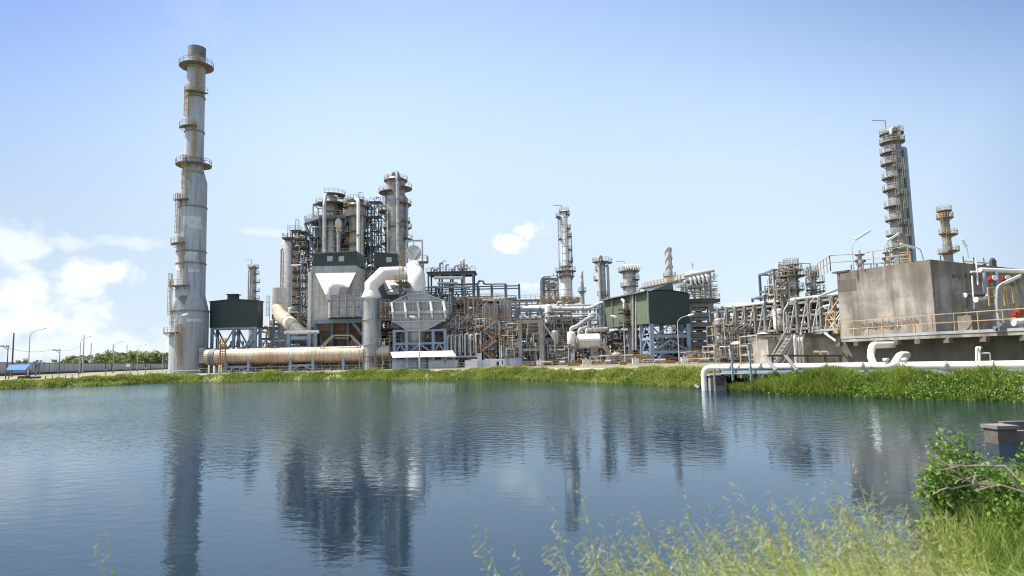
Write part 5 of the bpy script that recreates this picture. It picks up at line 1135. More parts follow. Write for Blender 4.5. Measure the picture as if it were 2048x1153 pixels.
# concrete portal
PT = thing('concrete_portal', 'big grey concrete portal frame standing in front of stacked pipework', 'portal frame', (XY(1064, 145), 145, 0)); zt = Zp(1064, 640, 145)
for p0, p1, d0 in ((1038, 1044, 0), (1079, 1087, 0)):
    m_ = MB(); m_.box(XY(p0, 145), XY(p1, 145), 144.6, 145.8, 0, zt); m_.build('column', 'conc', PT, smooth=False)
m_ = MB(); m_.box(XY(1044, 145), XY(1079, 145), 144.8, 145.7, zt - .8, zt - .003); m_.build('beam', 'conc', PT, smooth=False); m_ = MB(); m_.box(XY(1044, 145), XY(1079, 145), 144.8, 145.7, zt * .33, zt * .33 + .5); m_.build('beam', 'conc', PT, smooth=False)
m_ = MB(); m_.bar((XY(1087, 145), 145, zt - .6), P(1110, 683, 144.5), .28); m_.bar(P(1110, 683, 144.5), P(1110, 705, 144.5), .28); m_.build('brace', 'galv', PT, smooth=False)
LM = thing('loop_manifold', 'row of pale inverted-U loop pipes right of the octagonal casing legs', 'manifold', (XY(925, 146), 146, 0), None)
for px, wd, top in ((895, 6, 672), (903, 5, 670), (911, 6, 671), (920, 5, 669), (930, 8, 668), (941, 6, 670), (952, 9, 668)):
    m_ = MB(); zt_, zb_q = Zp(px, top, 146), Zp(px, 715, 146); x0, x1 = XY(px, 146), XY(px + wd, 146); m_.tube([(x0, 146, zb_q), (x0, 146, zt_), (x1, 146.4, zt_), (x1, 146.4, zb_q + 1)], .19, 10, .5); m_.build('pipe', 'silver', LM)
m_ = MB(); z = Zp(920, 714, 146); m_.tube([(XY(893, 146), 146, z), (XY(962, 146), 146, z)], .22, 10); m_.build('header', 'silver', LM)
m_ = MB()
for px in (894, 916, 938, 961): x = XY(px, 146); m_.box(x - .15, x + .15, 146.6, 146.9, 0, Zp(px, 680, 146))
m_.build('support_posts', 'conc', LM, smooth=False)
# orange zigzag stairs
ZS = thing('zigzag_stair', 'orange railed zigzag stair tower climbing in front of the middle pipework', 'stairs', (XY(975, 146), 147, 0))
pts = [(995, 640), (966, 662), (992, 681), (964, 702), (990, 724)]; Q = [P(px, py, 146) for px, py in pts]; Q[-1].z = max(Q[-1].z, .1)
for i, (a, b) in enumerate(zip(Q, Q[1:])):
    m_ = MB(); stair_flight(m_, a + Vector((0, (i % 2) * 1.3, 0)), b + Vector((0, (i % 2) * 1.3, 0)), 1.1); m_.build('flight', 'palesteel', ZS, smooth=False)
    m_ = MB(); stair_rail(m_, a + Vector((0, (i % 2) * 1.3, 0)), b + Vector((0, (i % 2) * 1.3, 0)), 1.1, .1); m_.build('railing', 'orange', ZS, smooth=False)
for i, a in enumerate(Q[:-1]):
    s_ = 1 if i % 2 == 0 else -1; m_ = MB(); xs_ = sorted((a.x, a.x + s_ * 1.6)); m_.box(xs_[0], xs_[1], 146, 148.6, a.z - .15, a.z); d_ = m_.build('landing', 'grating', ZS, smooth=False)
    m_ = MB(); m_.rail([(a.x + s_ * 1.6, 148.6, a.z), (a.x + s_ * 1.6, 146, a.z), (a.x, 146, a.z)], 1.2, .1, .8); m_.build('landing_railing', 'orange', d_, smooth=False)
for px, y in ((962, 146.2), (999, 146.2), (962, 148.5), (999, 148.5)):
    m_ = MB(); x = XY(px, y); m_.box(x - .13, x + .13, y - .13, y + .13, 0, Q[1].z if px == 962 else Q[0].z); m_.build('post', 'grey', ZS, smooth=False)
# big scaffold-like grey steel bents in the centre top
for (px0, px1, pt, Y, lab) in ((968, 998, 610, 156, 'pale grey steel bent with vertical pipes at the top of the zigzag stairs'), (1000, 1024, 602, 158, 'grey concrete stair core wall behind the vertical conduits')):
    root = thing('stair_core', lab, 'wall', (XY((px0 + px1) / 2, Y), Y, 0)); zt = Zp(px0, pt, Y); m_ = MB(); m_.box(XY(px0, Y), XY(px1, Y), Y, Y + 4, 0, zt); m_.build('wall', 'conc', root, smooth=False)
    m_ = MB()
    for k in range(3): x = XY(px0 + (px1 - px0) * (k + .3) / 3.2, Y); m_.tube([(x, Y - .5, 2 + k), (x, Y - .5, zt - k * .4)], .08, 6)
    m_.build('conduits', 'galv', root)
# ------------------------------------------------ far columns
tower('far_column', 'slender far column with wavy spiral strakes and davit right of the green shed', 'tower', 506, 260, [(533, 12), (610, 14)], 'clad', plats=[(536, -180, 180, .9), (548, 30, 120, 1.1), (565, 20, 130, 1.3), (583, 20, 130, 1.2), (598, 20, 130, 1.2)], pyx=570, bands=2.5, railm='grey', davit=(-2.2, 2.4), risers=[(-50, .3, .1, 540, 610, 'galv')])
tower('white_column', 'tall slim white column with a broad skirt of pipes, highest in the middle of the plant', 'tower', 1131, 205, [(424, 13), (446, 14), (540, 16), (548, 22), (552, 22), (600, 22)], 'white',
      plats=[(424, -180, 180, .6), (434, -150, -60, 1.6), (430, 30, 120, .8), (458, 40, 120, .9), (474, 40, 120, 1.1), (478, -140, -50, .9), (500, 40, 120, 1.1), (524, 40, 120, 1.2), (543, -180, 180, 1.8), (553, -180, 180, 1.0), (533, -180, 180, .8)],
      lads=[(434, 478, -70), (458, 500, 60), (500, 543, 60)], pyx=530, bands=2.2, railm='grey', davit=(-2.6, 2.0), risers=[(-70, .16, .25, 440, 560, 'galv'), (80, .16, .2, 470, 560, 'galv')])
bigpipe('column_base_cladding', 'ribbed grey lower barrel carrying the tall slim white column', [(1133, 552, 205.5), (1134, 610, 205.5)], 1.75, 'clad', 1, [(1133, 556, 205.5, 'z')], cat='tower')
module('grey lattice frame with drums left of the tall slim white column', 1086, 1120, 557, 206, 6, 7, 71, 26, 'galv', .3, 3, brace=(3, 4, 5, 6), rr=(.1, .2, .35), vessels=2, name='lattice_tower', rails=False, cat='steel structure')
m_ = MB(); a = P(1084, 557, 205); b = P(1091, 595, 205); m_.box(a.x, b.x, 204.6, 206, b.z - 4, a.z); solo(m_, 'duct_panel', 'bluesteel', ((a.x + b.x) / 2, 205.3, 0), 'dark flat steel panel at the left edge of the grey lattice frame', 'panel', smooth=False)
tower('thin_stack', 'thin plain grey stack with one small ring right of the tall white column', 'stack', 1164.5, 215, [(544, 6), (580, 8), (608, 9)], 'silver', plats=[(583, -180, 180, .7)], pyx=590, bands=3, railm='grey')
tower('side_pipe_column', 'grey column with side platforms and two vertical pipes between thin and fat stacks', 'tower', 1205, 200, [(527, 13), (600, 14)], 'clad', plats=[(524, -180, 40, 1.8), (526, 30, 120, 2.2), (560, -140, -60, 1.6), (540, -130, -80, 1), (590, -180, 180, .6)], lads=[(524, 560, -80)], pyx=570, bands=1.7, railm='grey', goose=(-40, .42, 1.6), risers=[(75, .4, .3, 533, 600, 'silver')])
tower('fat_column', 'fat insulated column crowned by a ring of curved pipes, left of the green roof', 'tower', 1259, 195, [(545, 25), (600, 27)], 'silver', plats=[(543, -180, 180, 1.3), (560, 20, 140, 1.2), (573, -180, 140, .7), (588, 20, 150, 1)], lads=[(543, 573, 60)], pyx=575, bands=1.5, railm='grey', davit=(-2.4, 3.2))
fc = P(1259, 541, 195); CR = thing('crown_pipes', 'ring of curved white vent pipes on top of the fat column', 'pipes', (fc.x, 195, fc.z))
for k in range(7):
    x = fc.x - 2.1 + k * .7; m_ = MB(); m_.tube([(x, 194.5, fc.z - .3), (x, 194.2, fc.z + 1.2), (x + .4, 193.6, fc.z + 1.4), (x + .9, 193.2, fc.z + .2)], .24, 8, .5); m_.build('vent_pipe', 'white', CR)
# spiral strake stack
tower('straked_stack', 'pale stack wound with spiral strakes rising behind the green clad building', 'stack', 1338, 230, [(496, 12), (560, 13)], 'silver', plats=[(553, -180, 180, 1.1)], pyx=530, bands=None, railm='grey', domed=False)
o_ = scene.objects[-1]; sroot = [o for o in scene.objects if o.get('label', '').startswith('pale stack wound')][0]
m_ = MB(); zt, z0 = Zp(1338, 497, 230), Zp(1338, 545, 230); cx_ = sroot.location
for ph in (0, 2.1, 4.2):
    k0 = len(m_.v); 
    for i in range(41):
        t = i / 40; a = ph + t * 2 * pi * .95; z = z0 + (zt - z0) * t
        for rr_ in (.95, 1.28): m_.v.append((cx_.x + rr_ * sin(a), cx_.y - rr_ * cos(a), z))
        if i: q = k0 + 2 * i; m_.f.append((q - 2, q - 1, q + 1, q))
m_.build('strake', 'silver', sroot)
# ------------------------------------------------ green clad building on the right, seen from its corner
Yg = 150; cA = Vector((XY(1301, Yg), Yg, 0)); cR = Vector((XY(1383, 152), 152, 0)); cL = Vector((XY(1212, 171), 171, 0))
GB = thing('green_clad_building', 'large dark green clad building on blue steel legs beside the ochre conveyor roof', 'building', cA)
zb = Zp(1301, 648, Yg); z1 = Zp(1301, 583, Yg); zr = Zp(1340, 581.5, 151.5); z2 = Zp(1383, 588, 152)
m_ = MB(); back = cL - cA
f = [cA, (cA + cR) / 2, cR]
def up(v, z): return (v.x, v.y, z)
m_.v += [up(cA, zb), up(cR, zb), up(cR, z2), up(f[1], zr), up(cA, z1)]; k = 5
m_.v += [up(cA + back, zb), up(cR + back, zb), up(cR + back, z2), up(f[1] + back, zr), up(cA + back, z1)]
m_.f += [(0, 1, 2, 3, 4), (1, 6, 7, 2), (9, 8, 7, 6, 5), (0, 5, 6, 1)]
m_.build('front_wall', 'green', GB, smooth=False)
m_ = MB(); e = back.normalized(); 
for t0, t1 in ((.003, .30), (.34, .78), (.80, .995)):
    a_, b_ = cA + back * t0 + Vector((-.06, 0, 0)), cA + back * t1 + Vector((-.06, 0, 0)); k0 = len(m_.v); m_.v += [up(a_, zb + .1), up(b_, zb + .1), up(b_, z1 - .1), up(a_, z1 - .1)]; m_.f.append((k0, k0 + 1, k0 + 2, k0 + 3))
m_.v += [up(cA, zb), up(cA + back, zb), up(cA + back, z1), up(cA, z1)]; k0 = len(m_.v) - 4; m_.f.append((k0, k0 + 1, k0 + 2, k0 + 3))
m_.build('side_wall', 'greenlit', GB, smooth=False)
m_ = MB(); o1 = Vector((-.9, -.5, 0)); 
m_.v += [up(cA + o1, z1 + .1), up(f[1] + Vector((0, -.5, 0)), zr + .12), up(f[1] + back, zr + .12), up(cA + o1 + back, z1 + .1), up(cR + Vector((.3, -.5, 0)), z2 + .1), up(cR + back, z2 + .1)]
m_.f += [(0, 1, 2, 3), (1, 4, 5, 2)]; m_.build('roof', 'green', GB, smooth=False)
m_ = MB(); m_.bar(up(cA + o1, z1), up(cA + o1 + back, z1), .25); 
m_.build('gutter', 'soot', GB, smooth=False)
for t in (0, .31, .345, .79, 1.0):
    q = cA + back * t + Vector((-.2, 0, 0)); m_ = MB(); m_.box(q.x - .15, q.x + .15, q.y - .2, q.y + .2, zb, z1); m_.build('downpipe', 'galv', GB, smooth=False)
m_ = MB(); xa_, xb_ = XY(1262, 178), XY(1350, 162); zz = Zp(1330, 572, 165); m_.hexa([(XY(1265, 172), 172, z1 - .3), (XY(1354, 158), 158, z1 - .3), (XY(1354, 162), 164, z1 - .3), (XY(1265, 172), 178, z1 - .3)], [(XY(1265, 172), 172, z1 + .5), (XY(1350, 158), 158, zz), (XY(1350, 162), 163, zz), (XY(1265, 172), 177, z1 + .5)]); m_.build('roof_monitor', 'green', GB, smooth=False)
for q in [cA, cA + back * .2, cA + back * .45, cA + back * .7, cA + back, cR, cR + back * .2, (cA + cR) / 2 + back * .2]:
    m_ = MB(); w_ = .85; m_.box(q.x - w_ / 2 + (.45 if q is not cR else -.45), q.x + w_ / 2 + (.45 if q is not cR else -.45), q.y + .1, q.y + .1 + w_, 0, zb - .003); m_.build('column', 'palesteel', GB, smooth=False)
m_ = MB(); a_, b_ = cA + Vector((.45, .5, 0)), cR + Vector((-.45, .5, 0)); mid = (a_ + b_) / 2
for z in (zb * .68, zb * .28): m_.bar(up(a_, z), up(b_, z), .5, .6)
for z0_, z1_ in ((zb * .62, zb), (zb * .28, zb * .62)):
    m_.bar(up(a_, z0_ if z1_ == zb else z0_), up(mid, z1_ - .3), .3); m_.bar(up(b_, z0_), up(mid, z1_ - .3), .3)
m_.bar(up(a_, zb * .95), up(a_.lerp(b_, .3), zb * .64), .3); m_.bar(up(b_, zb * .95), up(b_.lerp(a_, .3), zb * .64), .3)
m_.bar(up(a_, zb * .02), up(a_.lerp(b_, .3), zb * .27), .3); m_.bar(up(b_, zb * .02), up(b_.lerp(a_, .3), zb * .27), .3)
c0, c1 = a_, cA + back * .2 + Vector((.45, .5, 0))
for z in (zb * .62, zb * .28): m_.bar(up(c0, z), up(c1, z), .5, .6)
m_.bar(up(c0, zb * .3), up(c0.lerp(c1, .5), zb * .6), .3); m_.bar(up(c1, zb * .3), up(c0.lerp(c1, .5), zb * .6), .3); m_.bar(up(c0, zb * .64), up(c0.lerp(c1, .5), zb * .97), .3); m_.bar(up(c1, zb * .64), up(c0.lerp(c1, .5), zb * .97), .3)
m_.build('bracing', 'palesteel', GB, smooth=False)
# vertical pipes and small platforms on the green building's side
bigpipe('riser_pipe', 'pair of tall pale vent pipes steaming beside the green building corner', [(1266, 700, 156), (1266, 586, 156), (1262, 584, 156)], .28, 'galv', .6)
bigpipe('riser_pipe', 'slimmer pale riser pipe immediately right of the steaming vent pipe', [(1272, 700, 155.5), (1272, 590, 155.5)], .24, 'galv', .6)
bigpipe('riser_pipe', 'short white looping pipe on the lit side wall of the green building', [(1248, 655, 159), (1248, 602, 159), (1244, 600, 160)], .3, 'white', .6)
for i, py in enumerate((618, 626, 645, 652)):
    z = Zp(1252, py, 158); x0, x1 = XY(1240, 158), XY(1262, 158); root = thing('wall_platform', ['topmost', 'second highest', 'third', 'lowest'][i] + ' ochre railed platform on the lit side of the green building', 'platform', (x0, 158, 0), 'platforms on the green building'); m_ = MB(); m_.box(x0, x1, 157.5, 160.5, z - .2, z); m_.build('deck', 'dark', root, smooth=False); m_ = MB(); m_.rail([(x0, 157.5, z), (x1, 157.5, z)], 1.2, .1, .9); m_.build('railing', 'yellow', root, smooth=False)
# ochre conveyor roof and exchangers above
CV = thing('inclined_gallery', 'ochre railed inclined gallery rising to the right over the green building roof', 'gallery', P(1330, 560, 168))
a = [P(1287, 578, 175), P(1372, 560, 163)]; m_ = MB(); m_.bar(a[0], a[1], 3, .3); m_.build('deck', 'grating', CV, smooth=False)
m_ = MB()
for o in (-1.5, 1.5): m_.rail([p_ + Vector((0, o, .2)) for p_ in a], 1.2, .09, 1.1)
m_.build('railing', 'yellow', CV, smooth=False); m_ = MB(); m_.bar(a[0] + Vector((0, -1.6, -.4)), a[1] + Vector((0, -1.6, -.4)), .4, .6); m_.build('edge_beam', 'white', CV, smooth=False)
m_ = MB(); q = a[1]; m_.bar(q, (q.x + 2, q.y, z1 - 1), .35); m_.bar(a[0].lerp(a[1], .5), (a[0].lerp(a[1], .5).x, 169, z1 - 1), .35); m_.build('struts', 'grey', CV, smooth=False)
TW = thing('exchanger_tower', 'concrete framed tower with stacked exchangers and blue lattice right of the green building', 'tower', (XY(1405, 160), 163, 0))
xa, xb = XY(1380, 158), XY(1424, 158); zt = Zp(1405, 606, 158); zs = [zt * k / 6 for k in range(1, 7)]
steel(TW, [xa, xb], [158, 168], zs, 1.3, 'conc', (), bm='conc')
for i, z in enumerate([0] + zs[:-1]):
    for k in range(2):
        m_ = MB(); zz = z + .9 + k * 1.0; m_.tube([(xa + .8, 158.6 + k, zz), (xa + 1.1, 158.6 + k, zz), (xb - 1.1, 158.6 + k, zz), (xb - .8, 158.6 + k, zz)], [.3, .55, .55, .3], 12); m_.build('exchanger', ['silver', 'clad', 'white', 'redbrown'][(i + k) % 4], TW)
m_ = MB(); m_.box(xa - 1, xb + 2, 156.5, 169, zt + .02, zt + .8); m_.build('deck', 'dark', TW, smooth=False)
m_ = MB(); m_.rail([(xa - 1, 156.6, zt + .8), (xb + 2, 156.6, zt + .8)], 1.2, .1, 1.1); m_.rail([(xa - 3, 156.6, zt + 2.9), (xb - 1, 156.6, zt + 2.9)], 1.2, .1, 1.1); m_.build('railing', 'yellow', TW, smooth=False)
for (p0, y0_, p1, y1_, r_0, mm) in ((1372, 562, 1414, 562, .55, 'palesteel'), (1374, 573, 1404, 573, .7, 'clad'), (1368, 553, 1428, 541, .4, 'silver')):
    m_ = MB(); a_, b_ = P(p0, y0_, 157), P(p1, y1_, 157); m_.tube([a_, b_], r_0, 14); m_.build('exchanger', mm, TW)
for k in range(5): m_ = MB(); q = P(1378 + k * 8, 556 - k * 1.6, 157); m_.tube([q + Vector((0, 0, 0)), q + Vector((.2, -1, -.6)), q + Vector((.2, -1, -1.8))], .33, 8, .4); m_.build('header_elbow', 'silver', TW)
xq = [XY(1416, 157), XY(1428, 157)]; m_ = MB(); z_t = Zp(1420, 546, 157)
for x in xq:
    for y in (157, 166): m_.bar((x, y, zt), (x, y, z_t), .3)
m_.bar((XY(1395, 157), 157, zt), (XY(1395, 157), 157, z_t - 1), .25); m_.bar((XY(1376, 157), 157, zt), (XY(1376, 157), 157, z_t - 2), .25); m_.bar((XY(1376, 157), 157, z_t - 2), (xq[1], 157, z_t), .22); m_.bar((XY(1376, 157), 157, zt + 2.6), (xq[1], 157, zt + 2.6), .2)
for i in range(4):
    z0_, z1_ = zt + (z_t - zt) * i / 4, zt + (z_t - zt) * (i + 1) / 4; m_.bar((xq[0], 157, z1_), (xq[1], 157, z1_), .2); m_.bar((xq[0], 157, z0_), (xq[1], 157, z1_), .16)
m_.build('lattice', 'palesteel', TW, smooth=False)
r = random.Random(71)
for nm_, mm, cnt in (('small_bore_piping', 'silver', 170), ('guard_rails', 'yellow', 90), ('cross_members', 'grey', 60)):
    m_ = MB()
    for k in range(cnt):
        x = r.uniform(xa - 2, xb + 1.5); y = r.uniform(156.7, 160); z = r.uniform(zt + .8, z_t - .5) if k % 3 else r.uniform(1, zt); L_ = r.uniform(.6, 3)
        if nm_ != 'guard_rails' and r.random() < .45: m_.bar((x, y, z), (x, y, min(z_t, z + L_)), r.choice((.1, .14)))
        else: m_.bar((x, y, z), (min(xb + 2, x + L_ * 1.6), y, z), r.choice((.08, .12)))
    q = m_.build(nm_, mm, TW, smooth=False); q['kind'] = 'stuff'
m_ = MB(); m_.tube([P(1385, 700, 155), P(1426, 701, 155)], .3, 8); m_.build('pipe', 'orange', TW)
TC = thing('tank_cap', 'low cream domed cap with small mast above the exchanger headers', 'cap', P(1386, 550, 166)); q = P(1386, 548, 166); m_ = MB(); m_.lathe((q.x, 166), [(2.6, q.z - 1.6), (2.6, q.z - .6), (1.6, q.z + .4), (.1, q.z + .9)], 20); m_.build('shell', 'cream', TC); m_ = MB(); m_.bar((q.x, 166, q.z), (q.x, 166, q.z + 2.8), .12); m_.bar((q.x - .5, 166, q.z + 2.2), (q.x + .5, 166, q.z + 2.2), .1); m_.build('mast', 'grey', TC)
module('steelwork and rusty vessels under the raised green building', 1225, 1300, 662, 163, 8, 4, 81, 40, 'dark', .5, 4, dark=6)
module('pumps and rusty pipes between the front legs of the green building', 1304, 1382, 668, 157, 8, 3, 82, 40, 'dark', .35, 4, dark=4, rr=(.12, .2, .3))
module('low grey valves and white stubs at the foot of the exchanger tower', 1372, 1440, 703, 145, 6, 2, 83, 34, 'grey', .2, 4, vert=5)
module('low ochre and grey piping before the green building legs', 1180, 1300, 712, 146, 5, 2, 84, 34, 'grey', .2, 6)
# white drum group
DR = thing('horizontal_drum', 'fat white horizontal drum on a concrete pier with curved pipes over it', 'drum', (XY(1178, 150), 150, 0)); a, b = P(1153, 683, 150), P(1203, 682, 150); rr_ = W(1178, 29, 150) / 2; d = (b - a)
m_ = MB(); m_.tube([a, a + d * .03, a + d * .1, a + d * .9, a + d * .97, b], [rr_ * .35, rr_ * .75, rr_, rr_, rr_ * .75, rr_ * .35], 28); m_.build('shell', 'white', DR)
m_ = MB(); x = XY(1190, 150); m_.box(x - 1.1, x + .5, 149, 151.5, 0, a.z - rr_ * .6); m_.build('pier', 'conc', DR, smooth=False)
for p0 in ((1158, 672, 1158, 660, 1175, 655), (1173, 668, 1173, 660, 1215, 658)):
    m_ = MB(); m_.tube([P(p0[0], p0[1], 150), P(p0[2], p0[3], 150), P(p0[4], p0[5], 151)], .38, 12, 1.2); m_.build('pipe', 'silver', DR)
m_ = MB()
m_.rail([P(1150, 690, 148) , P(1210, 690, 148)], 1.1, .09, 1); m_.rail([P(1165, 662, 148), P(1205, 662, 148)], 1.1, .09, 1); m_.build('railing', 'yellow', DR, smooth=False)
bigpipe('elbow_pipe', 'pale pipe bending twice above the vertical white drum', [(1142, 668, 152), (1142, 657, 152), (1155, 653, 152), (1172, 640, 154), (1186, 634, 156)], .45, 'silver', 1.8)
bigpipe('elbow_pipe', 'white inverted-U pipe standing behind the horizontal drum', [(1177, 655, 156), (1177, 628, 156), (1198, 628, 156), (1200, 655, 156)], .27, 'silver', 1.8)
tower('vertical_drum', 'upright white drum to the left of the fat horizontal drum', 'drum', 1143, 149, [(668, 17), (700, 17), (704, 12), (728, 12)], 'white', pyx=690, bands=None, plats=[(697, -90, 100, .8)])
DS = thing('drum_stair', 'steep ochre stair leading down from the white drum to the ground', 'stairs', (XY(1225, 147), 147, 0)); m_ = MB(); a, b = P(1207, 694, 147), P(1231, 730, 147); b.z = .05; stair_flight(m_, a, b, 1.6); m_.build('flight', 'grey', DS, smooth=False); m_ = MB(); stair_rail(m_, a, b, 1.6, .12); m_.build('railing', 'yellow', DS, smooth=False)
# ------------------------------------------------ right-hand racks and far right columns
rack('concrete bent rack with slanted pale braces running to the right tank', 1425, 1700, 152, 118, 622, 4, 60, 91, 'concd', 14, 8, cs=.7, brace=True, zt=11.2, zmin=.35, rads=(.16, .22, .3))
rack('far light steel rack with white top rail behind the braced concrete rack', 1425, 1690, 175, 150, 615, 3, 16, 92, 'palesteel', 11, 7, zt=13.5, zmin=.6)
module('low pipework and white vessel before the braced concrete rack', 1430, 1520, 690, 128, 8, 3, 93, 40, 'grey', .25, 5, vert=6, vessels=3)
module('rusty valves and insulated bends ahead of the stair wall', 1515, 1640, 668, 105, 8, 3, 94, 44, 'grey', .22, 6, rr=(.08, .12, .18, .24))
module('light scaffolding frames at the right of the exchanger tower', 1432, 1500, 650, 140, 6, 4, 95, 24, 'galv', .22, 6, vert=6, rr=(.1, .16))
module('tiered blue tower with round railed decks left of the slim dark column', 1557, 1602, 538, 135, 8, 5, 96, 46, 'bluesteel', .45, 3, name='tiered_tower', vessels=2, cat='steel structure', brace=(2,))
tower('decked_vessel', 'grey vessel ringed by round railed decks inside the blue tiered tower', 'tower', 1585, 133, [(533, 10), (560, 16), (640, 18)], 'clad', plats=[(530, -180, 180, 1.0), (541, -180, 180, 1.5), (552, -180, 180, 1.9), (580, -180, 180, 1.4)], pyx=580, bands=1.0, railm='grey')
module('close packed pipes and ochre stairs left of the decked vessel', 1556, 1585, 566, 131, 5, 5, 98, 40, 'grey', .25, 3, name='tiered_tower', cat='steel structure')
module('lower tier of railed decks left of the blue tiered tower', 1535, 1562, 590, 136, 7, 3, 97, 28, 'bluesteel', .4, 2, name='tiered_tower', cat='steel structure')
tower('slim_column', 'slim dark column with four side platforms just right of the tiered tower', 'tower', 1628, 135, [(543, 11), (640, 12)], 'clad', plats=[(545, -180, 180, .6), (565, 30, 140, 1.6), (567, -150, -40, .9), (580, -150, 30, .9), (583, 30, 140, 1.6), (597, -180, 140, 1.0), (553, -150, 100, .7)], lads=[(545, 597, -60)], pyx=590, bands=1.2, railm='grey', davit=(-2.2, 1.6))
tw, cxx, _ = tower('tall_column', 'tall dark ringed column with hooped top pipe leaning above the concrete tank', 'tower', 1797, 150, [(263, 31), (520, 32)], 'cladd',
      plats=[(268, -180, 180, .8), (285, -180, 180, .9), (306, -150, -20, 1.0), (328, -150, -20, 1.0), (343, -20, 40, .6), (356, -150, -20, 1.0), (380, -150, -20, 1.0), (392, -20, 60, .7), (413, -150, -20, 1.0), (440, -150, -20, 1.0), (452, -20, 60, .7), (470, -150, -20, 1.0), (495, -150, -20, 1.0)], railm='grey',
      lads=[(268, 306, 10), (306, 356, -25), (330, 380, 15), (356, 413, -25), (392, 440, 15), (413, 470, -25), (452, 495, 15), (470, 520, -30)], pyx=440, bands=1.35, davit=(-3.0, 2.6), risers=[(70, .5, .1, 300, 560, 'palesteel'), (95, .3, .2, 300, 560, 'soot')])
M['hoop'] = M['silver']; hq = P(1785, 262, 148)
bigpipe('hoop_pipe', 'white hooped pipe arching over the top of the tall dark column', [(1782, 268, 148), (1782, 254, 148), (1797, 254, 148), (1797, 272, 148)], .3, 'white', 1.2)
tower('short_dark_column', 'shorter dark column with square railed top behind the right end of the concrete tank', 'tower', 1893, 175, [(422, 15), (520, 17)], 'cladd', plats=[(422, -180, 180, .8), (436, -180, 180, 1.0), (470, -30, 150, 1.6), (467, -180, 0, .7), (503, -30, 150, 1.6), (506, -180, 0, 1.2)], lads=[(436, 470, -60), (470, 503, -20)], pyx=475, bands=1.6)
# ------------------------------------------------ concrete tank building at the right
M['tankwall'] = mat('stained_concrete', (0.36, 0.335, 0.29), (0.20, 0.185, 0.16), .8, .92, streak=(0.08, 0.07, 0.055), streak_amt=.85, rust=(0.11, 0.095, 0.075), rust_amt=.8, rscale=.45, bump=.3, panel=(1.22, 0, .22))
def tank_weather():
    m = M['tankwall']; t = m.node_tree; n = t.nodes.new; l = t.links.new; b = t.nodes['Principled BSDF']; src = b.inputs['Base Color'].links[0].from_socket
    g_ = n('ShaderNodeNewGeometry'); sp = n('ShaderNodeSeparateXYZ'); l(g_.outputs['Position'], sp.inputs[0]); x = n('ShaderNodeTexNoise'); x.inputs['Scale'].default_value = 1.6; x.inputs['Detail'].default_value = 7
    mp = n('ShaderNodeMapping'); mp.inputs['Scale'].default_value = (1.6, 1.6, .12); l(g_.outputs['Position'], mp.inputs[0]); l(mp.outputs[0], x.inputs['Vector'])
    a = n('ShaderNodeMath'); a.operation = 'MULTIPLY_ADD'; l(x.outputs['Fac'], a.inputs[0]); a.inputs[1].default_value = 4.0; l(sp.outputs[2], a.inputs[2])
    r = n('ShaderNodeMapRange'); l(a.outputs[0], r.inputs[0]); r.inputs[1].default_value = 7.3; r.inputs[2].default_value = 9.3; r.inputs[3].default_value = 0; r.inputs[4].default_value = .8
    mx = n('ShaderNodeMix'); mx.data_type = 'RGBA'; l(r.outputs[0], mx.inputs[0]); l(src, mx.inputs[6]); mx.inputs[7].default_value = (.115, .092, .066, 1)
    v = n('ShaderNodeTexVoronoi'); v.inputs['Scale'].default_value = .9; l(g_.outputs['Position'], v.inputs['Vector'])
    r2 = n('ShaderNodeMapRange'); l(v.outputs['Distance'], r2.inputs[0]); r2.inputs[1].default_value = .06; r2.inputs[2].default_value = .03; r2.inputs[3].default_value = 0; r2.inputs[4].default_value = .6
    m2_ = n('ShaderNodeMix'); m2_.data_type = 'RGBA'; l(r2.outputs[0], m2_.inputs[0]); l(mx.outputs[2], m2_.inputs[6]); m2_.inputs[7].default_value = (.06, .05, .04, 1); l(m2_.outputs[2], b.inputs['Base Color'])
tank_weather()
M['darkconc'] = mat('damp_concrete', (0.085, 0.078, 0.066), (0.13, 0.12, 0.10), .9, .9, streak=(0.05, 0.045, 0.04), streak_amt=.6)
M['darkstain'] = mat('black_mould', (0.07, 0.05, 0.035), (0.20, 0.17, 0.14), 2.5, .95)
kx, ky = XY(1867, 41.5, 600), 41.5
lx, ly = XY(1677, 47.5, 600), 47.5
rx, ry = XY(2048, 48, 600) + 6, 51.5
TKN = thing('concrete_tank', 'large stained concrete tank building with sunlit left face at the right edge', 'tank building', (kx, ky, 0))
zt = (Zp(1867, 518, 41.5)); zt2 = Zp(1677, 547, 47.5)
A, B_, C_ = Vector((lx, ly, 0)), Vector((kx, ky, 0)), Vector((rx, ry, 0)); Dk = A + (C_ - B_)
def prismz(m_, pts, z0, z1):
    k = len(m_.v); n = len(pts); m_.v += [(p.x, p.y, z0) for p in pts] + [(p.x, p.y, z1) for p in pts]; m_.f += [tuple(range(k, k + n))[::-1], tuple(range(k + n, k + 2 * n))] + [(k + i, k + (i + 1) % n, k + n + (i + 1) % n, k + n + i) for i in range(n)]
zt = (zt + zt2) / 2
m_ = MB(); prismz(m_, [A, B_, C_, Dk], 2.35, zt); m_.build('wall', 'tankwall', TKN, smooth=False)
ul = (B_ - A).normalized(); nl = Vector((ul.y, -ul.x, 0)); nl = -nl if nl.x > 0 else nl
ur = (C_ - B_).normalized(); nr = Vector((ur.y, -ur.x, 0)); nr = -nr if nr.y > 0 else nr
def slab(m_, o, u, n, s0, s1, z0, z1, t, off=.004):
    """box lying on a wall: from s0 to s1 along it, standing t proud"""
    a = o + u * s0 + n * off; b = o + u * s1 + n * off; c = b + n * t; d = a + n * t; m_.hexa([(a.x, a.y, z0), (b.x, b.y, z0), (c.x, c.y, z0), (d.x, d.y, z0)], [(a.x, a.y, z1), (b.x, b.y, z1), (c.x, c.y, z1), (d.x, d.y, z1)])
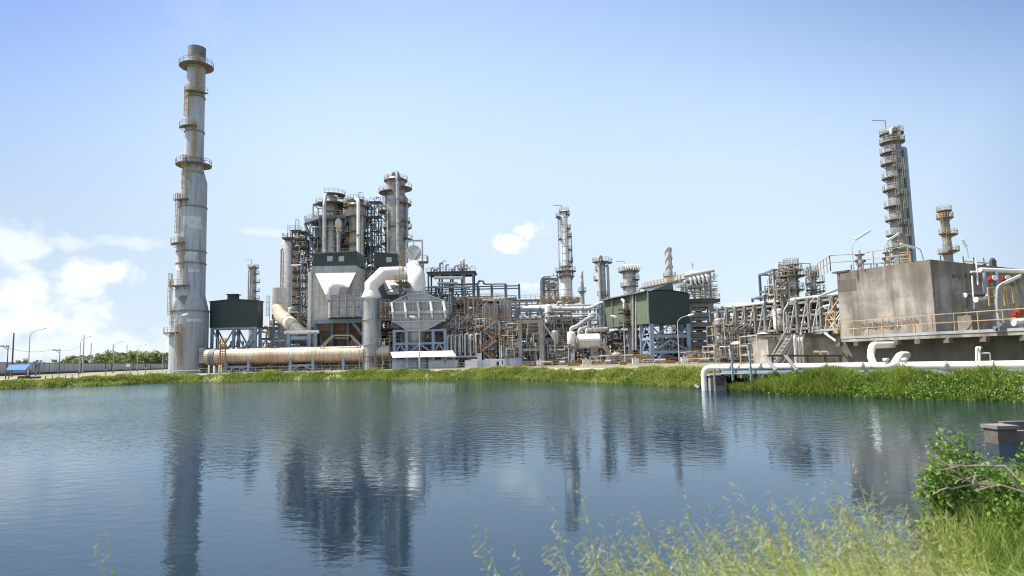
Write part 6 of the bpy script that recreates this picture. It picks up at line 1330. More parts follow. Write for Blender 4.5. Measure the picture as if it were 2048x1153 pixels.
LL, LR = (B_ - A).length, (C_ - B_).length
m_ = MB(); slab(m_, A, ul, nl, -.35, LL * .14, zt - .02, zt + .09, .3, -.25); m_.build('coping_ledge', 'darkconc', TKN, smooth=False)
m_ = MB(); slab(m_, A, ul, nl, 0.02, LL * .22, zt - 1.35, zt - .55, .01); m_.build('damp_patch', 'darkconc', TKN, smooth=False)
rr0 = random.Random(12)
def blotches(o, u, n, s0, s1, z0, z1, cnt, m='darkstain', wr=(.03, .11), hr=(.2, .6)):
    m_ = MB(); cnt *= 2
    for k in range(cnt):
        s = s0 + (s1 - s0) * (k + rr0.uniform(.0, 1)) / cnt; w_ = rr0.uniform(*wr); zc = (z0 + z1) / 2 + rr0.uniform(-.5, .5) * (z1 - z0); h = rr0.uniform(*hr); k0 = len(m_.v); N_ = 14; sk = rr0.uniform(-.03, .03)
        for i in range(N_):
            t = 2 * pi * i / N_; q = o + u * (s + w_ * cos(t) * (.75 - .25 * sin(t)) + sk * sin(t)) + n * (.008 + .0007 * k); m_.v.append((q.x, q.y, zc + h / 2 * sin(t)))
        m_.f.append(tuple(range(k0, k0 + N_)))
    m_.build('mould_streaks', m, TKN, smooth=False)
blotches(A, ul, nl, LL * .20, LL * .66, 3.1, 3.35, 20); blotches(A, ul, nl, LL * .68, LL * .84, 3.2, 3.4, 8, wr=(.03, .09), hr=(.15, .4))
blotches(B_, ur, nr, LR * .12, LR * .32, zt - 1.1, zt - .8, 7, wr=(.08, .25), hr=(.15, .35)); blotches(B_, ur, nr, LR * .3, LR * .6, zt - 1.2, zt - .8, 10, wr=(.06, .25), hr=(.12, .4))
m_ = MB(); n0 = len(m_.v)
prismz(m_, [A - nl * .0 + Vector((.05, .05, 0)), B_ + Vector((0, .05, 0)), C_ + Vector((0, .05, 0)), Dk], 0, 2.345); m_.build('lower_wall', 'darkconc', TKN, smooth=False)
# walkway slab with railing running in front
WK = thing('walkway', 'ochre railed concrete walkway running along the front of the tank building', 'walkway', (XY(1860, 42), 40.5, 0))
w0 = Vector((XY(1683, 46.6, 680), 46.6, 0)); w1 = Vector((XY(1868, 39.6, 680), 39.6, 0)); w2 = Vector((XY(2048, 33.8, 680) + 3, 31.5, 0)); zw = 2.45
wk = [w0, w1, w2]
m_ = MB()
for a, b in ((w0, w1), (w1, w2)):
    m_.hexa([(a.x, a.y, zw - .26), (b.x, b.y, zw - .26), (b.x + 2.6, b.y + 3.4, zw - .26), (a.x + 2.0, a.y + 2.4, zw - .26)], [(a.x, a.y, zw), (b.x, b.y, zw), (b.x + 2.6, b.y + 3.4, zw), (a.x + 2.0, a.y + 2.4, zw)])
m_.v = [(x, y, z) for x, y, z in m_.v]; sl = m_.build('slab', 'tankwall', WK, smooth=False)
m_ = MB()
for a, b in ((w0, w1), (w1, w2)): m_.bar(a + Vector((0, -.03, zw + .03)), b + Vector((0, -.03, zw + .03)), .05, .16)
m_.build('kerb', 'galv', WK, smooth=False)
m_ = MB()
for k in range(9):
    q = (w0.lerp(w1, k / 4.5) if k < 5 else w1.lerp(w2, (k - 4.5) / 4.5)); m_.box(q.x - .12, q.x + .12, q.y + .05, q.y + .6, zw - .55, zw - .262)
m_.build('corbels', 'darkconc', WK, smooth=False)
m_ = MB(); m_.rail([(p.x, p.y + .05, zw + .0) for p in wk], 1.1, .048, 1.3); m_.build('railing', 'yellow', WK, smooth=False)
m_ = MB(); e0 = w0 + Vector((.6, .8, 0)); lw = [e0, w1 + Vector((.6, 1.0, 0)), w2 + Vector((.4, 1.6, 0)), w2 + Vector((3, 8, 0)), Dk * .5 + A * .5 + Vector((0, 0, 0))]
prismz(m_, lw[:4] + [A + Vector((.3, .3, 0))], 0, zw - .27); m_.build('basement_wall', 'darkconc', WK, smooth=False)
# roof railing on the tank
RR = thing('roof_railing', 'ochre railing along the top left corner of the concrete tank', 'railing', (lx, ly, zt)); m_ = MB(); q0 = A - ul * .0; m_.rail([(A.x - .5, A.y - .2, zt + .1), (A.x + 1.2, A.y - .6, zt + .1), ((A + ul * LL * .72).x + .5, (A + ul * LL * .72).y, zt + .02)], 1.1, .045, 1.2); m_.rail([(A.x - .5, A.y - .2, zt + .1), (A.x + .5, A.y + 4, zt + .1)], 1.1, .045, 1.2); m_.build('rails', 'yellow', RR, smooth=False)
R3 = thing('roof_railing', 'small separate ochre railing where the tall dark column rises behind the tank', 'railing', (XY(1815, 44), 45, zt)); m_ = MB(); m_.rail([(XY(1798, 45, 510), 45, zt), (XY(1830, 44, 510), 44.5, zt)], .95, .06, .5); m_.rail([(XY(1798, 46, 510), 46, zt), (XY(1830, 45, 510), 45.6, zt)], .9, .06, .6); m_.build('rails', 'yellow', R3, smooth=False)
def handvalve(label, px, py, Y, h, grp=None, m='grey'):
    q = P(px, py, Y); root = thing('hand_valve', label, 'valve', (q.x, Y, zt), grp); m_ = MB(); m_.lathe((q.x, Y), [(.16, zt), (.16, zt + h * .25), (.24, zt + h * .3), (.24, zt + h * .45), (.12, zt + h * .5), (.12, zt + h * .75), (.05, zt + h * .78), (.05, zt + h)], 12); m_.build('stem', m, root)
    m_ = MB(); m_.rect_ring((q.x, Y), .16, .3, zt + h * .72, zt + h * .77, n=12); m_.bar((q.x - .2, Y, zt + h * .745), (q.x + .2, Y, zt + h * .745), .05); m_.build('handwheel', 'dark', root)
    m_ = MB(); m_.box(q.x - .32, q.x + .32, Y - .12, Y + .12, zt + h * .38, zt + h * .5); m_.build('flange', 'redbrown', root, smooth=False)
handvalve('grey hand valve standing between the first two roof lamps of the tank', 1721, 530, 46, 1.35)
handvalve('grey hand valve beside the second roof lamp of the tank', 1776, 522, 45, 1.3)
for i, (px, Y, lab) in enumerate(((1881, 44, 'just right of the tank corner'), (1926, 44.5, 'near the leaning lamp on the tank roof'), (1947, 45, 'right of the leaning lamp on the tank roof'), (1967, 45.5, 'above the thin vertical wall pipes'))):
    q = P(px, 515, Y); m_ = MB(); m_.bar((q.x, Y, zt), (q.x, Y, zt + .55), .05); m_.box(q.x - .08, q.x + .08, Y - .08, Y + .08, zt, zt + .14); solo(m_, 'roof_stub', 'dark', (q.x, Y, zt), 'short dark stub pipe ' + lab, 'pipe stub', smooth=False)
m_ = MB(); q = P(1986, 520, 46); m_.box(q.x - .15, q.x + .15, 45.9, 46.2, zt, zt + .45); m_.lathe((q.x, 46.05), [(.16, zt + .45), (.12, zt + .6)], 8); solo(m_, 'roof_vent', 'dark', (q.x, 46, zt), 'small dark vent cap on the tank roof near the right edge', 'vent')
m_ = MB(); m_.bar((XY(1712, 46, 530), 46, zt + .35), (XY(1790, 45, 530), 45, zt + .32), .09); m_.bar((XY(1702, 46, 530), 46, zt + .35), (XY(1702, 46, 530), 46, zt), .09)
for t in (.1, .35, .55, .8): x = XY(1712, 46, 530) * (1 - t) + XY(1790, 45, 530) * t; m_.bar((x, 45.5, zt), (x, 45.5, zt + .35), .07)
solo(m_, 'roof_pipe', 'grey', (XY(1712, 46, 530), 46, zt), 'dark horizontal pipe on short posts behind the tank roof railing', 'pipe', smooth=False)
m_ = MB(); m_.bar((XY(1922, 43.5, 516), 43.5, zt + .12), (XY(1975, 45, 516), 45, zt + .12), .08)
for px in (1925, 1950, 1972): m_.bar((XY(px, 44, 516), 44, zt), (XY(px, 44, 516), 44, zt + .14), .07)
solo(m_, 'roof_conduit', 'cream', (XY(1925, 44, 516), 44, zt), 'cream conduit lying along the tank roof behind the wall pipes', 'conduit', smooth=False)
# slim luminaires with tube heads
def tubelamp(label, pts, head, r=.03):
    pts = [P(*p) for p in pts]; root = thing('tube_lamp', label, 'lamp', pts[0], 'tube lamps around the concrete tank'); m_ = MB(); m_.tube(pts, r, 8, .35); m_.build('pole', 'pole', root)
    a, b = P(*head[0]), P(*head[1]); m_ = MB(); m_.bar(a, b, .16, .1); h_ = m_.build('lamp_head', 'white', root, smooth=False); m_ = MB(); dn = Vector((0, 0, -.075)); m_.bar(a.lerp(b, .06) + dn, a.lerp(b, .94) + dn, .11, .05); m_.build('diffuser', 'lens', h_, smooth=False)
tubelamp('tube lamp leaning up to the right, leftmost on the tank roof', [(1708, 540, 46), (1703, 492, 46), (1712, 478, 46)], ((1710, 480, 46), (1741, 461, 46)))
tubelamp('tube lamp in front of the tall dark column, tilted up to the right', [(1773, 532, 45), (1768, 492, 45), (1778, 480, 45)], ((1775, 482, 45), (1798, 467, 45)))
tubelamp('tube lamp bending back to the left over the tank corner', [(1847, 520, 42.5), (1841, 499, 42.5), (1830, 494, 42.5)], ((1832, 496, 42.5), (1801, 488, 42.5)))
tubelamp('short tube lamp pointing up to the left, right of the short dark column', [(1937, 517, 43.5), (1934, 497, 43.5)], ((1933, 495, 43.5), (1924, 480, 43.5)))
tubelamp('tube lamp on a thick bent pole rising from the walkway at the far right', [(1998, 652, 36.5), (1993, 612, 36.5), (1994, 575, 36.5), (2006, 566, 36.5)], ((2006, 567, 36.5), (2041, 551, 36.5)), .06)
tubelamp('tube lamp sticking out low at the left corner of the tank', [(1622, 640, 52), (1618, 608, 52), (1630, 594, 52)], ((1634, 595, 52), (1678, 578, 52)))
tubelamp('tube lamp before the tiered tower with small curved neck', [(1568, 664, 70), (1567, 622, 70), (1578, 605, 70)], ((1575, 606, 70), (1589, 601, 70)), .07)
# wall pipes and red valves on the shaded face
def wp(label, pts, r, m, nm='wall_pipe', flg=()):
    pts = [P(*p) for p in pts]; root = thing(nm, label, 'pipe', pts[0]); m_ = MB(); m_.tube(pts, r, 12, r * 2.5); m_.build('pipe_run', m, root)
    for i in flg:
        a = pts[i]; b = pts[i + 1] if i + 1 < len(pts) else pts[i - 1]; e = (b - a).normalized() * .04; m_ = MB(); m_.tube([a - e, a + e], r * 1.55, 12); m_.build('flange', 'white', root)
    return root
Yw_ = 42.5
wp('thick white horizontal pipe near the top of the shaded tank wall', [(1960, 540, 42.6), (2060, 544, 44.5)], .14, 'white')
wp('thin white pipe joining the left end of the thick horizontal wall pipe', [(1942, 544, 42.3), (1961, 545, 42.6)], .06, 'white')
wp('thin vertical white pipe left of the red valves', [(1952, 520, 42.4), (1956, 570, 42.4)], .045, 'white')
wp('thin vertical white pipe dropping to the walkway left of the ochre cage', [(1944, 552, 42), (1948, 618, 42)], .045, 'white')
wp('blue grey vertical pipe through the left red valve', [(1967, 545, 42.6), (1972, 592, 42.4), (1972, 602, 42.4)], .13, 'palesteel')
wp('blue grey vertical pipe through the right red valve', [(1992, 545, 43), (1996, 590, 42.8)], .13, 'palesteel')
wp('dark flanged horizontal pipe sticking out of the shaded wall', [(1930, 591, 42), (1975, 589, 42.4)], .1, 'dark', flg=(0,))
wp('short grey elbow pipe below the dark flanged pipe', [(1952, 600, 41.8), (1970, 600, 42), (1976, 590, 42.2)], .11, 'galv', flg=(0,))
wp('short white capped pipe end lying on the walkway by the concrete plinth', [(1933, 649, 38.6), (1948, 648, 38.6)], .17, 'white', flg=(0,))
wp('white flanged pipe end at the lower right under the red actuator', [(2028, 644, 36), (2060, 642, 36)], .15, 'white', flg=(0,))
for px, py, Y, lab in ((1982, 558, 41.6, 'left red handwheel valve on the shaded tank wall'), (2008, 558, 42, 'right red handwheel valve on the shaded tank wall'), (2033, 628, 36.2, 'large red actuator valve at the right edge above the walkway')):
    q = P(px, py, Y); root = thing('red_valve', lab, 'valve', q, 'red valves on the tank building'); s_ = .85 if px == 2033 else .8
    m_ = MB(); m_.tube([q + Vector((-.18 * s_, 0, 0)), q + Vector((.18 * s_, 0, 0))], .2 * s_, 14); m_.tube([q + Vector((-.3 * s_, 0, -.12)), q + Vector((.32 * s_, 0, -.12))], .13 * s_, 10); m_.build('body', 'red', root)
    m_ = MB(); m_.bar(q + Vector((0, -.15, 0)), q + Vector((0, -.35, .02)), .06); m_.tube([q + Vector((0, -.33, .02)), q + Vector((0, -.37, .02))], .17, 12); m_.build('handwheel', 'white' if px != 2033 else 'red', root)
CG = thing('access_cage', 'ochre ladder frame standing on the walkway below the red handwheel valves', 'ladder frame', P(1995, 612, 41.2)); q0, q1, q2 = P(1979, 612, 41.2), P(2010, 612, 41.4), P(2028, 610, 41.6); h = P(1979, 576, 41.2).z - q0.z
m_ = MB()
for q in (q0, P(1992, 612, 41.3), q1, P(2014, 611, 41.4), q2): m_.bar(q, q + Vector((0, 0, h)), .07)
for z in (h, h * .5, .1): m_.bar(q0 + Vector((0, 0, z)), P(1992, 612, 41.3) + Vector((0, 0, z)), .06)
m_.bar(q0 + Vector((0, 0, h)), q2 + Vector((0, 0, h)), .08); m_.bar(q1 + Vector((0, 0, .1)), q2 + Vector((0, 0, .1)), .07)
for k in range(7): m_.bar(q1 + Vector((0, 0, h * k / 7)), P(2014, 611, 41.4) + Vector((0, 0, h * k / 7)), .04)
m_.build('frame', 'yellow', CG, smooth=False)
m_ = MB(); a = P(1948, 650, 37.8); m_.box(XY(1943, 38, 640), XY(1993, 38, 640), 38, 39.2, zw + .003, zw + .95); solo(m_, 'plinth', 'tankwall', (a.x, 38.6, zw), 'square pale concrete plinth on the walkway left of the thick lamp pole', 'plinth', smooth=False)
m_ = MB(); q = P(1935, 624, 39.5); valve_mb(m_, (q.x, 39.5, q.z - .25), .14); valve_mb(m_, (q.x + .25, 39.6, q.z - .05), .12); m_.bar((q.x, 39.5, zw), (q.x, 39.5, q.z), .06); solo(m_, 'pump_valve', 'bluesteel', (q.x, 39.5, zw), 'small green grey valve cluster left of the square plinth', 'valve', smooth=False)
m_ = MB(); q = P(2004, 653, 36.2); m_.box(q.x - .28, q.x + .35, 36, 36.5, zw, zw + .25); m_.box(q.x - .1, q.x + .3, 36.05, 36.4, zw + .253, zw + .4); m_.tube([(q.x - .4, 36.2, zw + .15), (q.x + .5, 36.2, zw + .15)], .09, 8); solo(m_, 'small_pump', 'bluesteel', (q.x, 36.2, zw), 'small blue grey pump at the foot of the thick lamp pole', 'pump', smooth=False)
# stair and landing left of the tank
SL = thing('access_stair', 'ochre railed stair and landing climbing to the left corner of the tank', 'stairs', (XY(1655, 50), 50, 0)); m_ = MB(); a = P(1641, 659, 50); b = P(1683, 655, 48); m_.hexa([(a.x, 49, a.z - .15), (b.x, 48, a.z - .15), (b.x, 50, a.z - .15), (a.x, 51, a.z - .15)], [(a.x, 49, a.z), (b.x, 48, a.z), (b.x, 50, a.z), (a.x, 51, a.z)]); m_.build('landing', 'galv', SL, smooth=False)
m_ = MB(); m_.rail([(a.x, 49, a.z), (b.x - .3, 48.2, a.z)], 1.15, .06, .8); p0 = P(1657, 628, 49); p1 = P(1680, 600, 50); p2 = P(1668, 650, 48.5); m_.bar(P(1657, 628, 49), P(1683, 592, 50), .07); m_.bar(P(1664, 645, 49), P(1690, 606, 50), .07); m_.bar(P(1657, 628, 49), P(1676, 655, 48), .07); m_.bar(P(1657, 640, 49), P(1674, 668, 48), .07); m_.bar(P(1656, 675, 49), P(1656, 627, 49), .07); m_.build('railing', 'yellow', SL, smooth=False)
m_ = MB(); m_.bar(P(1650, 667, 49), P(1671, 682, 47), .06, .12); m_.bar(P(1662, 655, 50.5), P(1690, 617, 51), .06, .12); m_.build('stringer', 'white', SL, smooth=False)
LW = thing('pump_house', 'low concrete pump enclosure with dark roof slab left of the tank', 'building', (XY(1640, 60), 60, 0)); z1 = Zp(1640, 674, 60)
m_ = MB(); m_.box(XY(1607, 60), XY(1684, 60), 60, 66, 0, z1); m_.build('wall', 'tankwall', LW, smooth=False)
m_ = MB(); m_.box(XY(1607, 60), XY(1690, 60), 59.6, 66, z1 + .003, z1 + .25); m_.build('roof', 'dark', LW, smooth=False)
m_ = MB(); m_.box(XY(1536, 62), XY(1590, 62), 62, 66, 0, Zp(1560, 679, 62)); m_.build('low_wall', 'tankwall', LW, smooth=False)
m_ = MB(); stair_flight(m_, (XY(1543, 60), 60.5, .1), (XY(1592, 60), 60.5, z1), 1.0); m_.bar((XY(1537, 60), 59.9, 1.0), (XY(1577, 60), 59.9, z1 + .9), .1); m_.bar((XY(1560, 60), 59.9, .5), (XY(1592, 60), 59.9, z1 - .1), .08); m_.build('stair', 'grey', LW, smooth=False)
m_ = MB(); 
for px in (1590, 1597, 1604): m_.tube([(XY(px, 59), 59, 0), (XY(px, 59), 59, z1 - .1 + .2 * (px == 1590)), (XY(px + 12, 59), 59.9, z1 - .1 + .2 * (px == 1590))], .13, 8, .35)
m_.tube([P(1628, 704, 59), P(1640, 704, 59), P(1642, 712, 59)], .08, 8, .1); m_.tube([P(1643, 704, 59), P(1655, 704, 59), P(1657, 712, 59)], .08, 8, .1); m_.build('pipe', 'silver', LW)
m_ = MB(); m_.bar(P(1528, 712, 54), P(1684, 712, 54), .5, .14); 
for px in (1545, 1580, 1615, 1650, 1680): q = P(px, 713, 54); m_.bar((q.x, 54, 0), (q.x, 54, q.z), .1)
solo(m_, 'cable_tray', 'dark', P(1600, 712, 54), 'thin dark elevated cable tray in front of the pump enclosure', 'cable tray', smooth=False)
# ------------------------------------------------ pipe along the bank
m_pts = [P(1409, 776, 46.8), P(1409, 748, 46.8)]; z_p = .66
def pz(px, Y, z): p = P(px, 735, Y); return Vector((p.x, Y, z))
BP_ = thing('bank_pipe', 'long white pipe running along the bank and bending down into the pond', 'pipe', pz(1500, 45, 0))
q0 = pz(1407, 47.2, -1.3); path = [q0, Vector((q0.x, 47.2, z_p)), pz(1440, 46.8, z_p), pz(1750, 40, z_p + .02), pz(2048, 34, z_p + .04), pz(2048, 34, z_p + .04) + Vector((6, -4, 0))]
m_ = MB(); m_.tube(path, .2, 20, 1.0); m_.build('pipe_run', 'white', BP_)
e = (path[2] - path[1]).normalized()
for k in range(8): q = path[2].lerp(path[4], (k + .4) / 8); e3 = (path[4] - path[2]).normalized(); m_ = MB(); m_.tube([q - e3 * .035, q + e3 * .035], .235, 16); m_.build('weld_collar', 'silver', BP_)
for t in (.9, .02): q = path[1] + e * (1.1 if t == .9 else 5); m_ = MB(); m_.tube([q - e * .05, q + e * .05], .25, 16); m_.build('collar', 'soot', BP_)
m_ = MB(); 
a, b = path[2], path[4]
for o in (-.35, .35): m_.bar(a + Vector((0, o, -.32)), b + Vector((0, o, -.32)) + Vector((3, -2, 0)), .08, .2)
m_.build('support_rails', 'palesteel', BP_, smooth=False)
for k in range(12): q = a.lerp(b, k / 11); m_ = MB(); m_.box(q.x - .12, q.x + .12, q.y - .5, q.y + .5, -.05, z_p - .47); m_.build('sleeper', 'darkconc', BP_, smooth=False)
def bp_at(px):
    for t in np.linspace(0, 1, 400):
        q = path[2].lerp(path[4], float(t)); v = RM.transposed() @ (q - EYE)
        if 1024 + F * v.x / -v.z >= px: return q
    return path[4]
S1 = bp_at(1745)
wp_pts = [bp_at(1752) + Vector((0, .0, 0)), bp_at(1742) + Vector((-.3, .1, .15)), P(1741, 712, 40.7), P(1743, 691, 40.9), P(1786, 691, 42.5)]
root = thing('hook_pipe', 'fat white hook-shaped pipe curling from the bank pipe into the tank wall', 'pipe', wp_pts[0]); m_ = MB(); m_.tube([bp_at(1775), bp_at(1748), P(1741, 712, 40.6), P(1744, 691, 40.6), P(1786, 690, 42.6)], .2, 16, .75); m_.build('pipe_run', 'white', root)
root = thing('hook_pipe', 'second smaller white pipe curving up from the bank pipe into the tank wall', 'pipe', bp_at(1770)); m_ = MB(); m_.tube([bp_at(1765), bp_at(1785), P(1800, 711, 39.8), P(1814, 711, 41.5)], .22, 16, .6); m_.build('pipe_run', 'white', root)
for px, lab in ((1768, 'left round white flanged cap on the bank pipe between the hook pipes'), (1805, 'right round white flanged cap on the bank pipe')):
    q = bp_at(px) + Vector((0, 0, .2)); m_ = MB(); m_.lathe((q.x, q.y - .2), [(.1, q.z - .1), (.1, q.z + .1), (.17, q.z + .1), (.17, q.z + .22), (.01, q.z + .24)], 14); solo(m_, 'flanged_nozzle', 'white', (q.x, q.y, q.z), lab, 'pipe cap')
for px in (1530, 1572):
    q = bp_at(px); m_ = MB(); a = P(px, 712, q.y - 1.4); b = P(px + 22, 741, q.y - 2.2); m_.bar(P(px - 2, 713, q.y + .6), a, .14, .12); m_.bar(a, b, .14, .14); solo(m_, 'crossing_stringer', 'galv', b, 'left sloping steel stringer over the bank pipe' if px == 1530 else 'right sloping steel stringer over the bank pipe', 'stringer', smooth=False)
root = thing('goal_pipe', 'pair of thin white inverted-U pipes standing behind the bank pipe near the right edge', 'pipe', P(1955, 724, 37)); m_ = MB()
m_.tube([P(1953, 726, 37), P(1953, 696, 37), P(1960, 694, 38.5)], .06, 8, .2); m_.tube([P(1959, 726, 37.2), P(1959, 696, 37.2), P(1966, 694, 38.5)], .06, 8, .2); m_.tube([P(1959, 707, 37.2), P(1980, 707, 37.2), P(1981, 725, 37.2)], .04, 8, .05); m_.build('pipe_run', 'white', root)
OUTB = thing('outlet_box', 'grey concrete outlet box beside the downturned pipe end at the water', 'outlet', P(1430, 770, 46.4)); x0, x1 = XY(1418, 46.8, 760), XY(1450, 46.8, 760)
m_ = MB(); m_.box(x0, x1, 46.5, 48.5, -1.6, .1); m_.build('wall', 'tankwall', OUTB, smooth=False); m_ = MB(); m_.box(x0 - .1, x1 + 1.2, 46.3, 48.6, .103, .2); m_.build('slab', 'conc', OUTB, smooth=False)
m_ = MB(); m_.box(x0 + .35, x0 + .9, 46.42, 46.497, -.5, -.1); m_.build('opening', 'dark', OUTB, smooth=False)
m_ = MB(); m_.bar((x0 + .2, 46.2, -1.4), (x0 + .2, 46.2, .6), .1); m_.bar((x1 + 1.2, 46.4, -.5), (x1 + 1.2, 46.4, .9), .09); m_.bar(P(1398, 776, 46), P(1390, 771, 46.5), .12); m_.build('posts', 'galv', OUTB, smooth=False)
for px, py0 in ((1459, 692), (1494, 690)):
    q = bp_at(px); m_ = MB(); a = Vector((q.x, q.y - .6, -.2)); m_.bar(a, (a.x, a.y, Zp(px, py0, a.y)), .12); m_.box(a.x - .14, a.x + .14, a.y - .1, a.y + .1, Zp(px, py0 + 8, a.y), Zp(px, py0, a.y)); solo(m_, 'marker_post', 'palesteel', (a.x, a.y, 0), ('left' if px == 1459 else 'right') + ' blue grey instrument post in front of the bank pipe bend', 'post', smooth=False)
# ------------------------------------------------ street lamps
def street_lamp(label, px, py_top, Y, arm, m='pole', grp='curved street lamps', base_z=0.0):
    H = Zp(px, py_top, Y); x = XY(px, Y, 690); root = thing('street_lamp', label, 'street lamp', (x, Y, base_z), grp); m_ = MB()
    n = 8; pts = [(x, Y, base_z), (x, Y, H * .5), (x, Y, H * .82)]
    for i in range(1, n + 1): t = i / n * pi / 2 * .86; pts.append((x + arm * (1 - cos(t)), Y - .2 * (1 - cos(t)), H * .82 + H * .16 * sin(t)))
    m_.tube(pts, [.13, .11, .09] + [.07] * n, 8); m_.build('pole', m, root)
    e = Vector(pts[-1]); d = Vector((1 if arm > 0 else -1, 0, .22)).normalized(); m_ = MB(); m_.tube([e, e + d * .25, e + d * .9, e + d * 1.25], [.1, .2, .2, .08], 8); h = m_.build('lamp_head', 'lens', root)
    m_ = MB(); m_.box(x - .22, x + .22, Y - .22, Y + .22, base_z, base_z + .35); m_.build('base', 'conc', root, smooth=False)
for a in (('white curved street lamp standing against the base of the tall chimney', 350, 629, 136, 1.6), ('street lamp rising before the octagonal casing, head turned left', 839, 633, 134, -.9), ('street lamp before the green building corner, head turned left', 1249, 632, 134, -1.7), ('street lamp before the front of the green building, head turned right', 1357, 630, 134, 2.6),
          ('tallest curved street lamp on the far left behind the tarp roof', 59, 657, 160, 3.4), ('curved street lamp touching the tall grey mast left of the wood', 161, 673, 200, 2.6), ('faint curved street lamp beside the thin pole over the wood', 228, 683, 245, 3), ('small faint curved street lamp low over the trees, farthest away', 276, 689, 300, 3.4), ('slim curved street lamp at the foot of the far tiered tower', 1637, 612, 110, 1.3)):
    street_lamp(*a)
def upole(label, px, pyt, Y, cross=False, r=.17, m='woodpole'):
    r *= .6
    H = Zp(px, pyt, Y); x = XY(px, Y, 700); root = thing('utility_pole', label, 'utility pole', (x, Y, 0), 'poles on the far left'); m_ = MB(); m_.tube([(x, Y, 0), (x, Y, H)], [r * 1.2, r * .8], 8); m_.build('pole', m, root)
    if cross:
        m_ = MB(); m_.bar((x - 2.4, Y, H - .3), (x + .3, Y, H - .4), .16); m_.bar((x - 1.2, Y, H - .4), (x, Y, H - 1.3), .1)
        for k in range(3): m_.box(x - 2.3 + k * .9, x - 2.15 + k * .9, Y - .07, Y + .07, H - .22, H + .1)
        m_.build('crossarm', m, root, smooth=False)
    return (x, Y, H)
U = [upole('dark pole with left crossarm at the far left edge', 16, 691, 178, True, .22), upole('tall plain dark pole just right of the left edge pole', 26, 666, 165, False, .3), upole('grey pole with small crossarm between lamp and wood', 120, 699, 215, True, .2)]
upole('tall grey mast beside the second street lamp', 167, 670, 210, False, .26, 'pole'); upole('thin lattice mast behind the wood', 182, 687, 420, False, .5, 'pole'); upole('brown pole beside the third street lamp', 226, 688, 230, False, .2); upole('brown pole standing alone before the bright trees', 254, 690, 240, False, .2); upole('thin pale pole near the chimney base', 326, 702, 300, False, .25, 'pole'); upole('faint short pole between the two brown poles of the wood', 263, 703, 330, False, .2); upole('slim white mast left of the blue tiered tower', 1530, 585, 120, False, .05, 'pole')
for i, (a, b, lab) in enumerate(((U[0], U[2], 'sagging overhead cable between the two crossarm poles'), (U[2], (XY(175, 240), 240, 10), 'sagging overhead cable from the crossarm pole toward the wood'), ((U[0][0] - 40, 170, U[0][2] + 1), U[0], 'overhead cable leaving the picture at the left edge'))):
    m_ = MB(); a = Vector(a) + Vector((-2, 0, 0)); b = Vector(b) + Vector((-2, 0, 0)); m_.tube([a.lerp(b, t / 10) + Vector((0, 0, -1.2 * 4 * t / 10 * (1 - t / 10))) for t in range(11)], .04, 5); solo(m_, 'overhead_cable', 'woodpole', a, lab, 'cable')
# ------------------------------------------------ boundary wall
FA, FB_ = Vector((XY(-60, 176), 176, 0)), Vector((XY(352, 520), 520, 0)); zf = 3.7
BW = thing('boundary_wall', 'long pale precast boundary wall receding from the left edge to the chimney', 'wall', (FA + FB_) / 2); d = (FB_ - FA).normalized(); LF = (FB_ - FA).length; nP = 64
m_ = MB(); n_w = Vector((-d.y, d.x, 0)) * .1; m_.hexa([FA - n_w, FB_ - n_w, FB_ + n_w, FA + n_w], [p + Vector((0, 0, zf)) for p in (FA - n_w, FB_ - n_w, FB_ + n_w, FA + n_w)]); m_.build('panels', 'wall', BW, smooth=False)
m_ = MB(); m_.bar(FA + Vector((0, 0, zf + .12)), FB_ + Vector((0, 0, zf + .12)), .34, .22); m_.build('coping', 'darkconc', BW, smooth=False)
m_ = MB(); m_.bar(FA + Vector((1, -1, .35)), FB_ + Vector((1, -1, .35)), .5, .7); m_.build('plinth', 'darkconc', BW, smooth=False)
for k in range(nP):
    q = FA + d * (LF * (k + .5) / nP) ; m_ = MB(); m_.box(q.x + .05, q.x + .4, q.y - .5, q.y + .05, 0, zf + .05); m_.build('post', 'panelw' if k % 9 else 'dark', BW, smooth=False)
# shed with blue tarp, signs, barriers at far left
TS = thing('tarp_shed', 'low shed under a bright blue tarpaulin roof by the left bank', 'shed', (XY(38, 118), 119, 0)); Yt = 117
a, b, c_, d_ = P(12, 741, Yt), P(51, 741, Yt), P(61, 730, Yt + 5), P(19, 731, Yt + 5)
m_ = MB(); m_.hexa([a, b, c_, d_], [p + Vector((0, 0, .08)) for p in (a, b, c_, d_)]); m_.build('roof', 'tarp', TS, smooth=False)
m_ = MB(); e = P(64, 739, Yt + 3); m_.v += [tuple(b), tuple(e), tuple(c_)]; m_.v += [tuple(b + Vector((0, .1, 0))), tuple(e + Vector((0, .1, 0))), tuple(c_ + Vector((0, .1, 0)))]; m_.f += [(0, 1, 2), (5, 4, 3), (0, 3, 4, 1), (1, 4, 5, 2), (2, 5, 3, 0)]; m_.build('gable', 'redbrown', TS, smooth=False)
for p in (a, b, c_, d_): m_ = MB(); m_.bar((p.x, p.y, 0), (p.x, p.y, p.z), .12); m_.build('post', 'woodpole', TS, smooth=False)
m_ = MB(); m_.box(a.x + .6, b.x, Yt + 2, Yt + 4, 0, .5); m_.build('bench', 'redbrown', TS, smooth=False)
def sign(label, px, py, Y, w_, h, m, post='grey'):
    q = P(px, py, Y); root = thing('sign_board', label, 'sign', (q.x, Y, 0)); m_ = MB(); m_.box(q.x - w_ / 2, q.x + w_ / 2, Y, Y + .06, q.z - h / 2, q.z + h / 2); m_.build('panel', m, root, smooth=False); m_ = MB()
    for s_ in (-.35, .35): m_.bar((q.x + w_ * s_, Y + .12, 0), (q.x + w_ * s_, Y + .12, q.z), .08)
    m_.build('post', post, root, smooth=False)
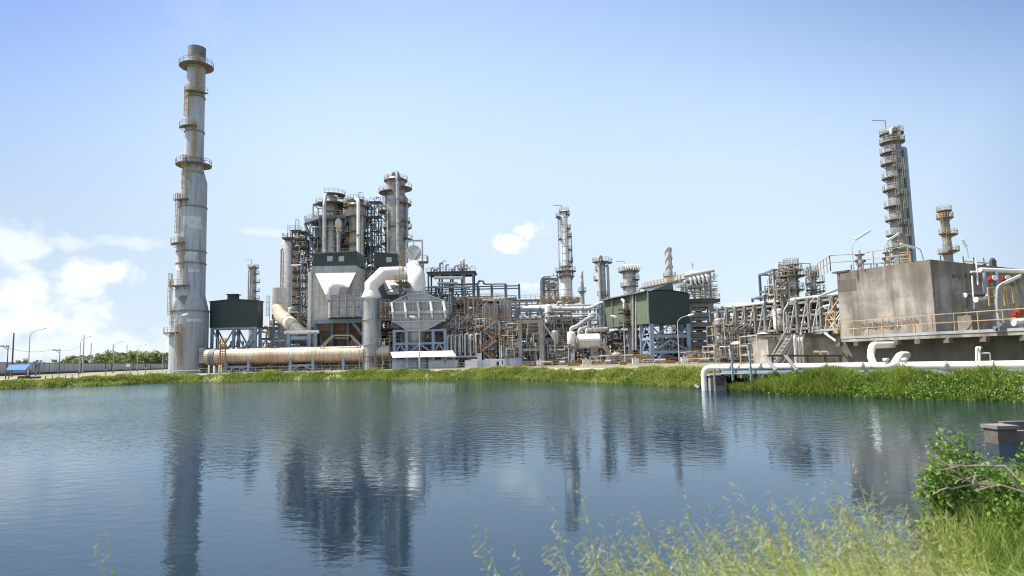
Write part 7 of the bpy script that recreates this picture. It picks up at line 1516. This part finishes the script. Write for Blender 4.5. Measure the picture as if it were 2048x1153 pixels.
sign('small blue sign board beside the tarpaulin shed', 76, 731, 121, .8, .45, 'sign'); sign('pale arched notice board before the boundary wall', 256, 731, 128, .8, .6, 'white'); sign('dark narrow post box right of the tarpaulin shed', 71, 733, 121, .15, 1.0, 'dark'); sign('dark narrow panel midway along the boundary wall', 211, 733, 140, .2, 1.1, 'dark'); sign('small dark board with leaning bar near the chimney', 291, 731, 135, .2, .7, 'dark')
def barrier(label, px0, px1, Y, z, m='orange', post=1.0):
    root = thing('barrier', label, 'barrier', (XY((px0 + px1) / 2, Y), Y, 0), 'low painted barriers on the bank'); x0, x1 = XY(px0, Y, 742), XY(px1, Y, 742); m_ = MB(); m_.bar((x0, Y, z), (x1, Y, z), .12); m_.build('rail', 'white' if m != 'white' else 'pole', root, smooth=False); m_ = MB(); n = max(2, int((x1 - x0) / post))
    for k in range(n + 1): x = x0 + (x1 - x0) * k / n; m_.bar((x, Y, 0), (x, Y, z - .06), .1)
    m_.build('posts', m, root, smooth=False)
barrier('low orange posted barrier with white rail, longest on the left bank', 92, 158, 112, .62); barrier('low rusty barrier directly right of the tarpaulin shed', 62, 92, 112, .5, 'redbrown'); barrier('orange barrier near the arched notice board', 247, 276, 124, .75)
barrier('thin pale rail crossing in front of the chimney base', 300, 400, 128, .8, 'grey', 3)
for i, (p0, p1, Y, m, lab) in enumerate(((398, 560, 131, 'pole', 'pale handrail along the grass before the left half of the flue duct'), (560, 780, 130, 'grey', 'brownish handrail along the grass before the right half of the flue duct'), (780, 928, 128, 'pole', 'pale handrail in front of the white roofed shelter'), (1010, 1120, 124, 'yellow', 'ochre handrail in front of the container cabins'), (1120, 1300, 120, 'yellow', 'ochre handrail in front of the white drum'), (1300, 1440, 112, 'yellow', 'ochre handrail in front of the green building legs'))):
    root = thing('handrail', lab, 'handrail', (XY((p0 + p1) / 2, Y), Y, 0), 'handrails along the front of the plant'); m_ = MB(); m_.rail([(XY(p0, Y, 735), Y, 0), (XY(p1, Y, 735), Y, 0)], 1.1, .07, 1.6); m_.build('rails', m, root, smooth=False)
# trestles and clutter between stairs and drum at ground
rr0 = random.Random(5)
for i in range(16):
    px = 1050 + i * 24 + rr0.uniform(-5, 5); Y = rr0.uniform(126, 138); x = XY(px, Y); m_ = MB(); w_ = rr0.uniform(.6, 1.6); k = i % 4
    names = [('pallet_stack', 'pallets', 'orange'), ('valve_box', 'box', 'white'), ('pipe_stub', 'pipe stub', 'yellow'), ('skid', 'skid', 'grey')][k]
    if k == 0:
        for j in range(3): m_.box(x - w_, x + w_, Y - .5, Y + .5, .08 + j * .22, .2 + j * .22); m_.box(x - w_, x - w_ + .2, Y - .45, Y + .45, j * .22, .08 + j * .22); m_.box(x + w_ - .2, x + w_, Y - .45, Y + .45, j * .22, .08 + j * .22)
    elif k == 1: m_.box(x - .6, x + .6, Y - .4, Y + .4, .25, 1.2); m_.box(x - .5, x - .4, Y - .3, Y + .3, 0, .25); m_.box(x + .4, x + .5, Y - .3, Y + .3, 0, .25); m_.bar((x, Y, 1.2), (x, Y, 1.6), .1)
    elif k == 2: m_.tube([(x - 1, Y, 0), (x - 1, Y, .9), (x + 1, Y, .9), (x + 1, Y, 0)], .14, 8, .3)
    else: m_.box(x - w_, x + w_, Y - .4, Y + .4, .1, .3); m_.tube([(x - w_ * .8, Y, .7), (x + w_ * .8, Y, .7)], .35, 10); m_.bar((x, Y, .3), (x, Y, 1.5), .12)
    near = ['left container cabins', 'concrete portal foot', 'portal brace', 'white vertical drum', 'drum pier', 'ochre drum stair', 'left green building leg', 'lamp with left-turned head', 'steam pipes', 'green building corner leg', 'middle of the green building front', 'lamp with right-turned head', 'right green building leg', 'exchanger tower foot', 'first concrete bents', 'pond outlet pipe'][i]
    solo(m_, names[0], names[2], (x, Y, 0), f'small {"rusty orange" if k == 0 else "white" if k == 1 else "ochre" if k == 2 else "grey"} {names[1]} on the ground before the {near}', names[1], smooth=(k > 1))
